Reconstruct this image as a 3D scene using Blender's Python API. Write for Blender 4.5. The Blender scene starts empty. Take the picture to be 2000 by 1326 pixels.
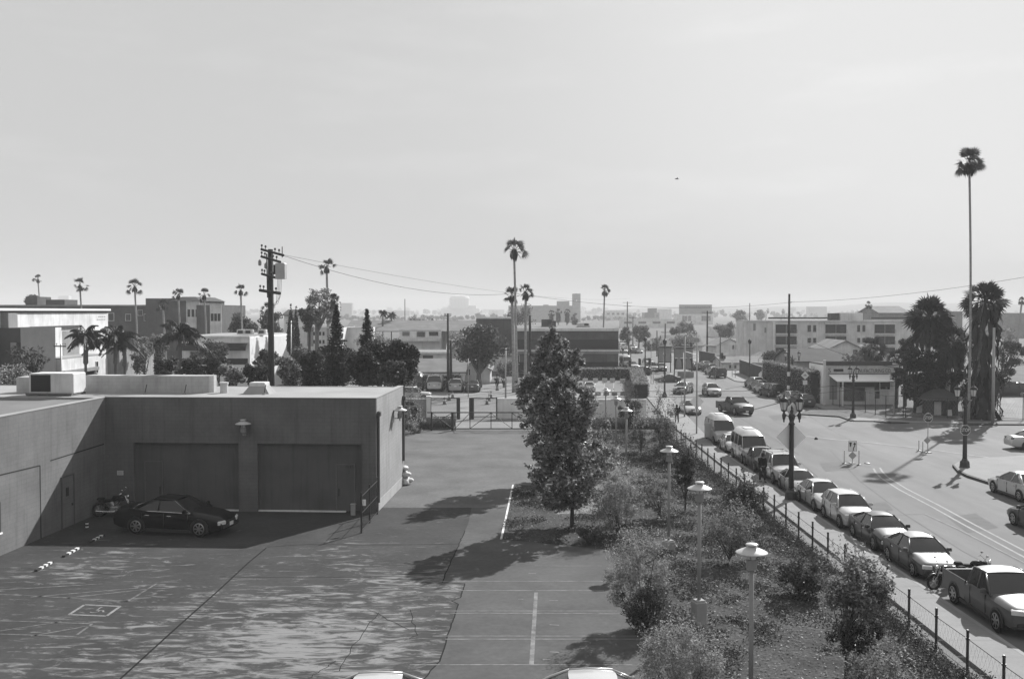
import bpy, math, random
import numpy as np
from mathutils import Vector, Matrix
PI = math.pi
S = bpy.context.scene
COL = S.collection
# ------------------------------------------------------------------ camera maths (pixels of the 2000x1326 photograph -> places on the ground)
F = 1944.0; H = 10.6; PITCH = math.atan(55/F)
cp, sp = math.cos(PITCH), math.sin(PITCH)
def ray(px, py):
    a = (px-1000)/F; b = (663-py)/F
    return Vector((a, cp + b*sp, -sp + b*cp))
def G(px, py, z=0.0):
    d = ray(px, py); t = (z-H)/d.z
    return Vector((d.x*t, d.y*t, z))
def D(px, py, Y):
    d = ray(px, py); t = Y/d.y
    return Vector((d.x*t, Y, H+d.z*t))
def FAR(Y): return Y if Y <= 320 else 320+(Y-320)*8
def GX(px, Y): return (px-1000)/F*Y*1.0
def hit(px, py, p, n):
    d = ray(px, py); o = Vector((0, 0, H))
    t = (Vector(p)-o).dot(n)/d.dot(n)
    return o+d*t
# ------------------------------------------------------------------ object helpers
def tag(o, label=None, cat=None, group=None, kind=None):
    if label: o['label'] = label
    if cat: o['category'] = cat
    if group: o['group'] = group
    if kind: o['kind'] = kind
    return o
def E(name, label, cat, loc, rz=0.0, group=None, scale=1.0):
    o = bpy.data.objects.new(name, None); COL.objects.link(o)
    o.location = loc; o.rotation_euler = (0, 0, rz); o.scale = (scale,)*3
    o.empty_display_size = .2
    return tag(o, label, cat, group)
def link(name, me, parent=None, loc=(0, 0, 0), rot=(0, 0, 0)):
    o = bpy.data.objects.new(name, me); COL.objects.link(o)
    if parent: o.parent = parent
    o.location = loc; o.rotation_euler = rot
    return o
def copy_tree(o, parent=None):
    c = o.copy(); COL.objects.link(c); c.parent = parent
    for ch in list(o.children): copy_tree(ch, c)
    return c
class MB:
    def __init__(s): s.v = []; s.f = []; s.m = []
    def add(s, vs, fs, m=0):
        b = len(s.v); s.v += [tuple(x) for x in vs]
        for q in fs: s.f.append(tuple(b+i for i in q)); s.m.append(m)
        return s
    def box(s, x0, x1, y0, y1, z0, z1, m=0, rz=0, piv=None):
        vs = [(x, y, z) for z in (z0, z1) for y in (y0, y1) for x in (x0, x1)]
        if rz:
            cx, cy = piv or ((x0+x1)/2, (y0+y1)/2); c, q = math.cos(rz), math.sin(rz)
            vs = [(cx+(x-cx)*c-(y-cy)*q, cy+(x-cx)*q+(y-cy)*c, z) for x, y, z in vs]
        return s.add(vs, [(0, 2, 3, 1), (4, 5, 7, 6), (0, 1, 5, 4), (2, 6, 7, 3), (0, 4, 6, 2), (1, 3, 7, 5)], m)
    def bev(s, x0, x1, y0, y1, z0, z1, b=.03, m=0):
        # box with chamfered vertical and top edges
        def ring(i, z): return [(x0+i+b, y0+i, z), (x1-i-b, y0+i, z), (x1-i, y0+i+b, z), (x1-i, y1-i-b, z), (x1-i-b, y1-i, z), (x0+i+b, y1-i, z), (x0+i, y1-i-b, z), (x0+i, y0+i+b, z)]
        r = ring(0, z0)+ring(0, z1-b)+ring(b, z1)
        fs = [tuple(range(7, -1, -1)), tuple(range(16, 24))]
        for k in (0, 8):
            for i in range(8): j = (i+1) % 8; fs.append((k+i, k+j, k+8+j, k+8+i))
        return s.add(r, fs, m)
    def tube(s, pts, r, n=8, m=0, caps=True):
        pts = [Vector(p) for p in pts]; k = len(pts)
        rs = r if isinstance(r, (list, tuple)) else [r]*k
        vs = []; up = None
        for i, p in enumerate(pts):
            t = (pts[min(i+1, k-1)]-pts[max(i-1, 0)])
            t = t.normalized() if t.length > 1e-9 else Vector((0, 0, 1))
            if up is None: up = Vector((1, 0, 0)) if abs(t.x) < .8 else Vector((0, 1, 0))
            a = t.cross(up).normalized(); b = t.cross(a).normalized(); up = -b if False else up
            for j in range(n):
                q = 2*PI*j/n; vs.append(p+(a*math.cos(q)+b*math.sin(q))*rs[i])
        fs = [(i*n+j, i*n+(j+1) % n, (i+1)*n+(j+1) % n, (i+1)*n+j) for i in range(k-1) for j in range(n)]
        if caps: fs += [tuple(range(n-1, -1, -1)), tuple((k-1)*n+j for j in range(n))]
        return s.add(vs, fs, m)
    def lathe(s, prof, at=(0, 0, 0), n=14, m=0):
        x, y, z = at; k = len(prof)
        vs = [(x+r*math.cos(2*PI*j/n), y+r*math.sin(2*PI*j/n), z+h) for r, h in prof for j in range(n)]
        fs = [(i*n+j, i*n+(j+1) % n, (i+1)*n+(j+1) % n, (i+1)*n+j) for i in range(k-1) for j in range(n)]
        fs += [tuple(range(n-1, -1, -1)), tuple((k-1)*n+j for j in range(n))]
        return s.add(vs, fs, m)
    def prism(s, poly, z0, z1, m=0):
        n = len(poly); a = sum(poly[i][0]*poly[(i+1) % n][1]-poly[(i+1) % n][0]*poly[i][1] for i in range(n))
        if a < 0: poly = poly[::-1]
        vs = [(p[0], p[1], z0) for p in poly]+[(p[0], p[1], z1) for p in poly]
        fs = [tuple(range(n-1, -1, -1)), tuple(range(n, 2*n))]+[(i, (i+1) % n, n+(i+1) % n, n+i) for i in range(n)]
        return s.add(vs, fs, m)
    def flat(s, poly, z, m=0):
        n = len(poly); a = sum(poly[i][0]*poly[(i+1) % n][1]-poly[(i+1) % n][0]*poly[i][1] for i in range(n))
        if a < 0: poly = poly[::-1]
        return s.add([(p[0], p[1], z) for p in poly], [tuple(range(n))], m)
    def strip(s, pts, w, z, m=0):
        # a painted line of width w along pts
        pts = [Vector((p[0], p[1])) for p in pts]; vs = []; k = len(pts)
        for i, p in enumerate(pts):
            t = (pts[min(i+1, k-1)]-pts[max(i-1, 0)]).normalized(); q = Vector((-t.y, t.x))*w/2
            vs += [(p.x+q.x, p.y+q.y, z), (p.x-q.x, p.y-q.y, z)]
        return s.add(vs, [(2*i+1, 2*i+3, 2*i+2, 2*i) for i in range(k-1)], m)
    def plate(s, poly, y0, y1, m=0):
        # polygon in x,z facing -y, thickness y0..y1
        n = len(poly); a = sum(poly[i][0]*poly[(i+1) % n][1]-poly[(i+1) % n][0]*poly[i][1] for i in range(n))
        if a < 0: poly = poly[::-1]
        vs = [(p[0], y0, p[1]) for p in poly]+[(p[0], y1, p[1]) for p in poly]
        fs = [tuple(range(n)), tuple(range(2*n-1, n-1, -1))]+[(i, n+i, n+(i+1) % n, (i+1) % n) for i in range(n)]
        return s.add(vs, fs, m)
    def mesh(s, name, mats=(), smooth=False):
        me = bpy.data.meshes.new(name); me.from_pydata(s.v, [], s.f)
        for x in (mats if isinstance(mats, (list, tuple)) else [mats]): me.materials.append(x)
        if any(s.m): me.polygons.foreach_set('material_index', s.m)
        if smooth: me.polygons.foreach_set('use_smooth', [True]*len(s.f))
        me.update(); return me
    def build(s, name, mats, parent=None, loc=(0, 0, 0), smooth=False, rz=0):
        return link(name, s.mesh(name, mats, smooth), parent, loc, (0, 0, rz))
def npmesh(name, V, Fq, mat, smooth=False):
    V = np.asarray(V, np.float32); Fq = np.asarray(Fq, np.int32); k = Fq.shape[1]
    me = bpy.data.meshes.new(name)
    me.vertices.add(len(V)); me.vertices.foreach_set('co', V.ravel())
    me.loops.add(Fq.size); me.loops.foreach_set('vertex_index', Fq.ravel())
    me.polygons.add(len(Fq)); me.polygons.foreach_set('loop_start', np.arange(0, Fq.size, k, dtype=np.int32))
    try: me.polygons.foreach_set('loop_total', np.full(len(Fq), k, np.int32))
    except Exception: pass
    me.materials.append(mat); me.update(calc_edges=True); me.validate()
    return me
# ------------------------------------------------------------------ materials (all grey: the photograph is black and white)
def nn(nt, t, **kw):
    n = nt.nodes.new(t)
    for k, v in kw.items(): setattr(n, k, v)
    return n
def mat(name, v, rough=.85, var=.14, scale=1.5, bump=0., metal=0., ior=1.45, stretch=(1, 1, 1), detail=7, spec=.5, coat=0., fine=0.):
    m = bpy.data.materials.new(name); m.use_nodes = True; nt = m.node_tree; b = nt.nodes['Principled BSDF']
    b.inputs['Roughness'].default_value = rough; b.inputs['Metallic'].default_value = metal; b.inputs['IOR'].default_value = ior
    b.inputs['Specular IOR Level'].default_value = spec if rough < .8 else .06; b.inputs['Coat Weight'].default_value = coat; b.inputs['Coat Roughness'].default_value = .06
    tc = nn(nt, 'ShaderNodeTexCoord'); mp = nn(nt, 'ShaderNodeMapping'); mp.inputs['Scale'].default_value = stretch
    nt.links.new(tc.outputs['Object'], mp.inputs[0])
    nz = nn(nt, 'ShaderNodeTexNoise'); nz.inputs['Scale'].default_value = scale; nz.inputs['Detail'].default_value = detail; nz.inputs['Roughness'].default_value = .62
    nt.links.new(mp.outputs[0], nz.inputs[0])
    mr = nn(nt, 'ShaderNodeMapRange'); mr.inputs[1].default_value = .3; mr.inputs[2].default_value = .7
    mr.inputs[3].default_value = v*(1-var); mr.inputs[4].default_value = v*(1+var)
    nt.links.new(nz.outputs[0], mr.inputs[0]); out = mr.outputs[0]
    if fine:
        n2 = nn(nt, 'ShaderNodeTexNoise'); n2.inputs['Scale'].default_value = scale*14; n2.inputs['Detail'].default_value = 3
        nt.links.new(mp.outputs[0], n2.inputs[0])
        m2 = nn(nt, 'ShaderNodeMapRange'); m2.inputs[1].default_value = .25; m2.inputs[2].default_value = .75; m2.inputs[3].default_value = 1-fine; m2.inputs[4].default_value = 1+fine
        nt.links.new(n2.outputs[0], m2.inputs[0])
        mu = nn(nt, 'ShaderNodeMath', operation='MULTIPLY'); nt.links.new(out, mu.inputs[0]); nt.links.new(m2.outputs[0], mu.inputs[1]); out = mu.outputs[0]
    nt.links.new(out, b.inputs['Base Color'])
    if bump:
        bp = nn(nt, 'ShaderNodeBump'); bp.inputs['Strength'].default_value = bump; bp.inputs['Distance'].default_value = .05
        n3 = nn(nt, 'ShaderNodeTexNoise'); n3.inputs['Scale'].default_value = scale*9; n3.inputs['Detail'].default_value = 5
        nt.links.new(mp.outputs[0], n3.inputs[0]); nt.links.new(n3.outputs[0], bp.inputs['Height']); nt.links.new(bp.outputs[0], b.inputs['Normal'])
    m['out'] = 0
    return m
def leafmat(name, v, lo=.45, hi=1.7, trans=.38, gloss=.025, grough=.5):
    m = bpy.data.materials.new(name); m.use_nodes = True; nt = m.node_tree
    for n in list(nt.nodes):
        if n.type != 'OUTPUT_MATERIAL': nt.nodes.remove(n)
    o = [n for n in nt.nodes if n.type == 'OUTPUT_MATERIAL'][0]
    g = nn(nt, 'ShaderNodeNewGeometry'); mr = nn(nt, 'ShaderNodeMapRange'); mr.inputs[3].default_value = v*lo; mr.inputs[4].default_value = v*hi
    nt.links.new(g.outputs['Random Per Island'], mr.inputs[0])
    d = nn(nt, 'ShaderNodeBsdfDiffuse'); t = nn(nt, 'ShaderNodeBsdfTranslucent'); gl = nn(nt, 'ShaderNodeBsdfGlossy'); gl.inputs['Roughness'].default_value = grough
    gl.inputs['Color'].default_value = (.8, .8, .8, 1)
    nt.links.new(mr.outputs[0], d.inputs[0]); nt.links.new(mr.outputs[0], t.inputs[0])
    a = nn(nt, 'ShaderNodeMixShader'); a.inputs[0].default_value = trans; b = nn(nt, 'ShaderNodeMixShader'); b.inputs[0].default_value = gloss
    nt.links.new(d.outputs[0], a.inputs[1]); nt.links.new(t.outputs[0], a.inputs[2]); nt.links.new(a.outputs[0], b.inputs[1]); nt.links.new(gl.outputs[0], b.inputs[2])
    nt.links.new(b.outputs[0], o.inputs[0]); return m
M = {}
def mm(k, *a, **kw): M[k] = mat(k, *a, **kw)
mm('road', .13, .8, .16, .12, .15, stretch=(1, .35, 1), fine=.06)
mm('street_far', .22, .85, .12, .2)
mm('walk', .2, .85, .10, .5, .1, fine=.05)
mm('kerb', .24, .85, .12, .8); mm('kerb_dark', .06, .8, .3, 1.2)
mm('soil', .05, .95, .45, .55, .8, fine=.45); mm('dirt_lot', .11, .95, .3, .2, fine=.2)
mm('line', .235, .8, .2, 3.0); mm('line_worn', .15, .85, .5, 2.2); mm('crack', .012, .95, .3, 3)
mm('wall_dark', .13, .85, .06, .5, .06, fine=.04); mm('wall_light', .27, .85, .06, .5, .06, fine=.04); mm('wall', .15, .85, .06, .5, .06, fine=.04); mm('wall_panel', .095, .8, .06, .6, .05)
mm('roof_white', .27, .8, .14, .35, .05); mm('roof_grey', .15, .9, .2, .3); mm('groove', .03, .9)
mm('white', .6, .6, .08, 1.5); mm('parapet', .40, .85, .15, .6); mm('white_old', .55, .8, .16, .6); mm('lot_pale', .19, .9, .15, .3, fine=.06); mm('white_bright', .8, .8, .06, .8); mm('white_shade', .56, .85, .10, .4); mm('pale', .62, .8, .1, .4); mm('mid', .24, .85, .12, .4); mm('dark', .07, .8, .15, .5)
mm('brick', .095, .9, .2, .5, .1); mm('roof_dark', .07, .9, .2, .5, .1); mm('roof_mid', .16, .9, .2, .5, .1); mm('black', .015, .6, .2)
mm('metal_dark', .025, .45, .2, metal=.0); mm('metal', .32, .4, .12, metal=.8); mm('galv', .3, .5, .12, metal=.2); mm('pole_wood', .05, .9, .3, 2, .3, stretch=(1, 1, .1))
mm('concrete', .3, .9, .15, 1.0, .15); mm('lampwhite', .42, .35, .05, 2, spec=.6); mm('lampgrey', .2, .45, .08, 1, spec=.5); mm('iron', .03, .5, .2, 3)
mm('glass_dark', .012, .08, .1, ior=1.5); mm('glass_car', .015, .08, .1, ior=1.62); mm('glass_lamp', .5, .25, .1, ior=1.45)
mm('band_glass', .012, .12, .3, .15, ior=1.4)
mm('rubber', .015, .8, .2); mm('chrome', .55, .18, .05, metal=1.); mm('rim', .33, .3, .1, metal=.85); mm('trim', .02, .5, .1); mm('lens', .5, .12, .1, ior=1.5); mm('tail', .09, .2, .1)
mm('paint_black', .004, .25, .05, spec=.25); mm('paint_dark', .022, .3, .05, coat=.25); mm('paint_grey', .07, .42, .05, coat=.12, spec=.35); mm('paint_silver', .3, .3, .05, metal=.6, coat=1.)
mm('paint_white', .4, .3, .03, coat=1.); mm('paint_cream', .32, .35, .04, coat=.6); mm('plate', .6, .5)
mm('bark', .06, .95, .35, 4, .5, stretch=(1, 1, .25)); mm('bark_pale', .13, .95, .3, 3, .4, stretch=(1, 1, .3)); mm('bark_palm', .26, .95, .25, 2, .5, stretch=(1, 1, 3))
mm('skirt', .04, .95, .35, 3, .3, stretch=(1, 1, .2)); mm('cloth', .008, .95, .2); mm('skin', .3, .7, .05); mm('hair', .02, .8); mm('jean', .03, .9)
mm('hedge_core', .03, .95, .4, 2, .5); mm('hill', .05, .95, .2, .02); mm('sign_red', .035, .5, .05); mm('sign_white', .65, .5, .04); mm('sign_amber', .3, .5, .05); mm('sign_back', .7, .5, .06)
mm('awning', .025, .8, .2); mm('picture', .05, .6, .9, 1.3, detail=2); mm('wire', .03, .95); mm('cone', .12, .6, .1)
def weather(k, course=.2, along=(1, 1)):
    m = M[k]; nt = m.node_tree; b = nt.nodes['Principled BSDF']; prev = b.inputs['Base Color'].links[0].from_socket
    tc = nn(nt, 'ShaderNodeTexCoord'); sx = nn(nt, 'ShaderNodeSeparateXYZ'); nt.links.new(tc.outputs['Object'], sx.inputs[0])
    ad = nn(nt, 'ShaderNodeMath', operation='ADD'); nt.links.new(sx.outputs[0], ad.inputs[0]); nt.links.new(sx.outputs[1], ad.inputs[1])
    cb = nn(nt, 'ShaderNodeCombineXYZ'); nt.links.new(ad.outputs[0], cb.inputs[0]); nt.links.new(sx.outputs[2], cb.inputs[1])
    br = nn(nt, 'ShaderNodeTexBrick'); br.inputs['Color1'].default_value = (1, 1, 1, 1); br.inputs['Color2'].default_value = (.95, .95, .95, 1); br.inputs['Mortar'].default_value = (.84, .84, .84, 1); br.inputs['Scale'].default_value = 1; br.inputs['Mortar Size'].default_value = .012; br.inputs['Mortar Smooth'].default_value = .5; br.inputs['Brick Width'].default_value = course*2; br.inputs['Row Height'].default_value = course
    nt.links.new(cb.outputs[0], br.inputs[0])
    mp = nn(nt, 'ShaderNodeMapping'); mp.inputs['Scale'].default_value = (2.6, .16, 1); nt.links.new(cb.outputs[0], mp.inputs[0])
    nz = nn(nt, 'ShaderNodeTexNoise'); nz.inputs['Scale'].default_value = 1.0; nz.inputs['Detail'].default_value = 8; nz.inputs['Roughness'].default_value = .7; nt.links.new(mp.outputs[0], nz.inputs[0])
    mr = nn(nt, 'ShaderNodeMapRange'); mr.inputs[1].default_value = .5; mr.inputs[2].default_value = .72; mr.inputs[3].default_value = 1.0; mr.inputs[4].default_value = .74; nt.links.new(nz.outputs[0], mr.inputs[0])
    n2 = nn(nt, 'ShaderNodeTexNoise'); n2.inputs['Scale'].default_value = .55; n2.inputs['Detail'].default_value = 6; nt.links.new(cb.outputs[0], n2.inputs[0])
    m2 = nn(nt, 'ShaderNodeMapRange'); m2.inputs[1].default_value = .35; m2.inputs[2].default_value = .65; m2.inputs[3].default_value = .88; m2.inputs[4].default_value = 1.1; nt.links.new(n2.outputs[0], m2.inputs[0])
    bw_ = nn(nt, 'ShaderNodeRGBToBW'); nt.links.new(br.outputs[0], bw_.inputs[0]); out = prev
    for q in (bw_.outputs[0], mr.outputs[0], m2.outputs[0]):
        mu = nn(nt, 'ShaderNodeMath', operation='MULTIPLY'); nt.links.new(out, mu.inputs[0]); nt.links.new(q, mu.inputs[1]); out = mu.outputs[0]
    nt.links.new(out, b.inputs['Base Color'])
for k in ('wall', 'wall_dark', 'wall_light', 'brick', 'parapet'): weather(k)
for k in ('white_shade', 'white_old', 'pale', 'mid', 'wall_panel'): weather(k, 40)
M['leaf'] = leafmat('leaf', .14, lo=.3, hi=2.3, gloss=.025); M['leaf_light'] = leafmat('leaf_light', .22, gloss=.025); M['leaf_dark'] = leafmat('leaf_dark', .055, gloss=.025)
M['leaf_cover'] = leafmat('leaf_cover', .04, gloss=.025); M['leaf_hazed'] = leafmat('leaf_hazed', .11, gloss=.025); M['needle'] = leafmat('needle', .03, trans=.15, gloss=.025)  # distant leaves lightened, so part of the haze is in their colour
M['frond'] = leafmat('frond', .04, gloss=.025, trans=.2); M['frond_dark'] = leafmat('frond_dark', .03, gloss=.025, trans=.15); M['ivy'] = leafmat('ivy', .028); M['grass'] = leafmat('grass', .05, gloss=.025); M['litter'] = leafmat('litter', .13, lo=.3, hi=1.6, trans=0)
# ------------------------------------------------------------------ text
def text_mesh(body, size, mat_, name='lettering', parent=None, loc=(0, 0, 0), rot=(PI/2, 0, 0), sx=1.0, depth=.006):
    cu = bpy.data.curves.new(name, 'FONT'); cu.body = body; cu.size = size; cu.align_x = 'CENTER'; cu.align_y = 'CENTER'; cu.extrude = depth; cu.resolution_u = 2
    t = bpy.data.objects.new('tmp', cu); COL.objects.link(t)
    dg = bpy.context.evaluated_depsgraph_get(); me = bpy.data.meshes.new_from_object(t.evaluated_get(dg))
    bpy.data.objects.remove(t); bpy.data.curves.remove(cu)
    me.materials.clear(); me.materials.append(mat_)
    o = link(name, me, parent, loc, rot); o.scale = (sx, 1, 1); return o
# ================================================================== camera, sun, sky
cam = bpy.data.cameras.new('camera'); co = bpy.data.objects.new('camera', cam); COL.objects.link(co)
co.location = (0, 0, H); co.rotation_euler = (PI/2-PITCH, 0, 0); cam.lens = F/2000*36; cam.sensor_width = 36; cam.clip_end = 6000; cam.clip_start = .5
S.camera = co
SUN = Vector((.80, 1.29, 1.0)).normalized(); EL = math.asin(SUN.z); AZ = math.atan2(SUN.x, SUN.y)
sl = bpy.data.lights.new('sun', 'SUN'); sl.energy = 5.0; sl.angle = math.radians(.55); sl.color = (1, 1, 1)
so = bpy.data.objects.new('sun', sl); COL.objects.link(so); so.rotation_euler = SUN.to_track_quat('Z', 'Y').to_euler()
w = bpy.data.worlds.new('World'); S.world = w; w.use_nodes = True; nt = w.node_tree; bg = nt.nodes['Background']
sky = nn(nt, 'ShaderNodeTexSky', sky_type='NISHITA'); sky.sun_disc = False; sky.sun_elevation = EL; sky.sun_rotation = AZ
sky.air_density = 1.6; sky.dust_density = 4.0; sky.ozone_density = 1.0; sky.altitude = 60
bw = nn(nt, 'ShaderNodeRGBToBW'); nt.links.new(sky.outputs[0], bw.inputs[0])
pw = nn(nt, 'ShaderNodeMath', operation='POWER'); pw.inputs[1].default_value = .45; nt.links.new(bw.outputs[0], pw.inputs[0])
tc = nn(nt, 'ShaderNodeTexCoord'); mp = nn(nt, 'ShaderNodeMapping'); mp.inputs['Scale'].default_value = (3.0, 3.0, 14.0)
nt.links.new(tc.outputs['Generated'], mp.inputs[0])
nz = nn(nt, 'ShaderNodeTexNoise'); nz.inputs['Scale'].default_value = 1.4; nz.inputs['Detail'].default_value = 8; nz.inputs['Roughness'].default_value = .55; nt.links.new(mp.outputs[0], nz.inputs[0])
mr = nn(nt, 'ShaderNodeMapRange'); mr.inputs[1].default_value = .52; mr.inputs[2].default_value = .78; mr.inputs[3].default_value = 1.0; mr.inputs[4].default_value = 1.09; nt.links.new(nz.outputs[0], mr.inputs[0])
m1 = pw
m2 = nn(nt, 'ShaderNodeMath', operation='MULTIPLY'); m2.inputs[1].default_value = 1.32; nt.links.new(m1.outputs[0], m2.inputs[0])
sm = nn(nt, 'ShaderNodeMath', operation='SMOOTH_MIN'); sm.inputs[1].default_value = 4.35; sm.inputs[2].default_value = 1.0; nt.links.new(m2.outputs[0], sm.inputs[0])
fm = nn(nt, 'ShaderNodeMath', operation='SMOOTH_MAX'); fm.inputs[1].default_value = 3.2; fm.inputs[2].default_value = .9; nt.links.new(sm.outputs[0], fm.inputs[0])
cm = nn(nt, 'ShaderNodeMath', operation='MULTIPLY'); nt.links.new(fm.outputs[0], cm.inputs[0]); nt.links.new(mr.outputs[0], cm.inputs[1]); nt.links.new(cm.outputs[0], bg.inputs[0]); bg.inputs[1].default_value = .1
S.view_settings.view_transform = 'Standard'; S.view_settings.look = 'None'; S.view_settings.gamma = 1; S.view_settings.use_curve_mapping = False
S.view_settings.exposure = .9
S.cycles.max_bounces = 6; S.cycles.diffuse_bounces = 2; S.cycles.glossy_bounces = 3; S.cycles.transmission_bounces = 3; S.cycles.transparent_max_bounces = 6; S.cycles.volume_bounces = 0
S.cycles.use_denoising = True
# haze
hz = MB().box(-2200, 2200, -80, 4200, -1.0, 62.0); hm = bpy.data.materials.new('haze'); hm.use_nodes = True; ht = hm.node_tree
for n in list(ht.nodes):
    if n.type != 'OUTPUT_MATERIAL': ht.nodes.remove(n)
hv = nn(ht, 'ShaderNodeVolumePrincipled'); hv.inputs['Color'].default_value = (.8, .8, .8, 1); hv.inputs['Density'].default_value = .00045; hv.inputs['Anisotropy'].default_value = .0
ht.links.new(hv.outputs[0], [n for n in ht.nodes if n.type == 'OUTPUT_MATERIAL'][0].inputs['Volume'])
tag(hz.build('haze', hm), kind='stuff')
# ================================================================== ground and roads
def gp(*pts, z=0.0): return [tuple(G(a, b, z)[:2]) for a, b in pts]
def struct(mb, name, m, smooth=False): return tag(mb.build(name, m, smooth=smooth), kind='structure')
struct(MB().flat([(-2150, -70), (2150, -70), (2150, 4100), (-2150, 4100)], 0), 'road', M['road'])
# ground of the blocks left of the street
struct(MB().flat([(-700, 124), (-.5, 124), (30, 420), (60, 700), (-700, 700)], .004), 'ground', M['dirt_lot'])
struct(MB().flat([(-700, 60), (-8, 62), (-7, 90), (-12, 106), (-700, 106)], .004), 'ground', M['dirt_lot'])
struct(MB().flat([(-2100, 706), (-700, 60), (-700, 106), (-700, 124), (-30, 705), (62, 705), (38, 300), (44, 262), (60, 240), (130, 128), (400, 110), (2100, 300), (2100, 4000), (-2100, 4000)], .003), 'ground', M['dirt_lot'])
KX = 15.75   # kerb line of the near street
# worn asphalt of the yard
def worn(name, base, lite, thr, soft, sx, sy, sc, bump=.25, mask=None):
    m = mat(name, base, .85, .22, .35, bump, fine=.12); nt = m.node_tree; b = nt.nodes['Principled BSDF']; prev = b.inputs['Base Color'].links[0].from_socket
    tc = nn(nt, 'ShaderNodeTexCoord'); mp = nn(nt, 'ShaderNodeMapping'); mp.inputs['Scale'].default_value = (sx, sy, 1); mp.inputs['Rotation'].default_value = (0, 0, .05); nt.links.new(tc.outputs['Object'], mp.inputs[0])
    n1 = nn(nt, 'ShaderNodeTexNoise'); n1.inputs['Scale'].default_value = sc; n1.inputs['Detail'].default_value = 9; n1.inputs['Roughness'].default_value = .72; n1.inputs['Distortion'].default_value = .9; nt.links.new(mp.outputs[0], n1.inputs[0])
    n2 = nn(nt, 'ShaderNodeTexNoise'); n2.inputs['Scale'].default_value = .09; n2.inputs['Detail'].default_value = 2; nt.links.new(tc.outputs['Object'], n2.inputs[0])
    ad = nn(nt, 'ShaderNodeMath', operation='MULTIPLY_ADD'); ad.inputs[1].default_value = .55; nt.links.new(n2.outputs[0], ad.inputs[0]); nt.links.new(n1.outputs[0], ad.inputs[2])
    val = ad.outputs[0]
    if mask:   # the paint wore off least near the middle of the yard
        sub = nn(nt, 'ShaderNodeVectorMath', operation='SUBTRACT'); sub.inputs[1].default_value = (mask[0], mask[1], 0); nt.links.new(tc.outputs['Object'], sub.inputs[0])
        sc2 = nn(nt, 'ShaderNodeVectorMath', operation='MULTIPLY'); sc2.inputs[1].default_value = (1/mask[2], 1/mask[3], 0); nt.links.new(sub.outputs[0], sc2.inputs[0])
        ln = nn(nt, 'ShaderNodeVectorMath', operation='LENGTH'); nt.links.new(sc2.outputs[0], ln.inputs[0])
        q = nn(nt, 'ShaderNodeMapRange'); q.inputs[1].default_value = .15; q.inputs[2].default_value = 1.2; q.inputs[3].default_value = .14; q.inputs[4].default_value = -.065; nt.links.new(ln.outputs[1], q.inputs[0])
        a2 = nn(nt, 'ShaderNodeMath', operation='ADD'); nt.links.new(val, a2.inputs[0]); nt.links.new(q.outputs[0], a2.inputs[1]); val = a2.outputs[0]
    mr = nn(nt, 'ShaderNodeMapRange'); mr.inputs[1].default_value = thr; mr.inputs[2].default_value = thr+soft; nt.links.new(val, mr.inputs[0])
    mx = nn(nt, 'ShaderNodeMix', data_type='FLOAT'); nt.links.new(mr.outputs[0], mx.inputs[0]); nt.links.new(prev, mx.inputs[2]); mx.inputs[3].default_value = lite
    nt.links.new(mx.outputs[0], b.inputs['Base Color']); return m
mA = worn('lot_worn', .045, .18, .81, .125, .62, 1.9, 1.3, mask=(-6.2, 33.5, 7.5, 8.5))
mB = worn('lot_smooth', .075, .11, .90, .12, .3, 1.0, .9, .15)
mC = worn('driveway', .105, .15, .92, .2, .4, .9, .5, .15)
crack = [(1185, 120), (1150, 200), (1140, 220), (1118, 270), (1085, 340), (1062, 390), (1040, 450), (1165, 455), (1150, 500), (1140, 535), (1092, 553), (1130, 570), (1110, 630), (1090, 680), (1065, 760), (1025, 890), (985, 930), (940, 985), (920, 1010)]
crack = [(500+a/2.857, 980+b/2.857) for a, b in crack]
random.seed(3)
cg = []
for i in range(len(crack)-1):
    for k in range(4):
        t = k/4; a = crack[i]; b = crack[i+1]; cg.append((a[0]+(b[0]-a[0])*t+random.uniform(-1.2, 1.2)*(k > 0), a[1]+(b[1]-a[1])*t))
cg = gp(*cg)
yard = gp((-400, 1000), (208, 994), (735, 1002), (915, 1000))
struct(MB().flat([(-45, 14), (-45, 54), (-7.0, 53.5), (cg[0][0], 53.5)]+cg+[(cg[-1][0], 14)], .004), 'parking_lot', mA)
right = gp((978, 1053), (1003, 946))
struct(MB().flat([(cg[0][0], 53.5)]+cg+[(cg[-1][0], 14), (4.6, 14), (4.6, 24), (4.5, 33), (4.3, 44)]+right[:1]+[(right[1][0], 53.5)], .006), 'parking_lot', mB)
struct(MB().flat([(-9, 53.52), (7.5, 53.52), (7.2, 87.5), (7.2, 90), (-15, 90), (-15, 62.5), (-7, 62)], .005), 'driveway', mC)
struct(MB().strip(cg[2:], .045, .0095), 'pavement_crack', M['crack'])
jt = MB()
jt.strip(gp((230, 1330), (340, 1230), (430, 1150), (486, 1098), (520, 1070)), .07, .0095)
jt.strip(gp((520, 1068), (600, 1063), (760, 1064), (905, 1062)), .03, .0092)
for pts in [((430, 1126), (700, 1128), (820, 1120)), ((660, 1310), (690, 1260), (740, 1196)), ((800, 1190), (815, 1240), (790, 1250)), ((600, 1326), (640, 1300), (655, 1290)), ((720, 1190), (800, 1230)), ((0, 1110), (100, 1112), (230, 1122))]:
    q = gp(*pts); o = []
    for i in range(len(q)-1):
        for k in range(6): t = k/6; o.append((q[i][0]+(q[i+1][0]-q[i][0])*t+random.uniform(-.06, .06), q[i][1]+(q[i+1][1]-q[i][1])*t+random.uniform(-.06, .06)))
    jt.strip(o+[q[-1]], .025, .009)
struct(jt, 'pavement_joint', M['crack'])
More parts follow.
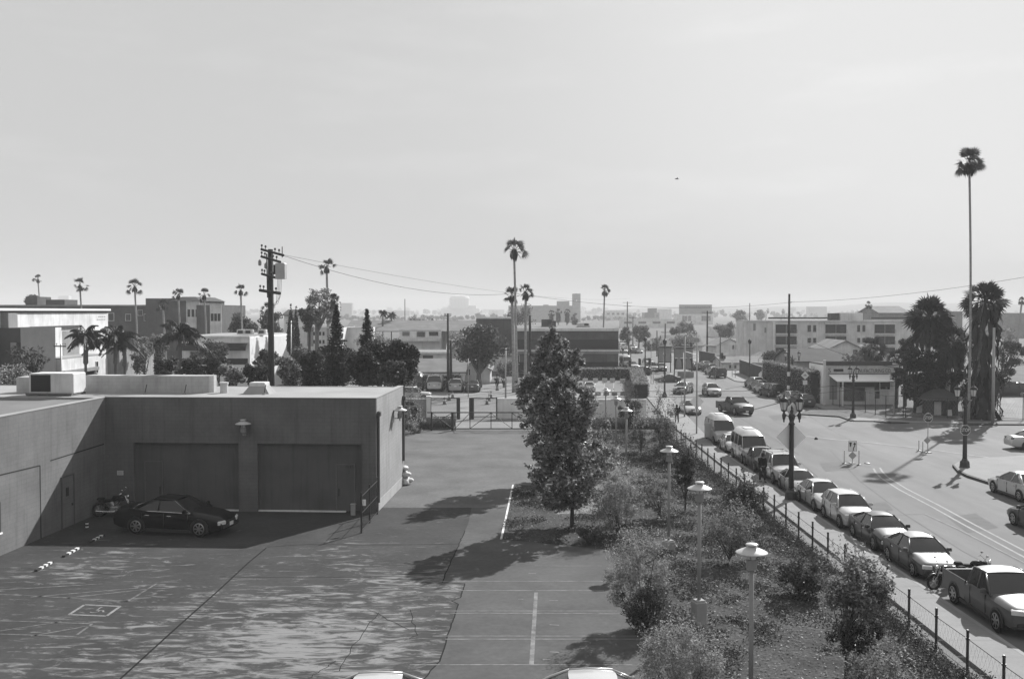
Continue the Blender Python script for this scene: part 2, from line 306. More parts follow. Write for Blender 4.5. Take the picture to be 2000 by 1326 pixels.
# oil stains and tyre marks are faint darker sheets
# painted lines
pl = MB()
for y, x0, x1 in ((1135, 800, 1185), (1153, 850, 1180), (1193, 850, 1205), (1197.5, 880, 1210), (1242, 845, 1262), (1248, 870, 1262), (1298, 800, 1235), (1105, 1045, 1175)):
    pl.strip(gp((x0, y), (x1, y)), .07, .011)
struct(pl, 'parking_line', M['line_worn'])
struct(MB().strip(gp((1047, 1157), (1038, 1297)), .14, .012), 'parking_line', M['line_worn'])
for q in (((1012, 1170), (1022, 1170)), ((1073, 1173), (1090, 1173)), ((1073, 1220), (1092, 1221)), ((1073, 1273), (1092, 1274)), ((1032, 1120), (1047, 1120)), ((1060, 1288), (1075, 1288))):
    struct(MB().strip(gp(*q), .10, .0125), 'parking_line', M['line_worn'])
hp = MB()
for a, b in (((165, 1181), (235, 1184)), ((235, 1184), (208, 1203)), ((208, 1203), (135, 1200)), ((135, 1200), (165, 1181))): hp.strip(gp(a, b), .11, .012)
c0 = G(190, 1192); hp.add([(c0.x+.28*math.cos(t)*r-.05, c0.y+.28*math.sin(t)*r-.1, .012) for k in range(13) for t in (-2.6+k*.36,) for r in (.45, .6)], [(2*i, 2*i+1, 2*i+3, 2*i+2) for i in range(12)])
hp.strip([(c0.x-.02, c0.y+.3), (c0.x-.02, c0.y+.02), (c0.x+.22, c0.y-.02)], .06, .0122); hp.strip([(c0.x+.21, c0.y), (c0.x+.3, c0.y-.2)], .06, .0124); hp.strip([(c0.x-.06, c0.y+.38), (c0.x+.03, c0.y+.38)], .08, .0124)
struct(hp, 'parking_bay_marking', mat('line_bay', .19, .85, .3, 4))
fl = MB()
for a, b in (((0, 1160), (250, 1174)), ((250, 1174), (305, 1140)), ((0, 1152), (200, 1140)), ((60, 1166), (270, 1148)), ((130, 1168), (290, 1150)), ((0, 1212), (180, 1218)), ((180, 1218), (150, 1240)), ((0, 1232), (120, 1214)), ((60, 1242), (175, 1222)), ((0, 1238), (150, 1243)), ((190, 1174), (250, 1174)), ((52, 1099), (71, 1099)), ((96, 1109), (106, 1106)), ((110, 1135), (130, 1135))):
    fl.strip(gp(a, b), .09, .011)
struct(fl, 'parking_line', mat('line_faint', .11, .9, .6, 3))
# planting bed
bed = gp((1003, 946), (978, 1053))+[(4.3, 44), (4.5, 33), (4.6, 24), (4.6, 14), (12.9, 14), (13.35, 40), (13.35, 60), (13.3, 88.4), (7.25, 88.4), (7.25, 58)]
struct(MB().flat(bed, .012), 'garden_soil', M['soil'])
struct(MB().strip(gp((1002, 947), (979, 1053)), .09, .03), 'bed_edging', M['white_old'])
kb = MB(); a, b = G(1002, 947), G(979, 1053); kb.prism([(a.x-.05, a.y), (a.x+.05, a.y), (b.x+.05, b.y), (b.x-.05, b.y)], 0, .028)
struct(kb, 'bed_edging', M['white_old'])
struct(MB().flat(gp((1082, 981), (1180, 981), (1180, 1004), (1086, 1004)), .02), 'path', mat('path_light', .16, .9, .15, .8, fine=.08))
# street pavements
sw = [(13.45, 10), (KX, 10), (KX, 60), (KX+.1, 78), tuple(G(1381, 855)[:2]), tuple(G(1346, 818)[:2]), tuple(G(1318, 790)[:2]), tuple(G(1300, 768)[:2]), tuple(G(1272, 742)[:2]), tuple(G(1246, 720)[:2]), tuple(G(1224, 698)[:2]),
      tuple(G(1215, 698)[:2]), tuple(G(1232, 722)[:2]), tuple(G(1262, 776)[:2]), tuple(G(1292, 812)[:2]), tuple(G(1325, 843)[:2])]
struct(MB().prism(sw, 0, .12), 'pavement', M['walk'])
struct(MB().strip([(KX-.09, 10), (KX-.09, 60), (KX-.02, 78)], .16, .125), 'kerb', M['kerb'])
j2 = MB()
for k in range(48): j2.strip([(13.5, 16+k*1.55), (KX-.2, 16+k*1.55)], .02, .1235)
for k in range(40): j2.box(KX-.02, KX+.01, 18+k*1.55, 18.02+k*1.55, .02, .12)
struct(j2, 'pavement_joint', M['mid'])
isl = gp((1863, 911), (1872, 921), (1890, 930), (1933, 944), (2060, 990), (2300, 1080), (2500, 1000), (2300, 900), (2050, 890), (1925, 897), (1880, 900))
struct(MB().prism(isl, 0, .14), 'pavement', M['walk'])
struct(MB().prism(gp((1860, 911), (1870, 923), (1889, 932.5), (1933, 946.5), (2060, 993), (2060, 990), (1933, 944), (1890, 930), (1872, 921), (1863, 911)), 0, .145), 'kerb', M['kerb_dark'])
far = gp((1350, 704), (1380, 716), (1418, 736), (1436, 745), (1490, 751), (1530, 763), (1556, 780), (1600, 797), (1640, 812), (1668, 823), (1720, 824), (1775, 827), (1900, 829), (2100, 829), (2400, 829), (2400, 700), (1900, 670), (1500, 680), (1400, 690))
struct(MB().prism(far, 0, .11), 'pavement', M['walk'])
for q in (((1460, 749), (1468, 753), (1462, 754)), ((1598, 797), (1640, 811), (1668, 822), (1662, 823), (1635, 813.5)), ((1706, 823.8), (1740, 825.2), (1778, 827), (1740, 827.4)), ((1885, 828), (2100, 828.5), (2100, 831), (1885, 830.5))):
    struct(MB().prism(gp(*q), .0, .118), 'kerb', M['kerb_dark'])  # dark strips painted along the far kerbs as their shadow
struct(MB().flat(gp((1560, 810), (1590, 800), (1900, 800), (2300, 810), (2300, 826), (1900, 826), (1780, 824), (1690, 818)), .116), 'yard_ground', M['dirt_lot'])
struct(MB().flat(gp((1500, 744), (1560, 768), (1612, 788), (1700, 800), (2400, 800), (2400, 697), (1900, 669), (1500, 677), (1424, 690)), .114), 'yard_ground', M['dirt_lot'])
struct(MB().flat(gp((1905, 770), (2300, 775), (2300, 822), (1940, 822)), .122), 'yard_ground', M['lot_pale'])
# road paint
dl = [(1706, 914.6), (1710, 922), (1720.5, 933), (1756, 956), (1820.5, 989.7), (1884.6, 1025.6), (1961.5, 1067), (2000, 1087.5), (2100, 1142)]
rm = MB()
for dx in (0, .62):
    pts = gp(*dl); rm.strip([(x+dx*.9, y+dx*.55) for x, y in pts], .13, .005)
struct(rm, 'road_marking', M['line'])
r2 = MB()
r2.strip(gp((1560, 850), (1640, 859), (1705, 864.6), (1813, 877), (1900, 889), (1974, 899)), .25, .0045); r2.strip(gp((1760, 1004), (1806, 1003), (1870, 1032), (2000, 1098)), .05, .005)
struct(r2, 'road_marking', mat('joint_light', .24, .85, .3, 1))
r3 = MB()
for q in (((1568, 853.5), (1700, 866), (1813, 878.5), (1974, 901)), ((1754, 1005), (1806, 1004.5), (1870, 1034), (2000, 1100)), ((1700, 912), (1640, 905), (1600, 902)), ((1390, 762), (1560, 771)), ((1480, 778), (1560, 768)), ((1540, 866), (1500, 871)), ((1620, 830), (1650, 826)), ((1735, 889), (1750, 889))):
    r3.strip(gp(*q), .06, .0052)
struct(r3, 'road_seam', mat('seam', .13, .9, .3, 1))
r4 = MB()
for q in (((1600, 905), (1655, 900), (1668, 916), (1612, 921)), ((1850, 1010), (1905, 1002), (1950, 1030), (1890, 1040)), ((1500, 812), (1560, 806), (1575, 816), (1512, 822)), ((1690, 985), (1730, 980), (1745, 996), (1702, 1002))): r4.flat(gp(*q), .0042)
struct(r4, 'road_patch', mat('patch', .115, .9, .12, 1, fine=.08))
r5 = MB()
for q in (((1622, 880), (1680, 940), (1760, 1000), (1880, 1076), (2000, 1140)), ((1560, 900), (1640, 968), (1720, 1030), (1850, 1120), (1960, 1190)), ((1420, 800), (1500, 850), (1560, 888)), ((1500, 760), (1620, 838), (1700, 880))):
    r5.strip(gp(*q), .035, .0054)
struct(r5, 'road_seam', mat('tar', .085, .9, .4, 1))
# tyre-darkened lanes and drips on the carriageway
nt = M['road'].node_tree; b = nt.nodes['Principled BSDF']; prev = b.inputs['Base Color'].links[0].from_socket
tc = nn(nt, 'ShaderNodeTexCoord'); mp = nn(nt, 'ShaderNodeMapping'); mp.inputs['Scale'].default_value = (.55, .018, 1); nt.links.new(tc.outputs['Object'], mp.inputs[0])
nz = nn(nt, 'ShaderNodeTexNoise'); nz.inputs['Scale'].default_value = 1; nz.inputs['Detail'].default_value = 5; nt.links.new(mp.outputs[0], nz.inputs[0])
q_ = nn(nt, 'ShaderNodeMapRange'); q_.inputs[1].default_value = .35; q_.inputs[2].default_value = .7; q_.inputs[3].default_value = 1.06; q_.inputs[4].default_value = .84; nt.links.new(nz.outputs[0], q_.inputs[0])
mu = nn(nt, 'ShaderNodeMath', operation='MULTIPLY'); nt.links.new(prev, mu.inputs[0]); nt.links.new(q_.outputs[0], mu.inputs[1]); nt.links.new(mu.outputs[0], b.inputs['Base Color'])
# cross driveway and car park beyond the gate
struct(MB().flat([(-13, 90.2), (13.0, 90.2), (13.0, 103.5), (-13, 103.5)], .0045), 'driveway', mat('alley', .19, .85, .15, .2, fine=.06))
struct(MB().flat([(-26, 104), (11.9, 104), (13.5, 150), (-30, 150)], .0046), 'parking_lot', mat('lot_far', .19, .85, .15, .2, fine=.06))
ap = MB()
for px in (1142, 1160, 1178, 1196): ap.strip(gp((px, 772), (px+3, 748)), .12, .007)
struct(ap, 'parking_line', M['line'])
# hills on the skyline (inside the haze)
hl = MB(); random.seed(9); n = 60; top = []
for i in range(n+1):
    x = 120+i*32; t = i/n; h = 11+38*(1-math.exp(-t*4))*(.8+.2*math.sin(i*.33)+.1*math.sin(i*.9+1)); top.append((x, h))
vs = []
for x, h in top: vs += [(x*1.6, 3000, -.5), (x*1.6, 3200, h*.75), (x*1.6, 3500, h), (x*1.6, 3900, -.5)]
hl.add(vs, [(i*4+k, i*4+4+k, i*4+5+k, i*4+1+k) for i in range(n) for k in range(3)])
struct(hl, 'hills', M['hill'], True)
# ================================================================== the garage in the yard
P0 = G(208, 996); P1 = G(735, 1002); ux = (P1-P0); GL = ux.length; rzg = math.atan2(ux.y, ux.x)
gar = E('garage_building', 'plain flat-roofed masonry garage with two filled-in door bays around the yard', 'building', P0, rzg)
ca, sa = math.cos(rzg), math.sin(rzg)
def GLOC(p): q = Vector(p)-P0; return Vector((q.x*ca+q.y*sa, -q.x*sa+q.y*ca, q.z))
fn = Vector((sa, -ca, 0)); wn = Vector((ca, sa, 0))
def fr(px, py, off=0): return GLOC(hit(px, py, P0-fn*off if off else P0, fn))     # on the front wall
def lw(px, py): return GLOC(hit(px, py, P0, wn))                                   # on the left wing's wall
HW = fr(470, 777).z; DP = GLOC(G(785, 946)).y
bays = [(fr(261, 930).x, fr(466, 930).x), (fr(503, 930).x, fr(707, 930).x)]; bz = fr(480, 866).z
w = MB(); T = .3
xs = [0]+[v for b in bays for v in b]+[GL]
for i in (0, 2, 4): w.box(xs[i] if i else 0, xs[i+1], 0, T, 0, HW)
for b in bays: w.box(b[0], b[1], 0, T, bz, HW)
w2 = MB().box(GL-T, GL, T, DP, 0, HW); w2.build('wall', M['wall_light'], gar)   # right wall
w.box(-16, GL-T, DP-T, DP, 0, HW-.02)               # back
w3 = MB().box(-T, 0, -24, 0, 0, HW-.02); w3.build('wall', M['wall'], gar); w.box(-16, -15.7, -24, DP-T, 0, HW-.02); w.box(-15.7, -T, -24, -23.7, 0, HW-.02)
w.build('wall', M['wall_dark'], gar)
cpg = MB(); cpg.box(-.02, GL+.02, -.02, T+.03, HW, HW+.035); cpg.box(GL-T-.03, GL+.02, T+.03, DP+.02, HW, HW+.035); cpg.box(-T-.03, .02, -24, -.02, HW-.02, HW+.02)
cpg.build('coping', M['roof_white'], gar)
MB().box(-15.7, GL-T, .3, DP-T, HW-.35, HW-.04).build('roof', M['roof_white'], gar)
MB().box(-15.7, -T, -23.7, .3, HW-.6, HW-.16).build('roof', M['roof_grey'], gar)
for b in bays:
    o = MB().box(b[0], b[1], .25, .32, .06, bz).build('bay_panel', M['wall_panel'], gar)
    MB().box(b[0], b[1]-(.9 if b[0] > 6 else .0), .10, .25, 0, .07).build('threshold', M['pale'], gar)
def man_door(x0, x1, z1, y, par):
    d = MB(); d.box(x0, x1, y-.012, y, .04, z1); f = MB(); f.box(x0-.06, x0, y-.03, y, .03, z1+.06); f.box(x1, x1+.06, y-.035, y, .03, z1+.06); f.box(x0, x1, y-.035, y, z1, z1+.06)
    o = d.build('door', M['wall_panel'], par); f.build('door_frame', M['wall_dark'], o)
    h = MB(); h.box(x1-.14 if x0 < 4 else x0+.07, x1-.08 if x0 < 4 else x0+.13, y-.05, y-.012, .85, 1.25); h.build('handle', M['metal_dark'], o)
man_door(fr(281, 930).x, fr(313, 930).x, fr(300, 903).z, .25, gar); man_door(fr(656, 930).x, fr(690, 930).x, fr(670, 909).z, .25, gar)
# left wing details: grooves, door, window
gv = MB()
def lstrip(a, b, t=.05):
    p, q = lw(*a), lw(*b)
    if abs(p.y-q.y) > .3: gv.add([(.004, p.y, p.z-t/2), (.004, q.y, q.z-t/2), (.004, q.y, q.z+t/2), (.004, p.y, p.z+t/2)], [(0, 1, 2, 3)])
    else: gv.add([(.0045, p.y-t/2, p.z), (.0045, p.y+t/2, p.z), (.0045, q.y+t/2, q.z), (.0045, q.y-t/2, q.z)], [(0, 1, 2, 3)])
lstrip((-60, 942), (78, 909), .06); lstrip((78, 909), (80, 1052), .09); lstrip((98, 899.5), (203, 867), .06)
gv.build('wall_joint', M['groove'], gar)
p, q = lw(121, 1030), lw(143, 1012); zt = lw(132, 930).z
d = MB().box(.0, .03, p.y, q.y, .03, zt).build('door', M['wall'], gar); f = MB(); f.box(.0, .06, p.y-.07, p.y, .02, zt+.07); f.box(0, .06, q.y, q.y+.07, .02, zt+.07); f.box(0, .06, p.y, q.y, zt, zt+.07); f.build('door_frame', M['wall_panel'], d)
MB().box(.03, .05, p.y*.55+q.y*.45-.13, p.y*.55+q.y*.45+.13, zt*.62, zt*.62+.42).build('notice', M['black'], d); MB().box(.03, .09, q.y-.2, q.y-.1, 1.0, 1.12).build('handle', M['metal_dark'], d)
p = lw(1, 1010)
wd = MB().box(-.02, .015, p.y-1.6, p.y, lw(0, 1040).z, lw(0, 980).z).build('window', M['black'], gar); MB().box(.0, .06, p.y-1.6, p.y+.06, lw(0, 1040).z-.07, lw(0, 1040).z).build('sill', M['pale'], wd)
# downpipes, lightning strap, base dirt
for yy, z0, z1 in ((.35, .5, HW-.95), (DP-.25, 1.5, HW-.8)):
    o = MB().bev(GL, GL+.13, yy-.08, yy+.08, z0, z1).build('downpipe', M['wall_panel'], gar); MB().bev(GL, GL+.2, yy-.16, yy+.16, z1, z1+.25, .04).build('rain_head', M['wall_panel'], o)
MB().box(GL, GL+.025, .6, DP-.1, .0, .55).build('wall_base', M['concrete'], gar)
# rear parapet on the roof, rounded at its right end
pr = MB(); ya, yb = 3.4, 4.3; xa, xb = -2.75, 4.5
zt = HW+.93
pr.prism([(xa, ya), (xb-.5, ya), (xb-.15, ya+.12), (xb, ya+.45), (xb, yb), (xa, yb)], HW-.3, zt)
pr.build('parapet', M['parapet'], gar); MB().bev(-6.6, -5.0, 3.0, 4.2, HW-.3, HW+.85, .05).build('parapet', M['parapet'], gar)
def WL(x, y, z): return P0+Vector((x*ca-y*sa, x*sa+y*ca, z))
# rooftop things
ac = E('air_conditioner', 'boxy white rooftop air conditioner with a black intake grille', 'air conditioner', WL(-3.6, 1.9, HW-.02), rzg)
b = MB().bev(-1.25, 1.25, -.7, .75, .12, 1.2, .04).build('casing', M['white_old'], ac); MB().box(-1.12, -.02, -.72, -.7, .2, 1.12).build('grille', M['black'], ac)
b = MB()
for k in range(9): b.box(-1.1, -.04, -.735, -.722, .26+k*.09, .28+k*.09)
b.build('louvre', M['groove'], ac); b = MB()
for x in (-1.2, -.6, 0, .6, 1.15): b.box(x-.06, x+.06, -.95, .8, 0, .1)
b.box(-1.3, 1.3, -.95, -.85, .05, .14); b.build('base_rail', M['wall'], ac)
v = E('roof_vent', 'white square vent curb standing on the garage roof', 'vent', WL(GLOC(G(519, 763, HW)).x, 3.6, HW-.04), rzg)
MB().add([(-.75, -.7, 0), (.75, -.7, 0), (.75, .7, 0), (-.75, .7, 0), (-.45, -.45, .42), (.45, -.45, .42), (.45, .45, .42), (-.45, .45, .42)], [(0, 1, 5, 4), (1, 2, 6, 5), (2, 3, 7, 6), (3, 0, 4, 7), (4, 5, 6, 7)]).build('flashing', M['roof_white'], v); MB().bev(-.45, .45, -.45, .45, .42, .62).build('cap', M['white_old'], v)
v = E('roof_vent', 'little white pipe cap between the parapet end and the square vent', 'vent', WL(GLOC(G(437, 766, HW)).x, 3.6, HW-.04), rzg)
MB().lathe([(.22, 0), (.22, .5), (.25, .5), (.25, .6)]).build('pipe', M['white_old'], v)
for x, k in ((-.45, 0), (1.75, 1), (6.2, 2)):
    v = E('roof_pipe', ['short dark slanting pipe on the garage roof beside the air conditioner', 'dark slanting rod on the garage roof in front of the parapet', 'lone slanting rod on the roof near the end of the parapet'][k], 'pipe', WL(x+1.6, 2.3+.1*k, HW-.04), rzg)
    MB().tube([(0, 0, 0), (.1, .05, .55)], .025).build('pipe', M['metal_dark'], v); MB().lathe([(.1, 0), (.06, .1)]).build('flange', M['mid'], v)
# ------------------------------------------------------------------ path and wall lamps: wide shade over a cylinder
def lamp_head(par, z, s=1.0, x=0.0):
    sh = MB().lathe([(.02, .0), (.40, .0), (.42, .015), (.40, .035), (.30, .085), (.16, .14), (.13, .155), (.13, .175)], (x, 0, z), 24).build('lamp_shade', M['lampwhite'], par, smooth=True)
    MB().lathe([(.09, .17), (.09, .20), (.15, .205), (.17, .225), (.14, .25), (.05, .265)], (x, 0, z), 18).build('finial', M['lampwhite'], sh, smooth=True)
    MB().lathe([(.10, -.16), (.105, -.15), (.105, .0)], (x, 0, z), 16).build('lamp_glass', M['glass_lamp'], par, smooth=True)
    c = MB(); c.lathe([(.09, -.44), (.14, -.42), (.14, -.16), (.11, -.15)], (x, 0, z), 18)
    for k in range(3): c.tube([(x+.12*math.cos(k*2.1), .12*math.sin(k*2.1), z-.17), (x+.12*math.cos(k*2.1), .12*math.sin(k*2.1), z+.01)], .012, 5)
    c.build('lamp_housing', M['lampgrey'], par, smooth=False)
LH = 4.2
for i, (px, py, bpx, bqy, lab) in enumerate((
    (1465, 1080, 1466, 1403, 'tall white-shaded path lamp nearest the camera, its base below the frame'),
    (1365, 955, 1365, 1222, 'path lamp with a wide white shade on a tall concrete block, second nearest'),
    (1306, 882, 1306, 1078, 'path lamp on a low concrete block behind the light grey shrub, third nearest'),
    (1222, 803, 1223, 925, 'path lamp left of the round tree, fourth along the planting bed'),
    (1203, 780, 1203, 878, 'small path lamp in front of the plain block wall, fifth along the bed'),
    (1183, 763, 1183, 842, 'farthest path lamp of the bed, right beside the tall leafy tree'))):
    g = G(bpx, bqy); dd = g.y; zz = D(px, py, dd).z
    L_ = E('path_lamp', lab, 'lamp', (g.x, g.y, 0), .3*i, 'path lamps along the planting bed')
    blk = .5 if i in (1, 2) else .12; bw_ = .21
    b_ = MB(); b_.bev(-bw_, bw_, -bw_, bw_, 0, blk+.35*(i == 1), .03); b_.bev(-.17, .17, -.17, .17, blk+.35*(i == 1), blk+.35*(i == 1)+.05, .02); b_.build('concrete_base', M['concrete'], L_)
    MB().tube([(0, 0, .1), (0, 0, zz-.42)], .062, 12).build('pole', M['lampgrey'], L_, smooth=True)
    lamp_head(L_, zz)
def wall_lamp(lab, loc, rz):
    L_ = E('wall_lamp', lab, 'lamp', loc, rz, 'lamps on the garage walls')
    b_ = MB(); b_.tube([(0, 0, -.45), (.35, 0, -.45)], .025, 8); b_.tube([(.35, 0, -.6), (.35, 0, -.38)], .035, 8); b_.box(0, .03, -.06, .06, -.65, -.28); b_.build('bracket', M['lampgrey'], L_)
    lamp_head(L_, 0, x=.5 if False else .35)
q = fr(479, 827); wall_lamp('shaded wall lamp between the two filled-in garage bays', WL(q.x, 0, q.z), rzg-PI/2)
wall_lamp('sunlit wall lamp on the bright right wall of the garage', WL(GL, DP*.62, D(775, 803, 57).z), rzg)
o = MB().box(-.01, .0, 0, .01, 0, .01)
q = fr(235, 922); s_ = E('wall_sign', 'small pale square notice screwed to the shaded wall by the corner', 'sign', WL(q.x, 0, q.z-.15), rzg)
MB().box(-.17, .17, -.02, 0, 0, .24).build('panel', M['white_old'], s_); b_ = MB()
for k in range(4): b_.box(-.12, .12, -.023, -.02, .04+k*.045, .055+k*.045)
b_.build('lettering', M['mid'], s_)
g = G(691, 1004); s_ = E('utility_box', 'small grey utility post by the door of the right-hand bay', 'utility box', (g.x, g.y-.2, 0), rzg)
MB().bev(-.12, .12, -.1, .1, 0, .55).build('box', M['galv'], s_); MB().bev(-.14, .14, -.12, .12, .55, .6, .02).build('lid', M['galv'], s_)
q = fr(681, 911); s_ = E('floodlight', 'tiny dark floodlight over the door of the right-hand bay', 'floodlight', WL(q.x, .2, q.z), rzg)
MB().tube([(0, 0, 0), (.05, -.18, .05)], .02).build('arm', M['metal_dark'], s_); MB().bev(-.12, .12, -.3, -.14, -.02, .1).build('head', M['metal_dark'], s_)
# yard fence stub with three posts
fA, fB, fC = G(706, 1041), G(722, 1021), G(737, 1004)
fe = E('yard_fence', 'short dark wire fence of three posts at the garage corner', 'fence', fA)
for p in (fA, fB, fC): MB().tube([p-fA, p-fA+Vector((0, 0, 1.95))], .045, 8).build('post', M['metal_dark'], fe)
rl = MB()
for z in (.12, .95, 1.75):
    rl.tube([Vector((0, 0, z)), fC-fA+Vector((0, 0, z))], .016, 5)
rl.build('rail', M['metal_dark'], fe); b_ = MB(); vv = fC-fA
for k in range(1, 28):
    for s0 in (0, 1):
        a = vv*(k/28); a2 = vv*(min(1, max(0, k/28+(.25 if s0 else -.25)))); b_.tube([a+Vector((0, 0, .12)), a2+Vector((0, 0, 1.75))], .004, 3, caps=False)
b_.build('wire_mesh', M['metal_dark'], fe); b_ = MB(); a = vv*.15; b_.box(a.x-.1, a.x+.1, a.y-.05, a.y-.03, 1.2, 1.5); b_.build('notice', M['sign_white'], fe)
# wheel stops with white bands
ws = MB()
def wheel_stop(lab, a, b):
    p, q = G(*a), G(*b); v = q-p; L_ = v.length; o = E('parking_stop', lab, 'wheel stop', (p+q)/2, math.atan2(v.y, v.x), 'wheel stops in front of the left wall')
    MB().prism([(-L_/2, -.065), (L_/2, -.065), (L_/2, .065), (-L_/2, .065)], 0, .08).build('bar', M['black'], o); b_ = MB(); n = 8
    for k in range(2, n, 2): b_.box(-L_/2+L_*k/n, -L_/2+L_*(k+1)/n, -.069, .069, 0.001, .084)
    b_.build('white_band', M['white'], o)
wheel_stop('black and white wheel stop nearest the camera, by the left wall', (70, 1116), (103, 1098)); wheel_stop('black and white wheel stop in the middle of the three, at the shadow edge', (124, 1088), (156, 1070)); wheel_stop('shaded wheel stop behind the black sedan, farthest of the three', (176, 1060), (202, 1046))
g = G(170, 1033); s_ = E('bollard', 'stubby banded post in the shade by the left wall', 'bollard', g); MB().lathe([(.07, 0), (.07, .36), (.05, .4)]).build('post', M['black'], s_)
for z in (.08, .24): MB().lathe([(.073, z), (.073, z+.07)]).build('white_band', M['white'], s_)
# sacks behind the garage
for i, (dx, dy, dz, s0) in enumerate(((.1, -.1, 0, .36), (.05, -.75, 0, .32), (.0, -.35, .42, .33), (-.02, -.25, .82, .26))):
    rr_ = np.random.default_rng(20+i); vs = []; n, m = 12, 9; ph = rr_.uniform(0, 6, 8)
    for a in range(m+1):
        la = PI*a/m-PI/2
        for b_ in range(n):
            lo = 2*PI*b_/n; q = 1+.16*math.sin(3*lo+ph[0]+la*2)+.12*math.sin(5*lo+ph[1])*math.cos(la)+.12*math.sin(4*la+ph[2]); vs.append((s0*q*math.cos(la)*math.cos(lo), s0*1.15*q*math.cos(la)*math.sin(lo), max(0.0, s0*.62+s0*.66*q*math.sin(la))))
    bm_ = MB().add(vs, [(a*n+b_, a*n+(b_+1) % n, (a+1)*n+(b_+1) % n, (a+1)*n+b_) for a in range(m) for b_ in range(n)]); o = bm_.build('rubbish_bag', M['white_old'], None, WL(GL+.05+dx, DP+.25+dy*.5, dz), True)
    tag(o, ['white rubbish bag on the ground at the far garage corner', 'white rubbish bag leaning nearest the garage downpipe', 'white rubbish bag lying on top of two others', 'topmost white bag of the pile at the garage corner'][i], 'bag', 'bags piled at the garage corner')
# ================================================================== fence along the pavement
fx = 13.35; base = Vector((fx, 16, 0)); fe = E('wire_fence', 'long low wire fence with dark posts between the bed and the pavement', 'fence', base)
ys = [16+2.15*k for k in range(34)]
pm = MB(); pm.tube([(0, 0, 0), (0, 0, 1.24)], .042, 7); pm.lathe([(.055, 1.24), (.03, 1.29)], n=7); pm.lathe([(.062, 1.0), (.062, 1.05)], n=7); pme = pm.mesh('post', M['metal_dark'])
for y in ys: link('post', pme, fe, (0, y-16, 0))
rl = MB()
for z, r in ((1.02, .013), (.08, .012)): rl.tube([(0, y-16, z-.02*(k % 2)) for k, y in enumerate(ys)], r, 4)
rl.build('rail_wire', M['metal_dark'], fe); ms = MB(); LN = ys[-1]-16
for k in range(int(LN/.22)):
    y = k*.22; ms.add([(0, y, .08), (0, y+.006, .08), (0, y+.476, 1.0), (0, y+.47, 1.0)], [(0, 1, 2, 3)]); ms.add([(.002, y+.47, .08), (.002, y+.476, .08), (.002, y+.006, 1.0), (.002, y, 1.0)], [(0, 1, 2, 3)])
ms.build('wire_mesh', M['metal_dark'], fe)
# ================================================================== swing gate at the end of the yard
gy = G(900, 841).y; gx0, gx1 = G(843, 841).x, G(1075, 841).x; gz = D(900, 806, gy).z
gt = E('swing_gate', 'long dark steel truss gate closing the end of the yard', 'gate', (gx0, gy, 0)); W_ = gx1-gx0; x2 = G(884, 841).x-gx0
for x, wd_ in ((0, .14), (x2, .22), (x2+.22, .1)): MB().bev(x-wd_/2, x+wd_/2, -.08, .08, 0, gz+(.0 if x else .1), .02).build('post', M['metal_dark'], gt)
b_ = MB(); b_.box(-.4, W_, -.05, .05, gz-.02, gz+.07); b_.box(0, W_, -.04, .04, .14, .22); b_.build('frame_rail', M['metal_dark'], gt)
st = [(G(x, 841).x-gx0) for x in (918, 959, 1000, 1040, 1075)]; b_ = MB()
for x in st: b_.box(x-.035, x+.035, -.03, .03, .22, gz-.02)
b_.build('upright', M['metal_dark'], gt); b_ = MB()
def bar(m, a, b, r=.03): m.tube([a, b], r, 5)
bar(b_, (0, 0, gz), (x2, .01, .2)); bar(b_, (0, .03, .5), (x2, .03, gz)); xs = [x2+.2]+st
for k in range(len(xs)-1):
    if k < 2: bar(b_, (xs[k], 0, .2), (xs[k+1], 0, gz-.02))
    else: bar(b_, (xs[k], 0, gz-.02), (xs[k+1], 0, .2))
b_.build('brace', M['metal_dark'], gt); b_ = MB()
for z in (.45, .62, 1.1): b_.tube([(x2, .02, z), (W_, .02, z)], .008, 3)
b_.build('wire', M['metal_dark'], gt)
# ================================================================== block walls and the barred fence across the alley
yw = G(900, 818).y
def block_wall(lab, xa, xb, y, top, m='pale', t=.22):
    a, b = D(xa, 800, y).x, D(xb, 800, y).x; o = E('block_wall', lab, 'wall', (a, y, 0)); MB().box(0, b-a, 0, t, 0, top).build('wall_face', M[m], o); c_ = MB().box(-.03, b-a+.03, -.03, t+.03, top, top+.09).build('coping', M['white_old'], o); return o
zt = D(900, 780, yw).z
block_wall('plain block wall left of the barred fence across the alley', 740, 835, yw, zt, 'mid')
block_wall('plain pale block wall right of the barred fence, behind the tall tree', 971, 1068, yw, zt)
o = block_wall('wide blank block wall beyond the far path lamps', 1066, 1262, G(1200, 828).y, D(1200, 782, G(1200, 828).y).z)
pz = E('wall_pillar', 'white rendered pillar at the left end of the barred fence', 'pillar', (D(837, 800, yw).x, yw-.05, 0)); MB().bev(-.22, .22, -.1, .35, 0, zt+.25, .04).build('shaft', M['white'], pz); MB().bev(-.26, .26, -.14, .39, zt+.25, zt+.33, .03).build('cap', M['white'], pz)
def bar_fence(lab, xa, xb, y, top, n):
    a, b = D(xa, 800, y).x, D(xb, 800, y).x; o = E('bar_fence', lab, 'fence', (a, y, 0)); r = MB(); r.box(0, b-a, -.03, .03, top-.08, top); r.box(0, b-a, -.03, .03, .18, .25); r.build('rail', M['metal_dark'], o)
    k_ = MB()
    for i in range(n+1): x = (b-a)*i/n; k_.box(x-.012, x+.012, -.012, .012, .05, top+.05)
    k_.build('bar', M['metal_dark'], o)
    for x in (0, b-a): MB().box(x-.06, x+.06, -.06, .06, 0, top+.05).build('post', M['metal_dark'], o)
bar_fence('dark barred fence left of the gateway posts', 841, 893, yw, zt+.15, 26); bar_fence('dark barred fence right of the gateway posts', 923, 970, yw, zt+.15, 24)
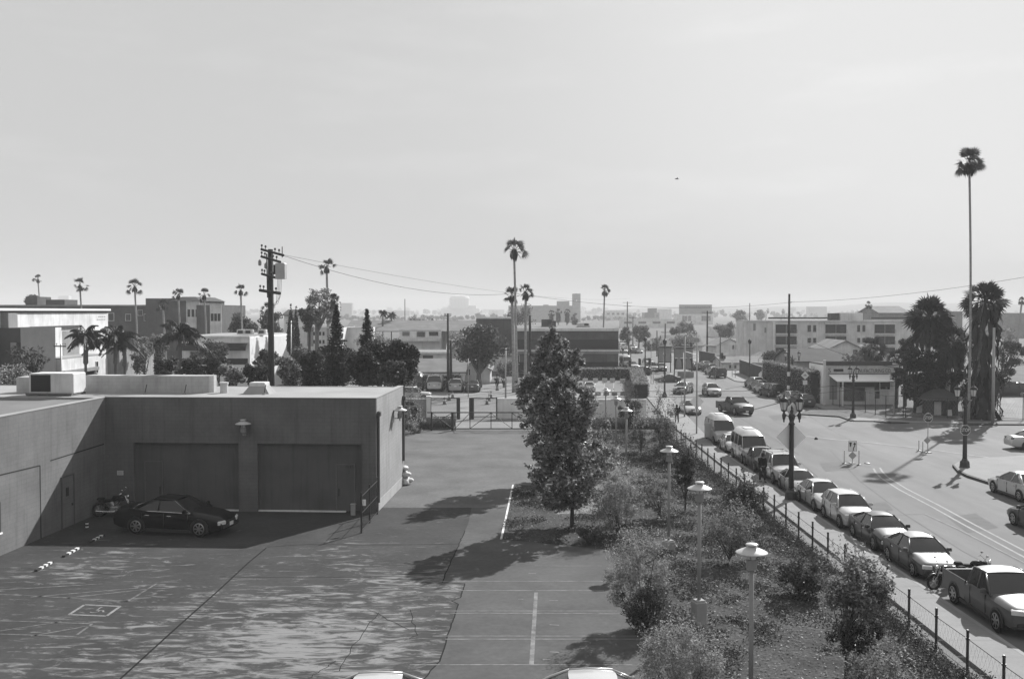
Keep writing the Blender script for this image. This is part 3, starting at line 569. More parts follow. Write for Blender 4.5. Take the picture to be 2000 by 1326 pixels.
for i, px in enumerate((896, 919, 923)):
    x = D(px, 800, yw-.3).x; o = E('gate_post', ['dark square post on the left of the open gateway', 'dark square post on the right of the open gateway', 'second dark post close against the right gateway post'][i], 'post', (x, yw-.3, 0)); MB().bev(-.14, .14, -.12, .12, 0, zt+.15, .02).build('shaft', M['metal_dark'], o); MB().bev(-.16, .16, -.14, .14, zt+.15, zt+.2, .02).build('cap', M['metal_dark'], o)
for i, (px, py, lab) in enumerate(((868, 790, 'traffic cone behind the left barred fence'), (877, 782, 'traffic cone farther back behind the left barred fence'), (884, 777, 'pale-topped traffic cone near the grey car behind the fence'), (951, 790, 'traffic cone behind the right barred fence'), (955, 783, 'traffic cone just behind another, right barred fence'), (959, 777, 'farthest traffic cone by the palm planting'))):
    o = E('traffic_cone', lab, 'traffic cone', G(px, py), 0, 'cones in the far car park'); MB().lathe([(.2, .04), (.04, .85)], n=10).build('cone', M['cone'], o); MB().box(-.26, .26, -.26, .26, 0, .045).build('foot', M['black'], o); MB().lathe([(.135, .42), (.1, .58)], n=10).build('white_band', M['white'], o)
# ================================================================== generic buildings
def windows(par, lst, y, mat_='glass_dark', frame='white_old', name='window', d=.06):
    for x0, x1, z0, z1 in lst:
        w_ = min(.12, (x1-x0)*.1); f_ = MB(); f_.box(x0-w_, x1+w_, y-d, y-.002, z1, z1+w_); f_.box(x0-w_, x1+w_, y-d-.04, y-.002, z0-w_, z0); f_.box(x0-w_, x0, y-d, y-.002, z0, z1); f_.box(x1, x1+w_, y-d, y-.002, z0, z1)
        n_ = max(1, int((x1-x0)/1.3))
        for k in range(1, n_): x = x0+(x1-x0)*k/n_; f_.box(x-.03, x+.03, y-d, y-.004, z0, z1)
        o_ = f_.build(name, M[frame], par); MB().box(x0, x1, y-.02, y-.003, z0, z1).build('pane', M[mat_], o_)
class Bld:
    """a building whose front stands at depth Y; pixel columns and rows of the front give its size"""
    def __init__(s, name, lab, cat, x0, x1, top, Y, depth, wall, roof='roof_grey', para=.0, group=None, eave=0):
        Y = FAR(Y)
        a, b = D(x0, top, Y), D(x1, top, Y); s.Y = Y; s.x0 = a.x; s.W = b.x-a.x; s.H = a.z; s.D = depth
        s.o = E(name, lab, cat, (a.x, Y, 0), 0, group)
        MB().box(0, s.W, 0, depth, 0, s.H).build('wall', M[wall], s.o)
        r = MB(); r.box(-eave, s.W+eave, -eave, depth+eave, s.H+.002, s.H+.12+para); r.build('roof', M[roof], s.o)
    def L(s, px, py): p = D(px, py, s.Y); return p.x-s.x0, p.z
    def win(s, rects, mat_='glass_dark', frame='white_old', d=.06):
        out = []
        for x0, y0, x1, y1 in rects:
            a = s.L(x0, y1); b = s.L(x1, y0); out.append((a[0], b[0], max(.05, a[1]), b[1]))
        windows(s.o, out, 0, mat_, frame, d=d)
    def slab(s, x0, y0, x1, y1, proud, m, name, back=0.0):
        a = s.L(x0, y1); b = s.L(x1, y0); return MB().box(a[0], b[0], -proud, back-.002, a[1], b[1]).build(name, M[m], s.o)
    def block(s, x0, y0, x1, y1, ya, yb, m, name):
        a = s.L(x0, y1); b = s.L(x1, y0); return MB().box(a[0], b[0], ya, yb, a[1], b[1]).build(name, M[m], s.o)
def gable(par, x0, x1, y0, y1, z, rise, m, over=.4, axis='x', thick=.15):
    """pitched roof; the ridge runs along the axis"""
    g_ = MB()
    if axis == 'x':
        ym = (y0+y1)/2
        prof = [(y0-over, z-over*rise/((y1-y0)/2)), (ym, z+rise), (y1+over, z-over*rise/((y1-y0)/2))]
        vs = [(x, yy, zz+t) for x in (x0-over, x1+over) for t in (0, thick) for yy, zz in prof]
    else:
        xm = (x0+x1)/2
        prof = [(x0-over, z-over*rise/((x1-x0)/2)), (xm, z+rise), (x1+over, z-over*rise/((x1-x0)/2))]
        vs = [(xx, y, zz+t) for y in (y0-over, y1+over) for t in (0, thick) for xx, zz in prof]
    g_.add(vs, [(0, 1, 4, 3), (1, 2, 5, 4), (6, 9, 10, 7), (7, 10, 11, 8), (3, 4, 10, 9), (4, 5, 11, 10), (0, 6, 7, 1), (1, 7, 8, 2), (0, 3, 9, 6), (2, 8, 11, 5)])
    r_ = g_.build('roof', M[m], par)
    e_ = MB()
    if axis == 'x':
        for x in (x0, x1-.05): e_.add([(x, y0, z), (x, y1, z), (x, (y0+y1)/2, z+rise-.02), (x+.05, y0, z), (x+.05, y1, z), (x+.05, (y0+y1)/2, z+rise-.02)], [(0, 1, 2), (3, 5, 4)])
    else:
        for y in (y0, y1-.05): e_.add([(x0, y, z), (x1, y, z), ((x0+x1)/2, y, z+rise-.02), (x0, y+.05, z), (x1, y+.05, z), ((x0+x1)/2, y+.05, z+rise-.02)], [(0, 1, 2), (3, 5, 4)])
    class Two:
        def build(self, name, m_, par):
            for k in (0, 1):
                h = MB(); h.add(e_.v[k*6:k*6+6], [(0, 1, 2), (3, 5, 4)]); h.build(name, m_, par)
    return r_, Two()
def house(lab, x0, x1, eave, ridge, Y, depth, wall, roof, axis, name='house', wins=(), over=.4):
    a, b = D(x0, eave, Y), D(x1, eave, Y); o = E(name, lab, 'house', (a.x, Y, 0)); W_ = b.x-a.x; h_ = a.z; rise = D(x0, ridge, Y+(depth/2 if axis == 'x' else 0)).z-h_
    MB().box(0, W_, 0, depth, 0, h_).build('wall', M[wall], o); r_, e_ = gable(o, 0, W_, 0, depth, h_, max(.4, rise), roof, over, axis); e_.build('gable_wall', M[wall], o)
    lst = []
    for u0, v0, u1, v1 in wins: p, q = D(u0, v1, Y), D(u1, v0, Y); lst.append((p.x-a.x, q.x-a.x, max(.1, p.z), q.z))
    windows(o, lst, 0); return o, W_, h_
# dark banded office block behind the tree
B = Bld('office_building', 'dark office block with two black window bands and pale string courses', 'building', 1004, 1208, 646, 172, 62, 'brick', 'roof_grey')
B.slab(1004, 641, 1208.6, 646.5, .35, 'pale', 'cornice'); B.slab(1004, 682, 1208.4, 691, .22, 'mid', 'string_course'); B.slab(1004, 683.5, 1208.5, 686, .4, 'pale', 'ledge')
B.slab(1010, 663, 1207.5, 682, .06, 'band_glass', 'window_band'); B.slab(1010, 707, 1207.5, 727, .06, 'band_glass', 'window_band'); B.slab(1030, 646.6, 1034, 728, .45, 'brick', 'pier'); B.slab(1004, 646.6, 1006, 728, .3, 'white_old', 'corner_strip')
B.slab(1144, 646.6, 1146, 663, .05, 'dark', 'panel_joint'); B.slab(1183, 691, 1185, 707, .05, 'dark', 'panel_joint'); B.win([(990+17, 693, 1014, 711)])
B2 = Bld('office_wing', 'tall blank dark wing left of the banded office block', 'building', 930, 1003.5, 622, 176, 30, 'brick', 'roof_grey'); B2.slab(930, 619.5, 1003.8, 622.5, .25, 'pale', 'cornice'); B2.slab(930, 690, 1003, 694, .2, 'pale', 'ledge'); B2.slab(928, 697, 1003, 728, .1, 'pale', 'base_wall'); B2.win([(988, 696, 1000, 710)])
for i, (x0, x1, y0, y1, lab) in enumerate(((1058, 1078, 624, 638, 'dark boxy cooling unit on the roof of the banded office block'), (1128, 1152, 631, 640, 'pale rooftop unit with a dark opening near the right end of the office roof'), (1079, 1086, 627, 638, 'small dark unit beside the cooling unit on the office roof'))):
    Y = 205; a = D(x0, y1, Y); b = D(x1, y0, Y); o = E('rooftop_unit', lab, 'rooftop unit', (a.x, Y, B.H+.13)); h_ = b.z-B.H-.1
    MB().bev(0, b.x-a.x, 0, 2.2, .15, h_, .06).build('casing', M['dark' if i != 1 else 'pale'], o); MB().box((b.x-a.x)*.55, (b.x-a.x)*.9, -.03, 0, .3, h_*.85).build('grille', M['black'], o); MB().box(-.1, b.x-a.x+.1, -.1, 2.3, 0, .15).build('skid', M['mid'], o)
# clock tower building
B = Bld('clock_tower_building', 'hazy pale hall with a slim clock tower at its right end', 'building', 993, 1120, 599, 400, 40, 'mid', 'roof_mid'); B.slab(993, 597, 1120, 600, .6, 'mid', 'cornice'); B.block(1089, 588, 1113, 599, 8, 20, 'mid', 'penthouse'); B.block(1062, 595, 1072, 599, 8, 16, 'mid', 'penthouse')
a = B.L(1118, 606)[0]; b = B.L(1133.5, 606)[0]; zt = B.L(1118, 575)[1]; MB().box(a, b, -2, b-a-2, 0, zt).build('tower', M['mid'], B.o); t_ = MB(); m_ = (a+b)/2; yy = (b-a)/2-2; q_ = (b-a)/2
t_.add([(m_-q_-.4, yy-q_-.4, zt), (m_+q_+.4, yy-q_-.4, zt), (m_+q_+.4, yy+q_+.4, zt), (m_-q_-.4, yy+q_+.4, zt), (m_, yy, zt+1.1)], [(0, 1, 4), (1, 2, 4), (2, 3, 4), (3, 0, 4), (3, 2, 1, 0)]); t_.build('tower_roof', M['roof_mid'], B.o)
c_ = MB(); zc = B.L(1126, 587)[1]; c_.add([(m_+.75*math.cos(k*PI/10), -2.03, zc+.75*math.sin(k*PI/10)) for k in range(20)], [tuple(range(20))]); c_.build('clock_face', M['white'], B.o)
B.slab(1118, 573.6, 1133.5, 576, 2.25, 'mid', 'tower_band')
# far domed block
B = Bld('domed_building', 'ghostly stepped block with a round drum top in the haze', 'building', 862, 937, 603, 600, 40, 'pale', 'roof_mid'); MB().lathe([(B.W*.27, 0), (B.W*.27, B.L(900, 583)[1]-B.H), (B.W*.22, B.L(900, 578)[1]-B.H), (B.W*.08, B.L(900, 576)[1]-B.H)], (B.W*.47, 18, B.H), 20).build('drum', M['pale'], B.o); B.block(875, 597, 930, 603, 4, 34, 'pale', 'upper_floor')
for y in (586, 591, 596): B.slab(889, y, 915, y+2, -4.5+.02, 'dark', 'window_band', 0) if False else None
o = B.slab(800+64, 600, 890, 602, .4, 'white', 'roof_sign')
# long dark brick block at the left, with turrets
B = Bld('brick_building', 'long dark brick apartment block with two lit turrets on the left skyline', 'building', -60, 362, 597, 190, 30, 'brick', 'roof_dark'); B.slab(-60, 595.5, 362, 598.5, .3, 'mid', 'cornice')
B.win([(270, 606, 278, 616), (246, 614, 255, 626), (212, 612, 222, 626), (282, 614, 291, 626), (300, 614, 308, 626)], d=.05)
for i, (x0, x1, xs_, top, m_) in enumerate(((290, 370, 328, 583, 0), (345, 397, 371, 588, 1), (393, 441, 419, 596, 1))):
    a, b, c_ = B.L(x0, top), B.L(x1, top), B.L(xs_, top); k_ = MB().box(a[0], b[0], -1.5-i*.7, 14, 0, a[1]).build('turret', M['brick'], B.o)
    if m_:
        MB().box(c_[0], b[0]+.02, -1.56-i*.7, -1.5-i*.7-.002, 0, a[1]).build('painted_lit_face', M['white_old'], k_)  # pale slab: sunlight on the turret's right half is put into the colour
        for u in (.2, .5, .8): x = c_[0]+(b[0]-c_[0])*u; MB().box(x-.25, x+.25, -1.6-i*.7, -1.562-i*.7, a[1]-3.0, a[1]-1.6).build('slit_window', M['black'], k_)
        rf_ = MB(); y_ = -2-i*.7; rf_.add([(a[0]-.3, y_, a[1]), (b[0]+.3, y_, a[1]), (b[0]+.3, 14, a[1]), (a[0]-.3, 14, a[1]), (a[0]+1.3, y_+2, a[1]+.8), (b[0]-1.3, y_+2, a[1]+.8), (b[0]-1.3, 12, a[1]+.8), (a[0]+1.3, 12, a[1]+.8)], [(0, 1, 5, 4), (1, 2, 6, 5), (2, 3, 7, 6), (3, 0, 4, 7), (4, 5, 6, 7)])
        if i == 1: rf_.build('turret_roof', M['roof_dark'], k_)
for x0, x1, y in ((0, 24, 578), (42, 80, 584)): B.block(x0, y, x1, 598, 10, 16, 'brick', 'stair_tower')
# white commercial building far left: its sunlit long side runs away from the camera
class Side(Bld):
    """the same, but the face looks to the right (+x) and recedes; near end at column xa, far end at column xb, on the plane X"""
    def __init__(s, name, lab, cat, X, xa, xb, top, zt, depth, wall, roof, para=.0):
        s.X = X; s.y0 = X/((xa-1000)/F); s.W = X/((xb-1000)/F)-s.y0; s.H = zt; s.D = depth
        s.o = E(name, lab, cat, (X, s.y0, 0), PI/2); MB().box(0, s.W, 0, depth, 0, s.H).build('wall', M[wall], s.o); MB().box(-.02, s.W+.02, -.02, depth+.02, s.H+.002, s.H+.12+para).build('roof', M[roof], s.o)
    def L(s, px, py): Y = s.X/((px-1000)/F); return Y-s.y0, D(px, py, Y).z
B = Side('white_building', 'large white flat-roofed building with a thin dark cornice, far left', 'building', -47.5, -60, 211, 606, 10.72, 26, 'white_old', 'roof_white', .05)
MB().box(-.1, B.W+.15, -.3, -.003, B.H-.06, B.H+.16).build('cornice', M['white'], B.o); MB().box(0, B.W+.1, -.12, -.004, B.H-.24, B.H-.07).build('painted_cornice_shadow', M['dark'], B.o)  # dark strip draws the shadow under the cornice in colour
b_ = MB()
for x0, x1, y in ((192, 201, 618.6), (203, 205.5, 618.4), (189, 206, 624)):
    p, q = B.L(x0, y+1), B.L(x1, y-1)
    for u in np.arange(p[0], q[0], .5): b_.plate([(u, p[1]), (u+.34, p[1]), (u+.39, q[1]), (u+.05, q[1])], -.02, -.003)
b_.build('wall_lettering', M['mid'], B.o)
p = B.L(58, 638); q = B.L(155, 638); MB().box(p[0], q[0], -.25, -.003, p[1]-.2, p[1]).build('ledge', M['dark'], B.o); p = B.L(108, 698); q = B.L(115, 679); windows(B.o, [(p[0], q[0], p[1], q[1])], 0); p = B.L(122, 700); q = B.L(154, 645); MB().box(p[0], q[0], -.04, -.003, p[1], q[1]).build('grey_bay', M['mid'], B.o)
p = B.L(2, 640); q = B.L(20, 612); MB().box(p[0], q[0], -.7, -.003, 4, B.H-.3).build('chimney', M['mid'], B.o)
def annex(x0, x1, top, Y, m_, dp):
    a, b, Z = D(x0, top, Y).x, D(x1, top, Y).x, D(x0, top, Y).z; y_ = Y-B.y0; return MB().box(y_, y_+dp, -(b-B.X), -.004, 0, Z).build('annex', M[m_], B.o)
annex(0, 78, 641, 99, 'white_old', 4.7); a_ = annex(-10, 40, 640.5, 92, 'dark', 6.99)
o_ = E('annex_window', 'paired window in the dark annex of the white building at the left edge', 'window', (D(21, 690, 91.9).x, 91.9, D(21, 692, 91.9).z)); wz = D(21, 669, 91.9).z-o_.location.z; MB().box(0, .55, -.05, .05, 0, wz).build('frame', M['mid'], o_); MB().box(.6, .95, -.03, .05, 0, wz).build('pane', M['black'], o_); MB().box(0, .55, -.07, -.051, wz*.5-.04, wz*.5+.04).build('crossbar', M['dark'], o_)
B = Side('white_shed', 'low white shed with a band of canopy in front of the large white building', 'building', -45.2, 117, 206, 698, 5.8, 8, 'white_old', 'roof_white')
p = B.L(119, 722); q = B.L(186, 713); MB().box(p[0], q[0], -.4, -.003, q[1]-.5, q[1]-.15).build('canopy', M['mid'], B.o); p = B.L(163, 742); q = B.L(184, 720); MB().box(p[0], q[0], -.03, -.003, .05, q[1]).build('shutter', M['dark'], B.o); p = B.L(186, 728); q = B.L(190, 706); windows(B.o, [(p[0], q[0], p[1], q[1])], 0)
B = Bld('grey_shed', 'narrow grey shed right of the low white shed', 'building', 207, 233, 680, 104, 10, 'mid', 'roof_grey'); B.slab(207, 700, 210, 735, .1, 'white_old', 'corner_post'); B.win([(222, 690, 229, 704)])
# building with the dark arched awning
B = Bld('shop_building', 'white flat-roofed shop with a long dark arched awning', 'building', 352, 488, 658, 132, 22, 'pale', 'roof_white'); B.slab(352, 656, 488, 660, .2, 'white_old', 'cornice')
aw = MB(); p, q = B.L(352, 684), B.L(486, 670); n = 6
pts = [(-1.6*math.sin(k/n*PI/2), q[1]-(q[1]-p[1])*(1-math.cos(k/n*PI/2))) for k in range(n+1)]
vs = [(x, y-.003, z) for x in (p[0], q[0]) for y, z in pts]; aw.add(vs, [(k, k+1, n+2+k, n+1+k) for k in range(n)]); aw.add([(p[0], -.003, p[1]), (q[0], -.003, p[1])]+[], []) ; aw.build('awning', M['awning'], B.o); B.slab(352, 700, 484, 712, .05, 'awning', 'lower_awning'); B.slab(400, 664, 446, 668, .05, 'white', 'roof_panel'); B.win([(372, 687, 398, 698), (410, 687, 440, 698)])
sd = MB(); a = D(487.5, 660, 132); p = a-Vector((B.x0, B.Y, 0)); e2 = D(558, 655, 146)-Vector((B.x0, B.Y, 0)); B.o
sd.prism([(p.x+.02, -.05), (e2.x, e2.y), (e2.x, e2.y+10), (p.x+.02, 14)], 0, p.z); sd.build('side_wing', M['white'], B.o)
ar = MB(); dirv = Vector((e2.x-p.x, e2.y+.05, 0)); L_ = dirv.length; dirv.normalize(); nv = Vector((dirv.y, -dirv.x, 0))
def onside(u, z): return Vector((p.x+.02, -.05, 0))+dirv*u+nv*.02+Vector((0, 0, z))
tri = [(.6, 4.9), (2.0, 4.9), (1.3, 6.0)]; ar.add([onside(u, z) for u, z in tri], [(0, 1, 2)])
for u0, u1, z0, z1 in ((.75, 1.85, 3.9, 4.35), (1.15, 1.45, 3.0, 3.5), (.85, 1.75, 2.2, 2.5)): ar.add([onside(u0, z0), onside(u1, z0), onside(u1, z1), onside(u0, z1)], [(0, 1, 2, 3)])
ar.build('painted_arrow', M['pale'], B.o)
for i, (px, lab) in enumerate(((470, 'low white unit left on the awning shop roof'), (485, 'white cage unit in the middle of the awning shop roof'), (511, 'small grey unit at the right of the awning shop roof'))):
    a = D(px, 655, 138); o = E('rooftop_unit', lab, 'rooftop unit', (a.x, 138, B.H+.12)); MB().bev(-.55, .55, 0, 1, .1, .75, .05).build('casing', M['white_old'], o); MB().box(-.4, .3, -.02, 0, .2, .62).build('grille', M['dark'], o)
h = house('small house with a dark hipped roof behind the cypress pair', 555, 600, 616, 606, 178, 10, 'pale', 'roof_dark', 'x', wins=[(566, 622, 572, 632)])
B = Bld('pale_apartments', 'two-storey pale flats behind the cypress pair and the tall bare tree', 'building', 578, 665, 640, 150, 14, 'pale', 'roof_grey'); B.slab(578, 638.5, 665, 641, .2, 'white_old', 'cornice'); B.slab(600, 641, 612, 676, .1, 'mid', 'painted_shade_bay'); B.win([(622, 648, 627, 655), (630, 648, 634, 655), (622, 664, 627, 671), (630, 664, 634, 671), (611, 648, 615, 655), (611, 664, 615, 671)])  # the bay's shade is put into the colour of a grey slab
B = Bld('grey_block', 'plain grey block behind the tall conifer', 'building', 666, 712, 641, 156, 12, 'pale', 'roof_grey'); B.slab(666, 639.5, 712, 641.5, .2, 'white_old', 'cornice')
B = Bld('motel_building', 'pale two-storey motel with a broad roof and a row of windows', 'building', 780, 862, 646, 205, 22, 'pale', 'roof_mid'); B.win([(786, 648, 800, 656), (814, 648, 830, 658), (838, 648, 856, 656)], d=.05); B.slab(780, 660, 860, 666, 1.2, 'pale', 'balcony'); r_, e_ = gable(B.o, -11, B.W+9, 1, 20, B.H-.1, 2.0, 'roof_mid', .6); e_.build('gable_wall', M['pale'], B.o)
B = Bld('carport_building', 'low pale building with carports below the motel', 'building', 800, 880, 690, 165, 14, 'white_old', 'roof_mid'); B.slab(826, 694, 846, 703, .04, 'dark', 'opening'); B.slab(806, 694, 818, 703, .04, 'dark', 'opening'); B.slab(800, 686, 880, 690, 1.0, 'pale', 'canopy')
o, W_, h_ = house('low bungalow with a broad mid-grey roof behind the parked cars', 800, 905, 727, 702, 141, 13, 'pale', 'roof_mid', 'x', wins=[(840, 730, 850, 738)]); MB().box(W_-.4, W_+.1, -.35, -.02, 0, h_).build('corner_post', M['white'], o); MB().box(-.4, W_+.4, -.45, -.38, h_-.35, h_-.15).build('fascia', M['white'], o)
o, W_, h_ = house('white gabled bungalow behind the big forked tree', 896, 957, 722, 706, 145, 11, 'white_old', 'roof_mid', 'y', wins=[(906, 721, 918, 732)])
# right side: long pale apartments with recessed balconies
B = Bld('apartment_building', 'long pale apartment block with recessed dark balconies, right of the street', 'building', 1452, 1790, 627, 205, 6.5, 'white_shade', 'roof_white')
for x0, x1 in ((1515, 1556), (1612, 1653), (1708, 1748)):
    for k, (y0, y1) in enumerate(((634, 651), (657, 673), (679, 690))):
        a, b = B.L(x0, y1), B.L(x1, y0); f_ = MB().box(a[0], b[0], -.02, -.002, a[1], b[1]).build('balcony', M['black'], B.o); MB().box(a[0]-.1, b[0]+.1, -.5, -.02, a[1]-.2, a[1]).build('balcony_slab', M['pale'], f_)
        r_ = MB(); r_.box(a[0], b[0], -.45, -.42, a[1]+.7, a[1]+.76)
        for q in range(9): x = a[0]+(b[0]-a[0])*q/8; r_.box(x-.02, x+.02, -.45, -.42, a[1], a[1]+.7)
        r_.build('railing', M['dark'], f_); x = (a[0]+b[0])/2; MB().box(x-.07, x+.07, -.1, -.02, a[1], b[1]).build('mullion', M['mid'], f_)
        MB().box(b[0]-1.3, b[0]-.15, -.04, -.021, a[1], b[1]-.3).build('sliding_door', M['glass_dark'], f_)
    B.slab(x0-2, 629.5, x1+2, 633.5, .35, 'white_old', 'balcony_hood')
B.win([(1577, 635, 1584, 648), (1588, 635, 1594, 648), (1577, 660, 1584, 669), (1588, 660, 1594, 669), (1674, 635, 1680, 648), (1684, 635, 1690, 648), (1674, 660, 1680, 669), (1684, 660, 1690, 669)])
for x0, x1, pr_ in ((1452, 1470, .5), (1560, 1607, .35), (1657, 1702, .35), (1752, 1790, .35)):
    pass
B.slab(1452, 630, 1457, 720, .25, 'pale', 'pier'); B.slab(1508, 628, 1513, 720, .35, 'pale', 'pier'); B.slab(1452, 625.5, 1790, 628.5, .25, 'white_old', 'coping'); B.slab(1471, 632, 1476, 646, .02, 'mid', 'blind_window'); B.slab(1493, 640, 1497, 650, .02, 'mid', 'blind_window'); B.block(1648, 611, 1692, 627, 2, 6, 'pale', 'stair_tower'); B.block(1631, 612, 1646, 627, 2.5, 5, 'dark', 'lift_frame')
for xa, xb in ((1505, 1630), (1708, 1780)): p = B.L(xa, 622); q = B.L(xb, 622); MB().box(p[0], q[0], 1.8, 1.9, p[1]-.1, p[1]+.25).build('roof_rail', M['dark'], B.o)
# houses in front of it
o, W_, h_ = house('white gabled house in front of the pale apartments', 1618, 1684, 682, 666, 172, 10, 'white_old', 'roof_mid', 'y', wins=[(1666, 683, 1675, 692)])
o, W_, h_ = house('house with a broad dark shingle roof behind the white store', 1556, 1650, 706, 682, 150, 12, 'mid', 'roof_dark', 'x')
o, W_, h_ = house('long low bungalow with pale roof by the side street', 1412, 1492, 709, 697, 178, 9, 'pale', 'roof_mid', 'x', wins=[(1424, 713, 1428, 719), (1434, 713, 1438, 719), (1445, 713, 1450, 719)])
o, W_, h_ = house('small gabled bungalow behind the crossing sign', 1483, 1524, 703, 692, 184, 8, 'pale', 'roof_mid', 'y', wins=[(1500, 706, 1506, 712)])
o, W_, h_ = house('pale two-storey gabled house left of the apartments', 1398, 1452, 676, 662, 235, 12, 'white_old', 'roof_mid', 'y', wins=[(1430, 674, 1434, 682), (1437, 674, 1440, 682)])
o, W_, h_ = house('pale bungalow with a low gable behind the street panels', 1300, 1372, 676, 655, 270, 14, 'pale', 'roof_mid', 'x', wins=[(1312, 664, 1320, 672), (1340, 668, 1346, 675)])
# corner store
B = Bld('corner_store', 'white flat-roofed corner store with a lean-to awning and a faded painted sign', 'building', 1610, 1756, 713, 112, 5.6, 'white_shade', 'roof_dark'); B.slab(1610, 705.5, 1742, 713.5, .12, 'dark', 'parapet_band'); MB().box(-.03, -.003, 0, 5.6, 0, B.H-.05).build('side_wall', M['white_bright'], B.o); 
MB().box(-.12, .12, -.2, -.003, 0, B.L(1610, 703)[1]).build('corner_pipe', M['pale'], B.o); p, q = B.L(1617, 733), B.L(1742, 729)
aw = MB(); a = B.L(1618, 731); b = B.L(1740, 731); c_ = B.L(1636, 742); d_ = B.L(1746, 742); aw.add([(a[0], -.003, a[1]), (b[0], -.003, b[1]), (d_[0], -1.7, c_[1]), (c_[0]-.6, -1.7, c_[1]), (a[0], -.003, a[1]-.1), (b[0], -.003, b[1]-.1), (d_[0], -1.7, c_[1]-.1), (c_[0]-.6, -1.7, c_[1]-.1)], [(0, 1, 2, 3), (7, 6, 5, 4), (3, 2, 6, 7), (0, 3, 7, 4), (1, 5, 6, 2)]); aw.build('awning', M['white_bright'], B.o)
for x in (1637, 1741): a = B.L(x, 742); MB().box(a[0]-.07, a[0]+.07, -1.66, -1.52, 0, a[1]-.1).build('awning_post', M['white'], B.o)
B.slab(1617, 729, 1735, 731, .1, 'mid', 'sign_ledge'); B.slab(1640, 743, 1738, 756, .03, 'dark', 'painted_awning_shade'); B.slab(1708, 745, 1717, 762, .05, 'black', 'doorway'); B.win([(1719, 746, 1738, 760), (1708, 764, 1718, 778)], frame='pale')  # dark slab below the awning has the awning's shade in its colour
ob = B.slab(1647, 757, 1689, 783, .08, 'picture', 'mural'); B.slab(1620, 735, 1635, 780, .02, 'mid', 'shutter'); B.slab(1628, 720.5, 1647, 725.5, .06, 'black', 'sign_board'); x = (B.L(1673, 722)[0]+B.L(1735, 722)[0])/2
text_mesh('MANUFACTURING CO.', .62, M['dark'], 'lettering', B.o, (x, -.02, B.L(1700, 724.5)[1]), sx=.66)
p = B.L(1622, 724); text_mesh('S', .75, M['dark'], 'lettering', B.o, (p[0]-.1, -.02, p[1])); p = B.L(1637, 723); text_mesh('LEWIS', .26, M['sign_white'], 'lettering', B.o, (p[0], -.08, p[1])) if False else None
s0 = Vector((0, 5.6, 0)); s1 = Vector((0, 0, 0)); dv = (s1-s0).normalized(); nv = Vector((dv.y, -dv.x, 0)); b_ = MB()
for u0, u1, z0, z1 in ((.8, 4.2, 2.2, 3.4), (.8, 2.2, 3.7, 4.2)): b_.add([s0+dv*u+nv*.05+Vector((0, 0, z)) for u, z in ((u0, z0), (u1, z0), (u1, z1), (u0, z1))], [(0, 1, 2, 3)])
b_.build('faded_painting', M['pale'], B.o)
# hazy blocks far away
far_b = [
 ('hazy grey cube on the far left skyline', 114, 134, 578, 620, 'pale'), ('pale boxy block fading into haze right of the tall bare tree', 664, 687, 592, 520, 'mid'),
 ('broad low pale block left of the clock tower hall, almost lost in haze', 955, 985, 605, 650, 'mid'), ('wide pale warehouse with a band of dark windows beyond the office block', 1184, 1222, 607, 420, 'pale'),
 ('hazy block with a dark stepped top storey', 1258, 1288, 611, 400, 'mid'), ('plain pale hazy block right of the stepped one', 1288, 1312, 604, 420, 'pale'), ('low pale strip of shops left of the signboard building', 1215, 1326, 624, 360, 'pale'),
 ('hazy slab building on the skyline above the apartments', 1580, 1615, 599, 520, 'mid'), ('grey hip-roofed block behind the apartment roof', 1718, 1775, 612, 300, 'mid'), ('pale hazy block just left of the shaggy palm', 1838, 1880, 609, 300, 'mid'),
 ('low hazy block right of the shaggy palm', 1965, 2060, 612, 330, 'mid'), ('pale block beside the domed one in the haze', 740, 800, 607, 560, 'mid'), ('pale low house block with carports at mid distance', 1400, 1450, 640, 330, 'pale')]
for i, (lab, x0, x1, top, Y, m_) in enumerate(far_b):
    B = Bld('far_building', lab, 'building', x0, x1, top, Y, 18, m_, 'roof_mid')
    if i in (3, 4, 6, 12):
        n = 4
        for k in range(n): xa = x0+(x1-x0)*(k+.15)/n; B.slab(xa, top+4, xa+(x1-x0)*.55/n, top+8, .05, 'dark', 'window')
    if i == 4: B.block(x0+10, top-9, x0+26, top, 3, 12, 'dark', 'upper_floor'); B.block(x0+1, top-.5, x0+20, top+9, -.3, -.01, 'dark', 'dark_front')
    if i == 8: r_, e_ = gable(B.o, 0, B.W, 0, 18, B.H+.1, 2, 'roof_mid', .5); e_.build('gable_wall', M['mid'], B.o)
B = Bld('signboard_building', 'hazy block with a tall rooftop signboard above small windows', 'building', 1324, 1393, 614, 380, 20, 'pale', 'roof_mid'); B.block(1327, 595, 1391, 613.5, 1, 2, 'mid', 'signboard'); B.win([(1332.5, 617, 1342, 627), (1370, 617, 1388, 627), (1344, 617, 1350, 627)], d=.05); B.slab(1328, 606, 1344, 612, -.8, 'dark', 'louvre', 1.0) if False else None
b_ = MB()
for k in range(12): p, q = B.L(1338+k*4.2, 601.5), B.L(1340.8+k*4.2, 599); b_.box(p[0], q[0], .9, .98, p[1], q[1]+(k % 3)*.12)
b_.build('signboard_lettering', M['dark'], B.o)
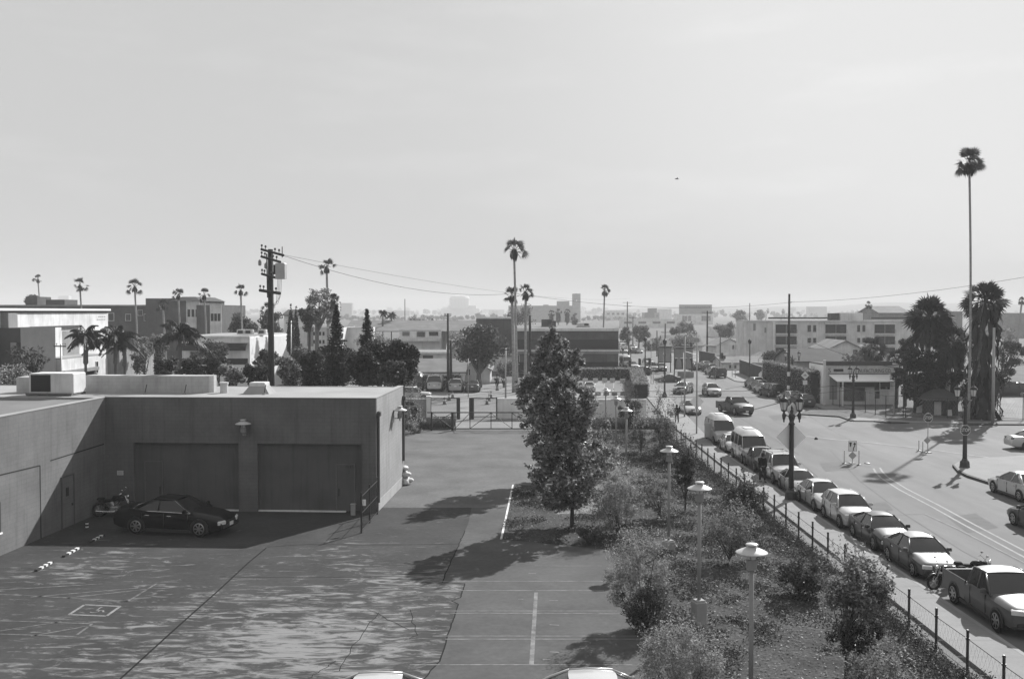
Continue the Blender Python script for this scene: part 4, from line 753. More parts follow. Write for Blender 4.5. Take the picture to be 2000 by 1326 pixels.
# shack and clutter by the shaggy palms
Y = 100; a = D(1815, 790, Y); sh = E('shack', 'little shack with a dark hipped roof under the shaggy palm', 'shack', (a.x, Y, .11)); MB().box(.4, 2.9, 0, 2.6, 0, 1.6).build('wall', M['dark'], sh); MB().add([(-.5, -.7, 1.55), (3.5, -.7, 1.55), (3.5, 3.2, 1.55), (-.5, 3.2, 1.55), (.9, 1.2, 2.6), (2.1, 1.2, 2.6)], [(0, 1, 5, 4), (1, 2, 5), (2, 3, 4, 5), (3, 0, 4), (3, 2, 1, 0)]).build('roof', M['roof_dark'], sh)
MB().box(1.7, 2.4, -.03, 0, .5, 1.3).build('window', M['black'], sh); MB().box(.5, 1.2, -.03, 0, .05, 1.4).build('door', M['white_old'], sh)
for i, (x, y, w_, h_, t, lab) in enumerate(((1790, 806, .55, 1.3, .2, 'white board leaning at the left of the clutter'), (1806, 806, .35, 1.1, .5, 'narrow pale board leaning askew beside the white board'), (1850, 812, .5, 1.0, .12, 'pale board leaning against the shack'))):
    g = G(x, y, .115); o = E('leaning_board', lab, 'board', g); MB().add([(0, 0, 0), (w_, 0, 0), (w_+t, .45, h_), (t, .45, h_), (0, .05, 0), (w_, .05, 0), (w_+t, .5, h_), (t, .5, h_)], [(0, 1, 2, 3), (7, 6, 5, 4), (0, 4, 5, 1), (1, 5, 6, 2), (2, 6, 7, 3), (3, 7, 4, 0)]).build('panel', M['white'], o)
g = G(1818, 803, .12); o = E('dark_bin', 'dark wheeled bin standing by the shack', 'bin', g); MB().bev(-.5, .5, -.4, .4, .1, 1.15, .06).build('body', M['black'], o); MB().bev(-.55, .55, -.45, .45, 1.15, 1.25, .04).build('lid', M['dark'], o)
# chain link fences of the right-hand block
def chain_fence(lab, pts, h_, step=3.0, m='metal_dark', mesh_=True):
    P = [G(a, b, .11) for a, b in pts]; o = E('chain_fence', lab, 'fence', P[0]); r_ = MB(); w_ = MB(); pm_ = MB().tube([(0, 0, 0), (0, 0, h_)], .04, 6).mesh('post', M[m])
    for i in range(len(P)-1):
        a, b = P[i]-P[0], P[i+1]-P[0]; v = b-a; n = max(1, round(v.length/step))
        for k in range(n+(i == len(P)-2)): link('post', pm_, o, a+v*(k/n))
        for z in (.1, h_-.06): r_.tube([a+Vector((0, 0, z)), b+Vector((0, 0, z))], .022, 5)
        if mesh_:
            d_ = v.normalized(); q = int(v.length/.3)
            for k in range(q):
                for s0 in (-1, 1):
                    u0 = k*.3; u1 = min(v.length, max(0, u0+s0*h_*.6)); w_.tube([a+d_*u0+Vector((0, 0, .1)), a+d_*u1+Vector((0, 0, h_-.06))], .005, 3, caps=False)
    r_.build('rail', M[m], o)
    if mesh_: w_.build('wire_mesh', M['galv'], o)
chain_fence('rusty chain-link fence along the pavement by the corner store', [(1602, 783), (1640, 795), (1690, 806), (1730, 815), (1764, 815)], 2.2, 2.6)
chain_fence('chain-link fence in front of the shack and the shaggy palms', [(1768, 815), (1850, 817), (1900, 818)], 2.0, 4)
chain_fence('tall chain-link fence at the pale lot on the right edge', [(1953, 818), (1998, 820), (2080, 824)], 2.6, 3)
chain_fence('low dark chain-link fence behind the far pavement of the side street', [(1462, 747), (1492, 748)], 1.2, 2, mesh_=False)
a, b = G(1444, 728, .1), G(1492, 748, .1); v = b-a; L_ = v.length; o = E('board_fence', 'dark slatted fence around the low bungalow yard', 'fence', a, math.atan2(v.y, v.x)); MB().box(0, L_, 0, .08, 0, 2.2).build('boards', M['dark'], o); MB().box(-.05, L_+.05, -.05, .1, 2.2, 2.3).build('cap_rail', M['mid'], o)
a, b = G(1365, 708, .1), G(1416, 721, .1); v = b-a; L_ = v.length; o = E('board_fence', 'dark fence along the far pavement behind the parked cars', 'fence', a, math.atan2(v.y, v.x)); MB().box(0, L_, 0, .1, 0, 2.4).build('boards', M['dark'], o); MB().box(-.05, L_+.05, -.05, .15, 2.4, 2.5).build('cap_rail', M['mid'], o)
# ================================================================== vehicles (local: +x forward, y left, ground at z=0)
KIND = {
 'sedan': dict(L=4.75, W=1.82, Ht=1.46, prof=[(2.37, .5), (2.33, .66), (2.15, .76), (1.6, .86), (.95, .95), (0, .95), (-1.2, .99), (-1.6, 1.02), (-2.25, 1.0), (-2.36, .8)], xw0=1.05, xr0=.2, xr1=-.85, xw1=-1.72, belt=.94, wr=.56, r=.33, ax=(1.45, -1.38)),
 'coupe_sedan': dict(L=4.9, W=1.86, Ht=1.46, prof=[(2.45, .5), (2.42, .62), (2.25, .76), (1.7, .9), (1.05, .99), (0, .97), (-1.2, 1.02), (-1.7, 1.07), (-2.3, 1.03), (-2.44, .8)], xw0=1.15, xr0=.25, xr1=-.75, xw1=-1.8, belt=.96, wr=.56, r=.35, ax=(1.5, -1.35)),
 'hatch': dict(L=4.15, W=1.78, Ht=1.56, prof=[(2.07, .55), (2.02, .78), (1.8, .9), (1.3, 1.0), (.9, 1.04), (0, 1.04), (-1.2, 1.1), (-1.75, 1.12), (-2.0, 1.05), (-2.06, .7)], xw0=1.0, xr0=.2, xr1=-1.35, xw1=-1.9, belt=1.03, wr=.58, r=.34, ax=(1.3, -1.25)),
 'suv': dict(L=4.75, W=1.88, Ht=1.80, prof=[(2.37, .6), (2.33, .95), (2.15, 1.05), (1.5, 1.12), (1.0, 1.14), (0, 1.14), (-1.5, 1.16), (-2.2, 1.16), (-2.35, 1.1), (-2.37, .6)], xw0=1.05, xr0=.4, xr1=-2.0, xw1=-2.28, belt=1.13, wr=.68, r=.38, ax=(1.45, -1.4)),
 'van': dict(L=5.3, W=2.02, Ht=2.1, prof=[(2.65, .6), (2.62, 1.0), (2.45, 1.13), (2.1, 1.2), (1.75, 1.24), (0, 1.25), (-1.5, 1.25), (-2.5, 1.25), (-2.63, 1.2), (-2.65, .6)], xw0=1.8, xr0=1.2, xr1=-2.4, xw1=-2.6, belt=1.24, wr=.82, r=.37, ax=(1.75, -1.55)),
 'pickup': dict(L=5.2, W=1.88, Ht=1.74, prof=[(2.6, .6), (2.56, .95), (2.35, 1.03), (1.6, 1.1), (1.05, 1.13), (.3, 1.12), (-.55, 1.12), (-.72, 1.12)], xw0=1.1, xr0=.4, xr1=-.42, xw1=-.62, belt=1.1, wr=.7, r=.39, ax=(1.65, -1.6)),
}
MESHES = {}
def car_meshes(kind):
    if kind in MESHES: return MESHES[kind]
    K = KIND[kind]; L, W, Ht = K['L'], K['W'], K['Ht']; hw = W/2; R = {}
    # lower body loft
    xs = []; P = K['prof']
    for i in range(len(P)-1):
        for k in range(3): t = k/3; xs.append((P[i][0]+(P[i+1][0]-P[i][0])*t, P[i][1]+(P[i+1][1]-P[i][1])*t))
    xs.append(P[-1]); b = MB(); ring = []; zb0 = .2 if Ht < 1.6 else .3
    for x, zt in xs:
        e = min(1, abs(x)/(L/2)) if (kind != 'pickup' or x > 0) else 0.3; wd = hw*(1-.16*e**5-.02*e**2); tip = max(0, (e-.9)/.1); zb = zb0+.1*tip
        hood = x > K['xw0']-.1 or x < K['xw1']+.1
        a = .80 if hood else .94
        sec = [(0, zb), (.80, zb), (.95, zb+.07), (.985, zb+.42*(zt-zb)), (1.0, zb+.62*(zt-zb)), (.975, zb+.84*(zt-zb)), (a+.06*(not hood)*0+.03, zt-.025), (a-.1, zt+.005), (.45, zt+.03*hood), (0, zt+.04*hood)]
        pts = [(x-.05*tip*abs(q)**3, wd*q, z) for q, z in sec]; full = pts+[(px, -py, pz) for px, py, pz in pts[-2:0:-1]]
        ring.append(full)
    n = len(ring[0]); vs = [p for r_ in ring for p in r_]
    b.add(vs, [(i*n+j, i*n+(j+1) % n, (i+1)*n+(j+1) % n, (i+1)*n+j) for i in range(len(ring)-1) for j in range(n)]+[tuple(range(n-1, -1, -1)), tuple((len(ring)-1)*n+j for j in range(n))])
    for ax in K['ax']:
        for s in (1, -1):
            if kind == 'pickup' and ax < 0: continue
            y = s*(hw*.985); m = 14; rr = K['r']*1.17
            for ya, yb in ((y-s*.02, y+s*.012),):
                vs = [(ax+rr*math.cos(2*PI*k/m), yy, K['r']+rr*math.sin(2*PI*k/m)) for yy in (ya, yb) for k in range(m)]
                vs = [(x, yy, max(zb0-.03, z)) for x, yy, z in vs]
                b.add(vs, [tuple(range(m)), tuple(range(2*m-1, m-1, -1))]+[(k, m+k, m+(k+1) % m, (k+1) % m) for k in range(m)], 1)
    for sd in (1, -1):
        for xd in ((.98, -.08, -1.08) if kind in ('sedan', 'coupe_sedan', 'hatch', 'suv') else (.85, -.3)):
            b.box(xd-.008, xd+.008, sd*hw*.982-.02, sd*hw*.982+.02, zb0+.12, K['belt']-.06, 1)
        b.box(K['ax'][1]+K['r']*1.2, K['ax'][0]-K['r']*1.2, sd*hw*.965-.015, sd*hw*.965+.015, zb0-.04, zb0+.07, 1)
    b.box(K['L']*-.38, K['L']*.38, -hw*.8, hw*.8, zb0-.08, zb0+.02, 1)
    R['body'] = b.mesh('body', [M['paint_white'], M['trim']], True)
    R['body'].set_sharp_from_angle(angle=math.radians(40)) if hasattr(R['body'], 'set_sharp_from_angle') else None
    # greenhouse
    zb = K['belt']-.02; zr = Ht-.05; wb = hw*.93; wr = K['wr'] if K['wr'] else hw*.7; xw0, xr0, xr1, xw1 = K['xw0'], K['xr0'], K['xr1'], K['xw1']
    g = MB(); nx, ny = 7, 7; V = []
    for i in range(nx):
        t = i/(nx-1); x = xr0+(xr1-xr0)*t
        for j in range(ny): q = j/(ny-1)*2-1; V.append((x+(.07*(1-q*q) if i == 0 else (-.05*(1-q*q) if i == nx-1 else 0)), wr*q*(1.0), zr+.055*(1-q*q)+.025*math.sin(PI*t)))
    g.add(V, [(i*ny+j, i*ny+j+1, (i+1)*ny+j+1, (i+1)*ny+j) for i in range(nx-1) for j in range(ny-1)])
    for s in (1, -1):
        g.tube([(xw0+.02, s*wb, zb), ((xw0+xr0)/2-.02, s*(wb+wr)/2, (zb+zr)/2+.03), (xr0, s*wr, zr)], .035, 6); g.tube([(xr0+.02, s*wr, zr), ((xr0+xr1)/2, s*(wr+.01), zr+.02), (xr1, s*wr, zr)], .04, 6)
        xm = (xw0+xw1)/2-.05 if kind not in ('suv', 'van') else .05
        g.tube([(xm, s*(wb+.008), zb), (xm-.05, s*(wr+.008), zr)], .035, 5)
        if kind in ('suv', 'van', 'hatch'): x5 = -1.15 if kind != 'hatch' else -1.1; g.tube([(x5, s*(wb+.008), zb), (x5, s*(wr+.008), zr)], .05, 5)
        # rear pillar panel
        cw = {'sedan': .42, 'coupe_sedan': .5, 'hatch': .35, 'suv': .16, 'van': .2, 'pickup': .12}[kind]
        pts = [(xw1-.03, s*(wb+.004), zb-.01), (xw1+cw, s*(wb+.004), zb-.01), (xr1+cw*.45, s*(wr+.006), zr+.0), (xr1-.02, s*(wr+.006), zr)]
        pin = [(x, y-s*.05, z) for x, y, z in pts]; g.add(pts+pin, [(0, 1, 2, 3), (7, 6, 5, 4), (0, 4, 5, 1), (1, 5, 6, 2), (2, 6, 7, 3), (3, 7, 4, 0)])
        g.tube([(xw1, s*wb*.97, zb), ((xw1+xr1)/2-.03, s*(wb+wr)/2, (zb+zr)/2+.02), (xr1, s*wr, zr)], .04, 6)
    if kind == 'van':
        for x0, x1 in ((-.05, -1.2),):
            pass
    R['roof'] = g.mesh('roof', [M['paint_white']], True)
    def quadgrid(a, b_, c, d, bow, n=5):
        # a,b bottom left/right; d,c top
        q = MB(); V = []
        for i in range(2+3):
            u = i/4
            for j in range(n):
                t = j/(n-1); lo = Vector(a).lerp(Vector(b_), t); hi = Vector(d).lerp(Vector(c), t); p = lo.lerp(hi, u); p.x += bow*(1-(2*t-1)**2); p.z += .02*math.sin(PI*u); V.append(p)
        q.add(V, [(i*n+j, i*n+j+1, (i+1)*n+j+1, (i+1)*n+j) for i in range(4) for j in range(n-1)]); return q
    R['windshield'] = quadgrid((xw0, -wb, zb), (xw0, wb, zb), (xr0, wr, zr), (xr0, -wr, zr), .09).mesh('windshield', M['glass_car'], True)
    R['rear_window'] = quadgrid((xw1, wb, zb), (xw1, -wb, zb), (xr1, -wr, zr), (xr1, wr, zr), -.06).mesh('rear_window', M['glass_car'], True)
    for s, nm in ((1, 'L'), (-1, 'R')):
        q = MB(); N = 8
        V = [(xw0+(xw1-xw0)*k/N, s*wb, zb) for k in range(N+1)]+[(xr0+(xr1-xr0)*k/N, s*wr, zr+.02*math.sin(PI*k/N)) for k in range(N+1)]
        q.add(V, [(k, k+1, N+2+k, N+1+k) if s < 0 else (k, N+1+k, N+2+k, k+1) for k in range(N)]); R['side_window'+nm] = q.mesh('side_window', M['glass_car'])
    # wheels
    r = K['r']; t = MB(); t.lathe([(r*.55, -.1), (r*.93, -.105), (r, -.06), (r, .06), (r*.93, .105), (r*.55, .1)], (0, 0, 0), 20); t.v = [(x, z, y) for x, y, z in t.v]; t.f = [f_[::-1] for f_ in t.f]
    R['wheel'] = t.mesh('wheel', M['rubber'], True)
    q = MB(); q.lathe([(.03, .104), (r*.66, .104), (r*.70, .112), (r*.64, .118)], (0, 0, 0), 18, 0) if False else None
    q.lathe([(r*.10, .10), (r*.10, .125)], (0, 0, 0), 10)
    m = 20
    q.add([(r*rr*math.cos(2*PI*k/m), r*rr*math.sin(2*PI*k/m), zz) for rr, zz in ((.70, .108), (.60, .12)) for k in range(m)], [(k, (k+1) % m, m+(k+1) % m, m+k) for k in range(m)])
    q.add([(r*.62*math.cos(2*PI*k/m), r*.62*math.sin(2*PI*k/m), .095) for k in range(m)], [tuple(range(m))], 1)
    for k in range(7):
        a = 2*PI*k/7; c_, s_ = math.cos(a), math.sin(a); w_ = r*.085
        q.add([(c_*r*u-s_*w_*v, s_*r*u+c_*w_*v, zz) for u, zz in ((.05, .118), (.62, .112)) for v in (-1, 1)], [(0, 2, 3, 1)])
    q.v = [(x, z, y) for x, y, z in q.v]; q.f = [f_[::-1] for f_ in q.f]
    R['rim'] = q.mesh('rim', [M['rim'], M['trim']])
    # lights and trim
    fx = L/2; zf = K['prof'][1][1]; hl = MB(); hl.bev(-.16, .1, -.2, .2, -.075, .075, .03); R['headlight'] = hl.mesh('headlight', M['lens'])
    tl = MB(); tl.bev(-.06, .05, -.14, .14, -.09, .09, .02); R['taillight'] = tl.mesh('taillight', M['tail'])
    gr = MB(); gr.box(-.05, .02, -.36, .36, -.08, .08)
    for k in range(3): gr.box(.02, .028, -.36, .36, -.055+k*.05, -.04+k*.05, 1)
    R['grille'] = gr.mesh('grille', [M['trim'], M['chrome']])
    mi = MB(); mi.bev(-.05, .06, -.11, .11, -.07, .08, .03); R['mirror'] = mi.mesh('mirror', [M['paint_white']])
    R['plate'] = MB().box(-.008, .008, -.15, .15, -.075, .075).mesh('plate', M['plate'])
    bm_ = MB(); bm_.box(-.06, .03, -hw*.72, hw*.72, -.06, .06); R['bumper'] = bm_.mesh('bumper', M['trim'])
    hd = MB(); hd.bev(-.1, .1, -.012, .012, -.015, .015, .008); R['handle'] = hd.mesh('handle', M['chrome'])
    if kind == 'pickup':
        c_ = MB(); x0, x1, zt = -.74, -2.6, 1.08
        c_.box(x1, x0, -hw*.97, hw*.97, .42, .62); c_.box(x1, x0, hw*.90, hw*.97, .62, zt); c_.box(x1, x0, -hw*.97, -hw*.90, .62, zt); c_.box(x1, x1+.06, -hw*.90, hw*.90, .62, zt-.02); c_.box(x0-.06, x0, -hw*.9, hw*.9, .62, zt-.02)
        for s in (1, -1):
            rr = r*1.17; ax = K['ax'][1]; vs = [(ax+rr*math.cos(PI*k/10), yy, r+rr*math.sin(PI*k/10)) for yy in (s*hw*.965, s*hw*.985) for k in range(11)]
            c_.add(vs, [tuple(range(11)), tuple(range(21, 10, -1))]+[(k, 11+k, 12+k, k+1) for k in range(10)], 1)
            c_.tube([(x1, s*hw*.935, zt), (x0, s*hw*.935, zt)], .035, 6)
        c_.box(x1-.1, x1, -hw*.9, hw*.9, .38, .56, 1); R['cargo_bed'] = c_.mesh('cargo_bed', [M['paint_white'], M['trim']])
    if kind == 'van':
        c_ = MB(); V = []; nx, ny = 9, 9
        for i in range(nx):
            t = i/(nx-1); x = xr0+.12+(xr1-xr0-.16)*t; hh = .42*min(1, (t/.22)**.6 if t < .22 else 1)*min(1, ((1-t)/.1)**.6 if t > .9 else 1)
            for j in range(ny): qq = j/(ny-1)*2-1; V.append((x, wr*1.02*qq, zr+.03+hh*(1-abs(qq)**5*.95)))
        c_.add(V, [(i*ny+j, i*ny+j+1, (i+1)*ny+j+1, (i+1)*ny+j) for i in range(nx-1) for j in range(ny-1)]); R['raised_roof'] = c_.mesh('raised_roof', [M['paint_white']], True)
        R['roof_hatch'] = MB().bev(-1.0, .2, -.4, .4, zr+.42, zr+.5, .04).mesh('roof_hatch', M['white_old'])
    if kind == 'suv':
        c_ = MB()
        for s in (1, -1): c_.tube([(xr0-.3, s*wr*.85, zr+.03), (xr0-.4, s*wr*.85, zr+.1), (xr1+.3, s*wr*.85, zr+.1), (xr1+.2, s*wr*.85, zr+.03)], .022, 5)
        c_.tube([(xr0-.7, -wr*.85, zr+.11), (xr0-.7, wr*.85, zr+.11)], .02, 5); c_.tube([(xr1+.6, -wr*.85, zr+.11), (xr1+.6, wr*.85, zr+.11)], .02, 5); R['roof_rack'] = c_.mesh('roof_rack', M['trim'])
    MESHES[kind] = R; return R
def paint(o, m):
    o.material_slots[0].link = 'OBJECT'; o.material_slots[0].material = M[m]; return o
def car(kind, name, lab, cat, loc, heading, pm, s=1.0, group=None, near=True, light_grille=None):
    K = KIND[kind]; R = car_meshes(kind); c = E(name, lab, cat, loc, heading, group, s); hw = K['W']/2; L = K['L']
    paint(link('body', R['body'], c), pm); paint(link('roof', R['roof'], c), pm); link('windshield', R['windshield'], c); link('rear_window', R['rear_window'], c); link('side_window', R['side_windowL'], c); link('side_window', R['side_windowR'], c)
    for ax in K['ax']:
        for sd in (1, -1):
            w_ = link('wheel', R['wheel'], c, (ax, sd*(hw*.985-.075), K['r']), (0, 0, 0 if sd > 0 else PI))
            if near: link('rim', R['rim'], w_)
    zf = K['prof'][1][1]; e = .86*hw
    for sd in (1, -1):
        link('headlight', R['headlight'], c, (L/2-.13, sd*hw*.66, zf-.04), (0, 0, sd*.35)); link('taillight', R['taillight'], c, (-L/2+.06, sd*hw*(.66 if kind != 'pickup' else .84), .86 if kind != 'van' else 1.0), (0, 0, -sd*.2))
        if near: paint(link('mirror', R['mirror'], c, (K['xw0']-.28, sd*(hw*.93+.12), K['belt']+.08)), pm)
    link('grille', R['grille'], c, (L/2-.03, 0, zf-.08)); link('bumper', R['bumper'], c, (L/2-.02, 0, .4 if K['Ht'] < 1.6 else .5)); link('plate', R['plate'], c, (L/2+.02, 0, .46)); link('plate', R['plate'], c, (-L/2-.012 if kind != 'pickup' else -L/2-.012, 0, .75 if kind != 'pickup' else .5))
    if near and kind in ('sedan', 'coupe_sedan', 'hatch'):
        for sd in (1, -1):
            for x in (.15, -.85): link('handle', R['handle'], c, (x, sd*(hw*.99), K['belt']-.14))
    if 'cargo_bed' in R: paint(link('cargo_bed', R['cargo_bed'], c), pm)
    if 'raised_roof' in R: paint(link('raised_roof', R['raised_roof'], c), pm); link('roof_hatch', R['roof_hatch'], c)
    if 'roof_rack' in R: link('roof_rack', R['roof_rack'], c)
    return c
# the black sedan in the yard
a = G(263, 1043); b = G(386, 1049); v = b-a; hd = math.atan2(v.y, v.x); ctr = (a+b)/2; SC = v.length/2.85; pl_ = Vector((-v.y, v.x, 0)).normalized()
bs = car('coupe_sedan', 'black_sedan', 'glossy black four-door sedan parked in the shade of the garage', 'car', ctr+pl_*.9*SC, hd, 'paint_black', SC)
for ch in bs.children:
    if 'window' in ch.name or 'windshield' in ch.name: ch.material_slots[0].link = 'OBJECT'; ch.material_slots[0].material = M['glass_dark']
K = KIND['coupe_sedan']; t = MB(); hw = K['W']/2; wb, wr = hw*.93, K['wr']
for sd in (1, -1):
    t.tube([(-1.62, sd*(wb-.04), .98), (-1.35, sd*(wr+.18), 1.2), (-.8, sd*(wr+.02), 1.40), (-.2, sd*(wr+.025), 1.435), (.25, sd*(wr+.03), 1.405), (.75, sd*(wb-.1), 1.13), (1.1, sd*(wb+.015), .95)], .016, 5)
    t.tube([(-1.62, sd*(wb-.02), .98), (0, sd*(wb+.02), .975), (1.1, sd*(wb+.02), .95)], .016, 5)
t.build('window_trim', M['chrome'], bs)
# the row parked along the kerb, facing the camera
PS = .93
def kerb_car(kind, name, lab, cat, ypx, pm, s=PS, dx=0, heading=-PI/2):
    K = KIND[kind]; g = G(1500, ypx); return car(kind, name, lab, cat, (KX+.25+K['W']/2*s+dx, g.y+K['ax'][0]*s, 0), heading, pm, s, 'cars parked along the kerb')
kerb_car('pickup', 'pickup_truck', 'dark grey pickup truck nearest the camera at the kerb', 'pickup truck', 1234, 'paint_grey', .98)
kerb_car('sedan', 'parked_car', 'grey sedan between the motorcycles and the dark sedan at the kerb', 'car', 1126, 'paint_grey', .93)
kerb_car('coupe_sedan', 'parked_car', 'dark shiny sedan right in front of the white crossover', 'car', 1075, 'paint_dark', .93)
kerb_car('hatch', 'parked_car', 'white rounded crossover with dark windows, behind the dark shiny sedan', 'car', 1031, 'paint_white', .96)
kerb_car('sedan', 'parked_car', 'white sedan parked just past the double-headed street lamp', 'car', 998, 'paint_white', .95)
kerb_car('sedan', 'parked_car', 'silver sedan half hidden by the double-headed street lamp', 'car', 969, 'paint_silver', .9)
kerb_car('suv', 'parked_suv', 'boxy white sport utility with a roof rack beside the walking person', 'suv', 945, 'paint_white', .95)
kerb_car('pickup', 'pickup_truck', 'small dark pickup squeezed between the boxy white suv and the high-roof van', 'pickup truck', 921, 'paint_dark', .84)
kerb_car('van', 'camper_van', 'white high-roof camper van with a screened windshield, the nearer of two', 'van', 905, 'paint_white', .90)
kerb_car('hatch', 'parked_car', 'small white car tucked between the two high-roof vans', 'car', 884, 'paint_white', .8)
v2 = kerb_car('van', 'camper_van', 'cream high-roof camper van with its side door open, the farther of two', 'van', 868, 'paint_cream', .90)
MB().box(-.02, .03, -.3, .3, -.5, .8).build('side_door', M['paint_cream'], v2, (.95, -1.3, 1.05)); MB().box(.03, .04, -.22, .22, .15, .65).build('door_window', M['glass_car'], v2.children[-1])
vv_ = [o for o in bpy.data.objects if o.name.startswith('camper_van')][0]
def at(px, py): return G(px, py)
def moving(kind, name, lab, cat, px, py, heading, pm, s=PS, group='traffic on the street', near=True):
    """px,py: the middle of the end nearest the camera on the ground"""
    K = KIND[kind]; g = G(px, py); u = Vector((math.cos(heading), math.sin(heading), 0)); ext = abs(u.y)*K['L']/2*s+abs(u.x)*K['W']/2*s
    return car(kind, name, lab, cat, (g.x, g.y+ext, 0), heading, pm, s, group, near)
hd = math.radians
moving('pickup', 'pickup_truck', 'dark pickup truck driving towards the camera on the street', 'pickup truck', 1448, 813, hd(-76), 'paint_grey', 1.02)
moving('hatch', 'moving_car', 'white hatchback driving towards the camera behind the dark pickup', 'car', 1396, 775, hd(-88), 'paint_white', .98)
moving('sedan', 'moving_car', 'white car with a dark nose stopped behind the diamond sign post', 'car', 1355, 811, hd(-88), 'paint_white', .92)
moving('hatch', 'moving_car', 'white-roofed car turned aside behind the grey sign pole', 'car', 1340, 771, hd(-120), 'paint_silver', .95)
moving('sedan', 'moving_car', 'dark sedan crossing the street side-on, heading left', 'car', 1305, 747, hd(180), 'paint_grey', .82)
moving('sedan', 'moving_car', 'white sedan on the right edge turning onto the cross street', 'car', 2044, 880, hd(-2), 'paint_white', 1.0)
moving('sedan', 'moving_car', 'white sedan driving away beside the corner kerb, right edge', 'car', 2040, 987, hd(91), 'paint_white', 1.02)
moving('coupe_sedan', 'moving_car', 'black sedan cut off by the right edge in the near lane', 'car', 2104, 1062, hd(91), 'paint_dark', 1.0)
moving('suv', 'parked_suv', 'dark sport utility standing on the pale lot by the right edge', 'suv', 1975, 776, hd(178), 'paint_dark', 1.0, None)
G1 = 'cars parked on the far side of the street'
for kind, lab, px, py, pm, s in (('hatch', 'dark hatchback parked last by the corner store', 1576, 797, 'paint_dark', .95), ('sedan', 'white sedan parked just ahead of the dark hatchback by the corner store', 1556, 790, 'paint_white', .95),
    ('suv', 'black sport utility at the near end of the row by the board fence', 1515, 777, 'paint_dark', .92), ('sedan', 'white car right ahead of the black suv in the row by the board fence', 1502, 771, 'paint_white', .92), ('sedan', 'silver car second from the far end of the row by the board fence', 1492, 764, 'paint_silver', .92), ('hatch', 'pale car at the far end of the row by the board fence', 1480, 758, 'paint_silver', .92),
    ('suv', 'grey sport utility at the near end of the farthest parked row', 1407, 739, 'paint_grey', .92), ('sedan', 'white car ahead of the grey suv in the farthest parked row', 1398, 733, 'paint_white', .92), ('hatch', 'dark hatchback in the middle of the farthest parked row', 1390, 727, 'paint_grey', .92), ('sedan', 'pale car at the far end of the farthest parked row', 1381, 720, 'paint_silver', .92)):
    moving(kind, 'parked_suv' if kind == 'suv' else 'parked_car', lab, 'suv' if kind == 'suv' else 'car', px, py, hd(100), pm, s, G1, True)
G2 = 'cars queueing far up the street'
for kind, lab, px, py, a_, pm in (('sedan', 'white car low beside the banded office block', 1238, 721, -80, 'paint_white'), ('suv', 'white suv with a dark grille in the queue at the lights', 1276, 727, -84, 'paint_white'), ('hatch', 'small dark car nosing past the hedge end', 1253, 733, 180, 'paint_dark'), ('hatch', 'dark car glimpsed in front of the street panels', 1293, 726, -84, 'paint_grey'), ('sedan', 'white car behind the white queueing suv', 1268, 713, -84, 'paint_white'), ('van', 'pale van beside the signal post up the street', 1225, 717, -84, 'paint_white'), ('sedan', 'dark car at the far kerb right of the street panels', 1364, 724, 96, 'paint_dark')):
    moving(kind, 'queueing_car', lab, 'car', px, py, hd(a_), pm, .9, G2, False)
G3 = 'distant cars far up the street'
for i, (px, py, pm) in enumerate(((1217, 690, 'paint_white'), (1224, 688, 'paint_grey'), (1231, 689, 'paint_white'), (1238, 690, 'paint_white'), (1246, 691, 'paint_dark'), (1218, 682, 'paint_silver'), (1227, 681, 'paint_white'), (1235, 683, 'paint_silver'), (1214, 675, 'paint_white'), (1222, 675, 'paint_white'))):
    moving('sedan', 'distant_car', 'tiny car in the glinting far crowd at the end of the street', 'car', px, py, hd(-75), pm, .95, G3, False)
# cars in the far car park, and the row hidden behind the tall tree
G4 = 'cars nosed in at the far car park'
moving('van', 'parked_van', 'dark van with a pale roof at the left end of the far car park', 'van', 812, 764, hd(90), 'paint_dark', .95, G4); moving('suv', 'parked_suv', 'white utility vehicle with ladder racks in the far car park', 'suv', 848, 766, hd(90), 'paint_white', 1.18, G4)
moving('hatch', 'parked_car', 'silver hatchback between the white utility and the grey sedan, far car park', 'car', 889, 767, hd(90), 'paint_silver', 1.12, G4); moving('sedan', 'parked_car', 'grey sedan with a pale roof by the palm planting, far car park', 'car', 922, 767, hd(90), 'paint_grey', 1.05, G4)
moving('suv', 'parked_suv', 'white vehicle peeping over the wall at the garage corner', 'suv', 806, 783, hd(0), 'paint_white', .9, G4); moving('sedan', 'parked_car', 'white sedan in the lot below the banded office block', 'car', 1152, 766, hd(90), 'paint_white', .85, G4)
moving('sedan', 'parked_car', 'silver sedan in the bushy lot behind the utility pole', 'car', 590, 716, hd(60), 'paint_silver', 1.0, G4)
for i, (y, pm, lab) in enumerate(((925, 'paint_dark', 'dark car nosing out from behind the tall leafy tree, nearest'), (905, 'paint_silver', 'silver car behind the tall leafy tree, second in its row'), (893, 'paint_white', 'white car behind the tall leafy tree, third in its row'), (868, 'paint_dark', 'farthest dark car hidden behind the tall leafy tree'))):
    g = G(1048, y); car('sedan', 'parked_car', lab, 'car', (g.x+2.7, g.y+.2, 0), PI, pm, .98, 'cars behind the tall leafy tree')
# two white cars at the lower edge
for px, top, hd_, lab in ((745, 1310, PI, 'white car roof at the bottom edge, left of the two'), (1152, 1303, 0, 'white car roof at the bottom edge, right of the two')):
    p = G(px, top+1, 1.5); car('sedan', 'parked_car', lab, 'car', (p.x+(.35 if hd_ == 0 else -.35), p.y-.62, 0), hd_, 'paint_white', 1.04, 'white cars at the bottom edge')
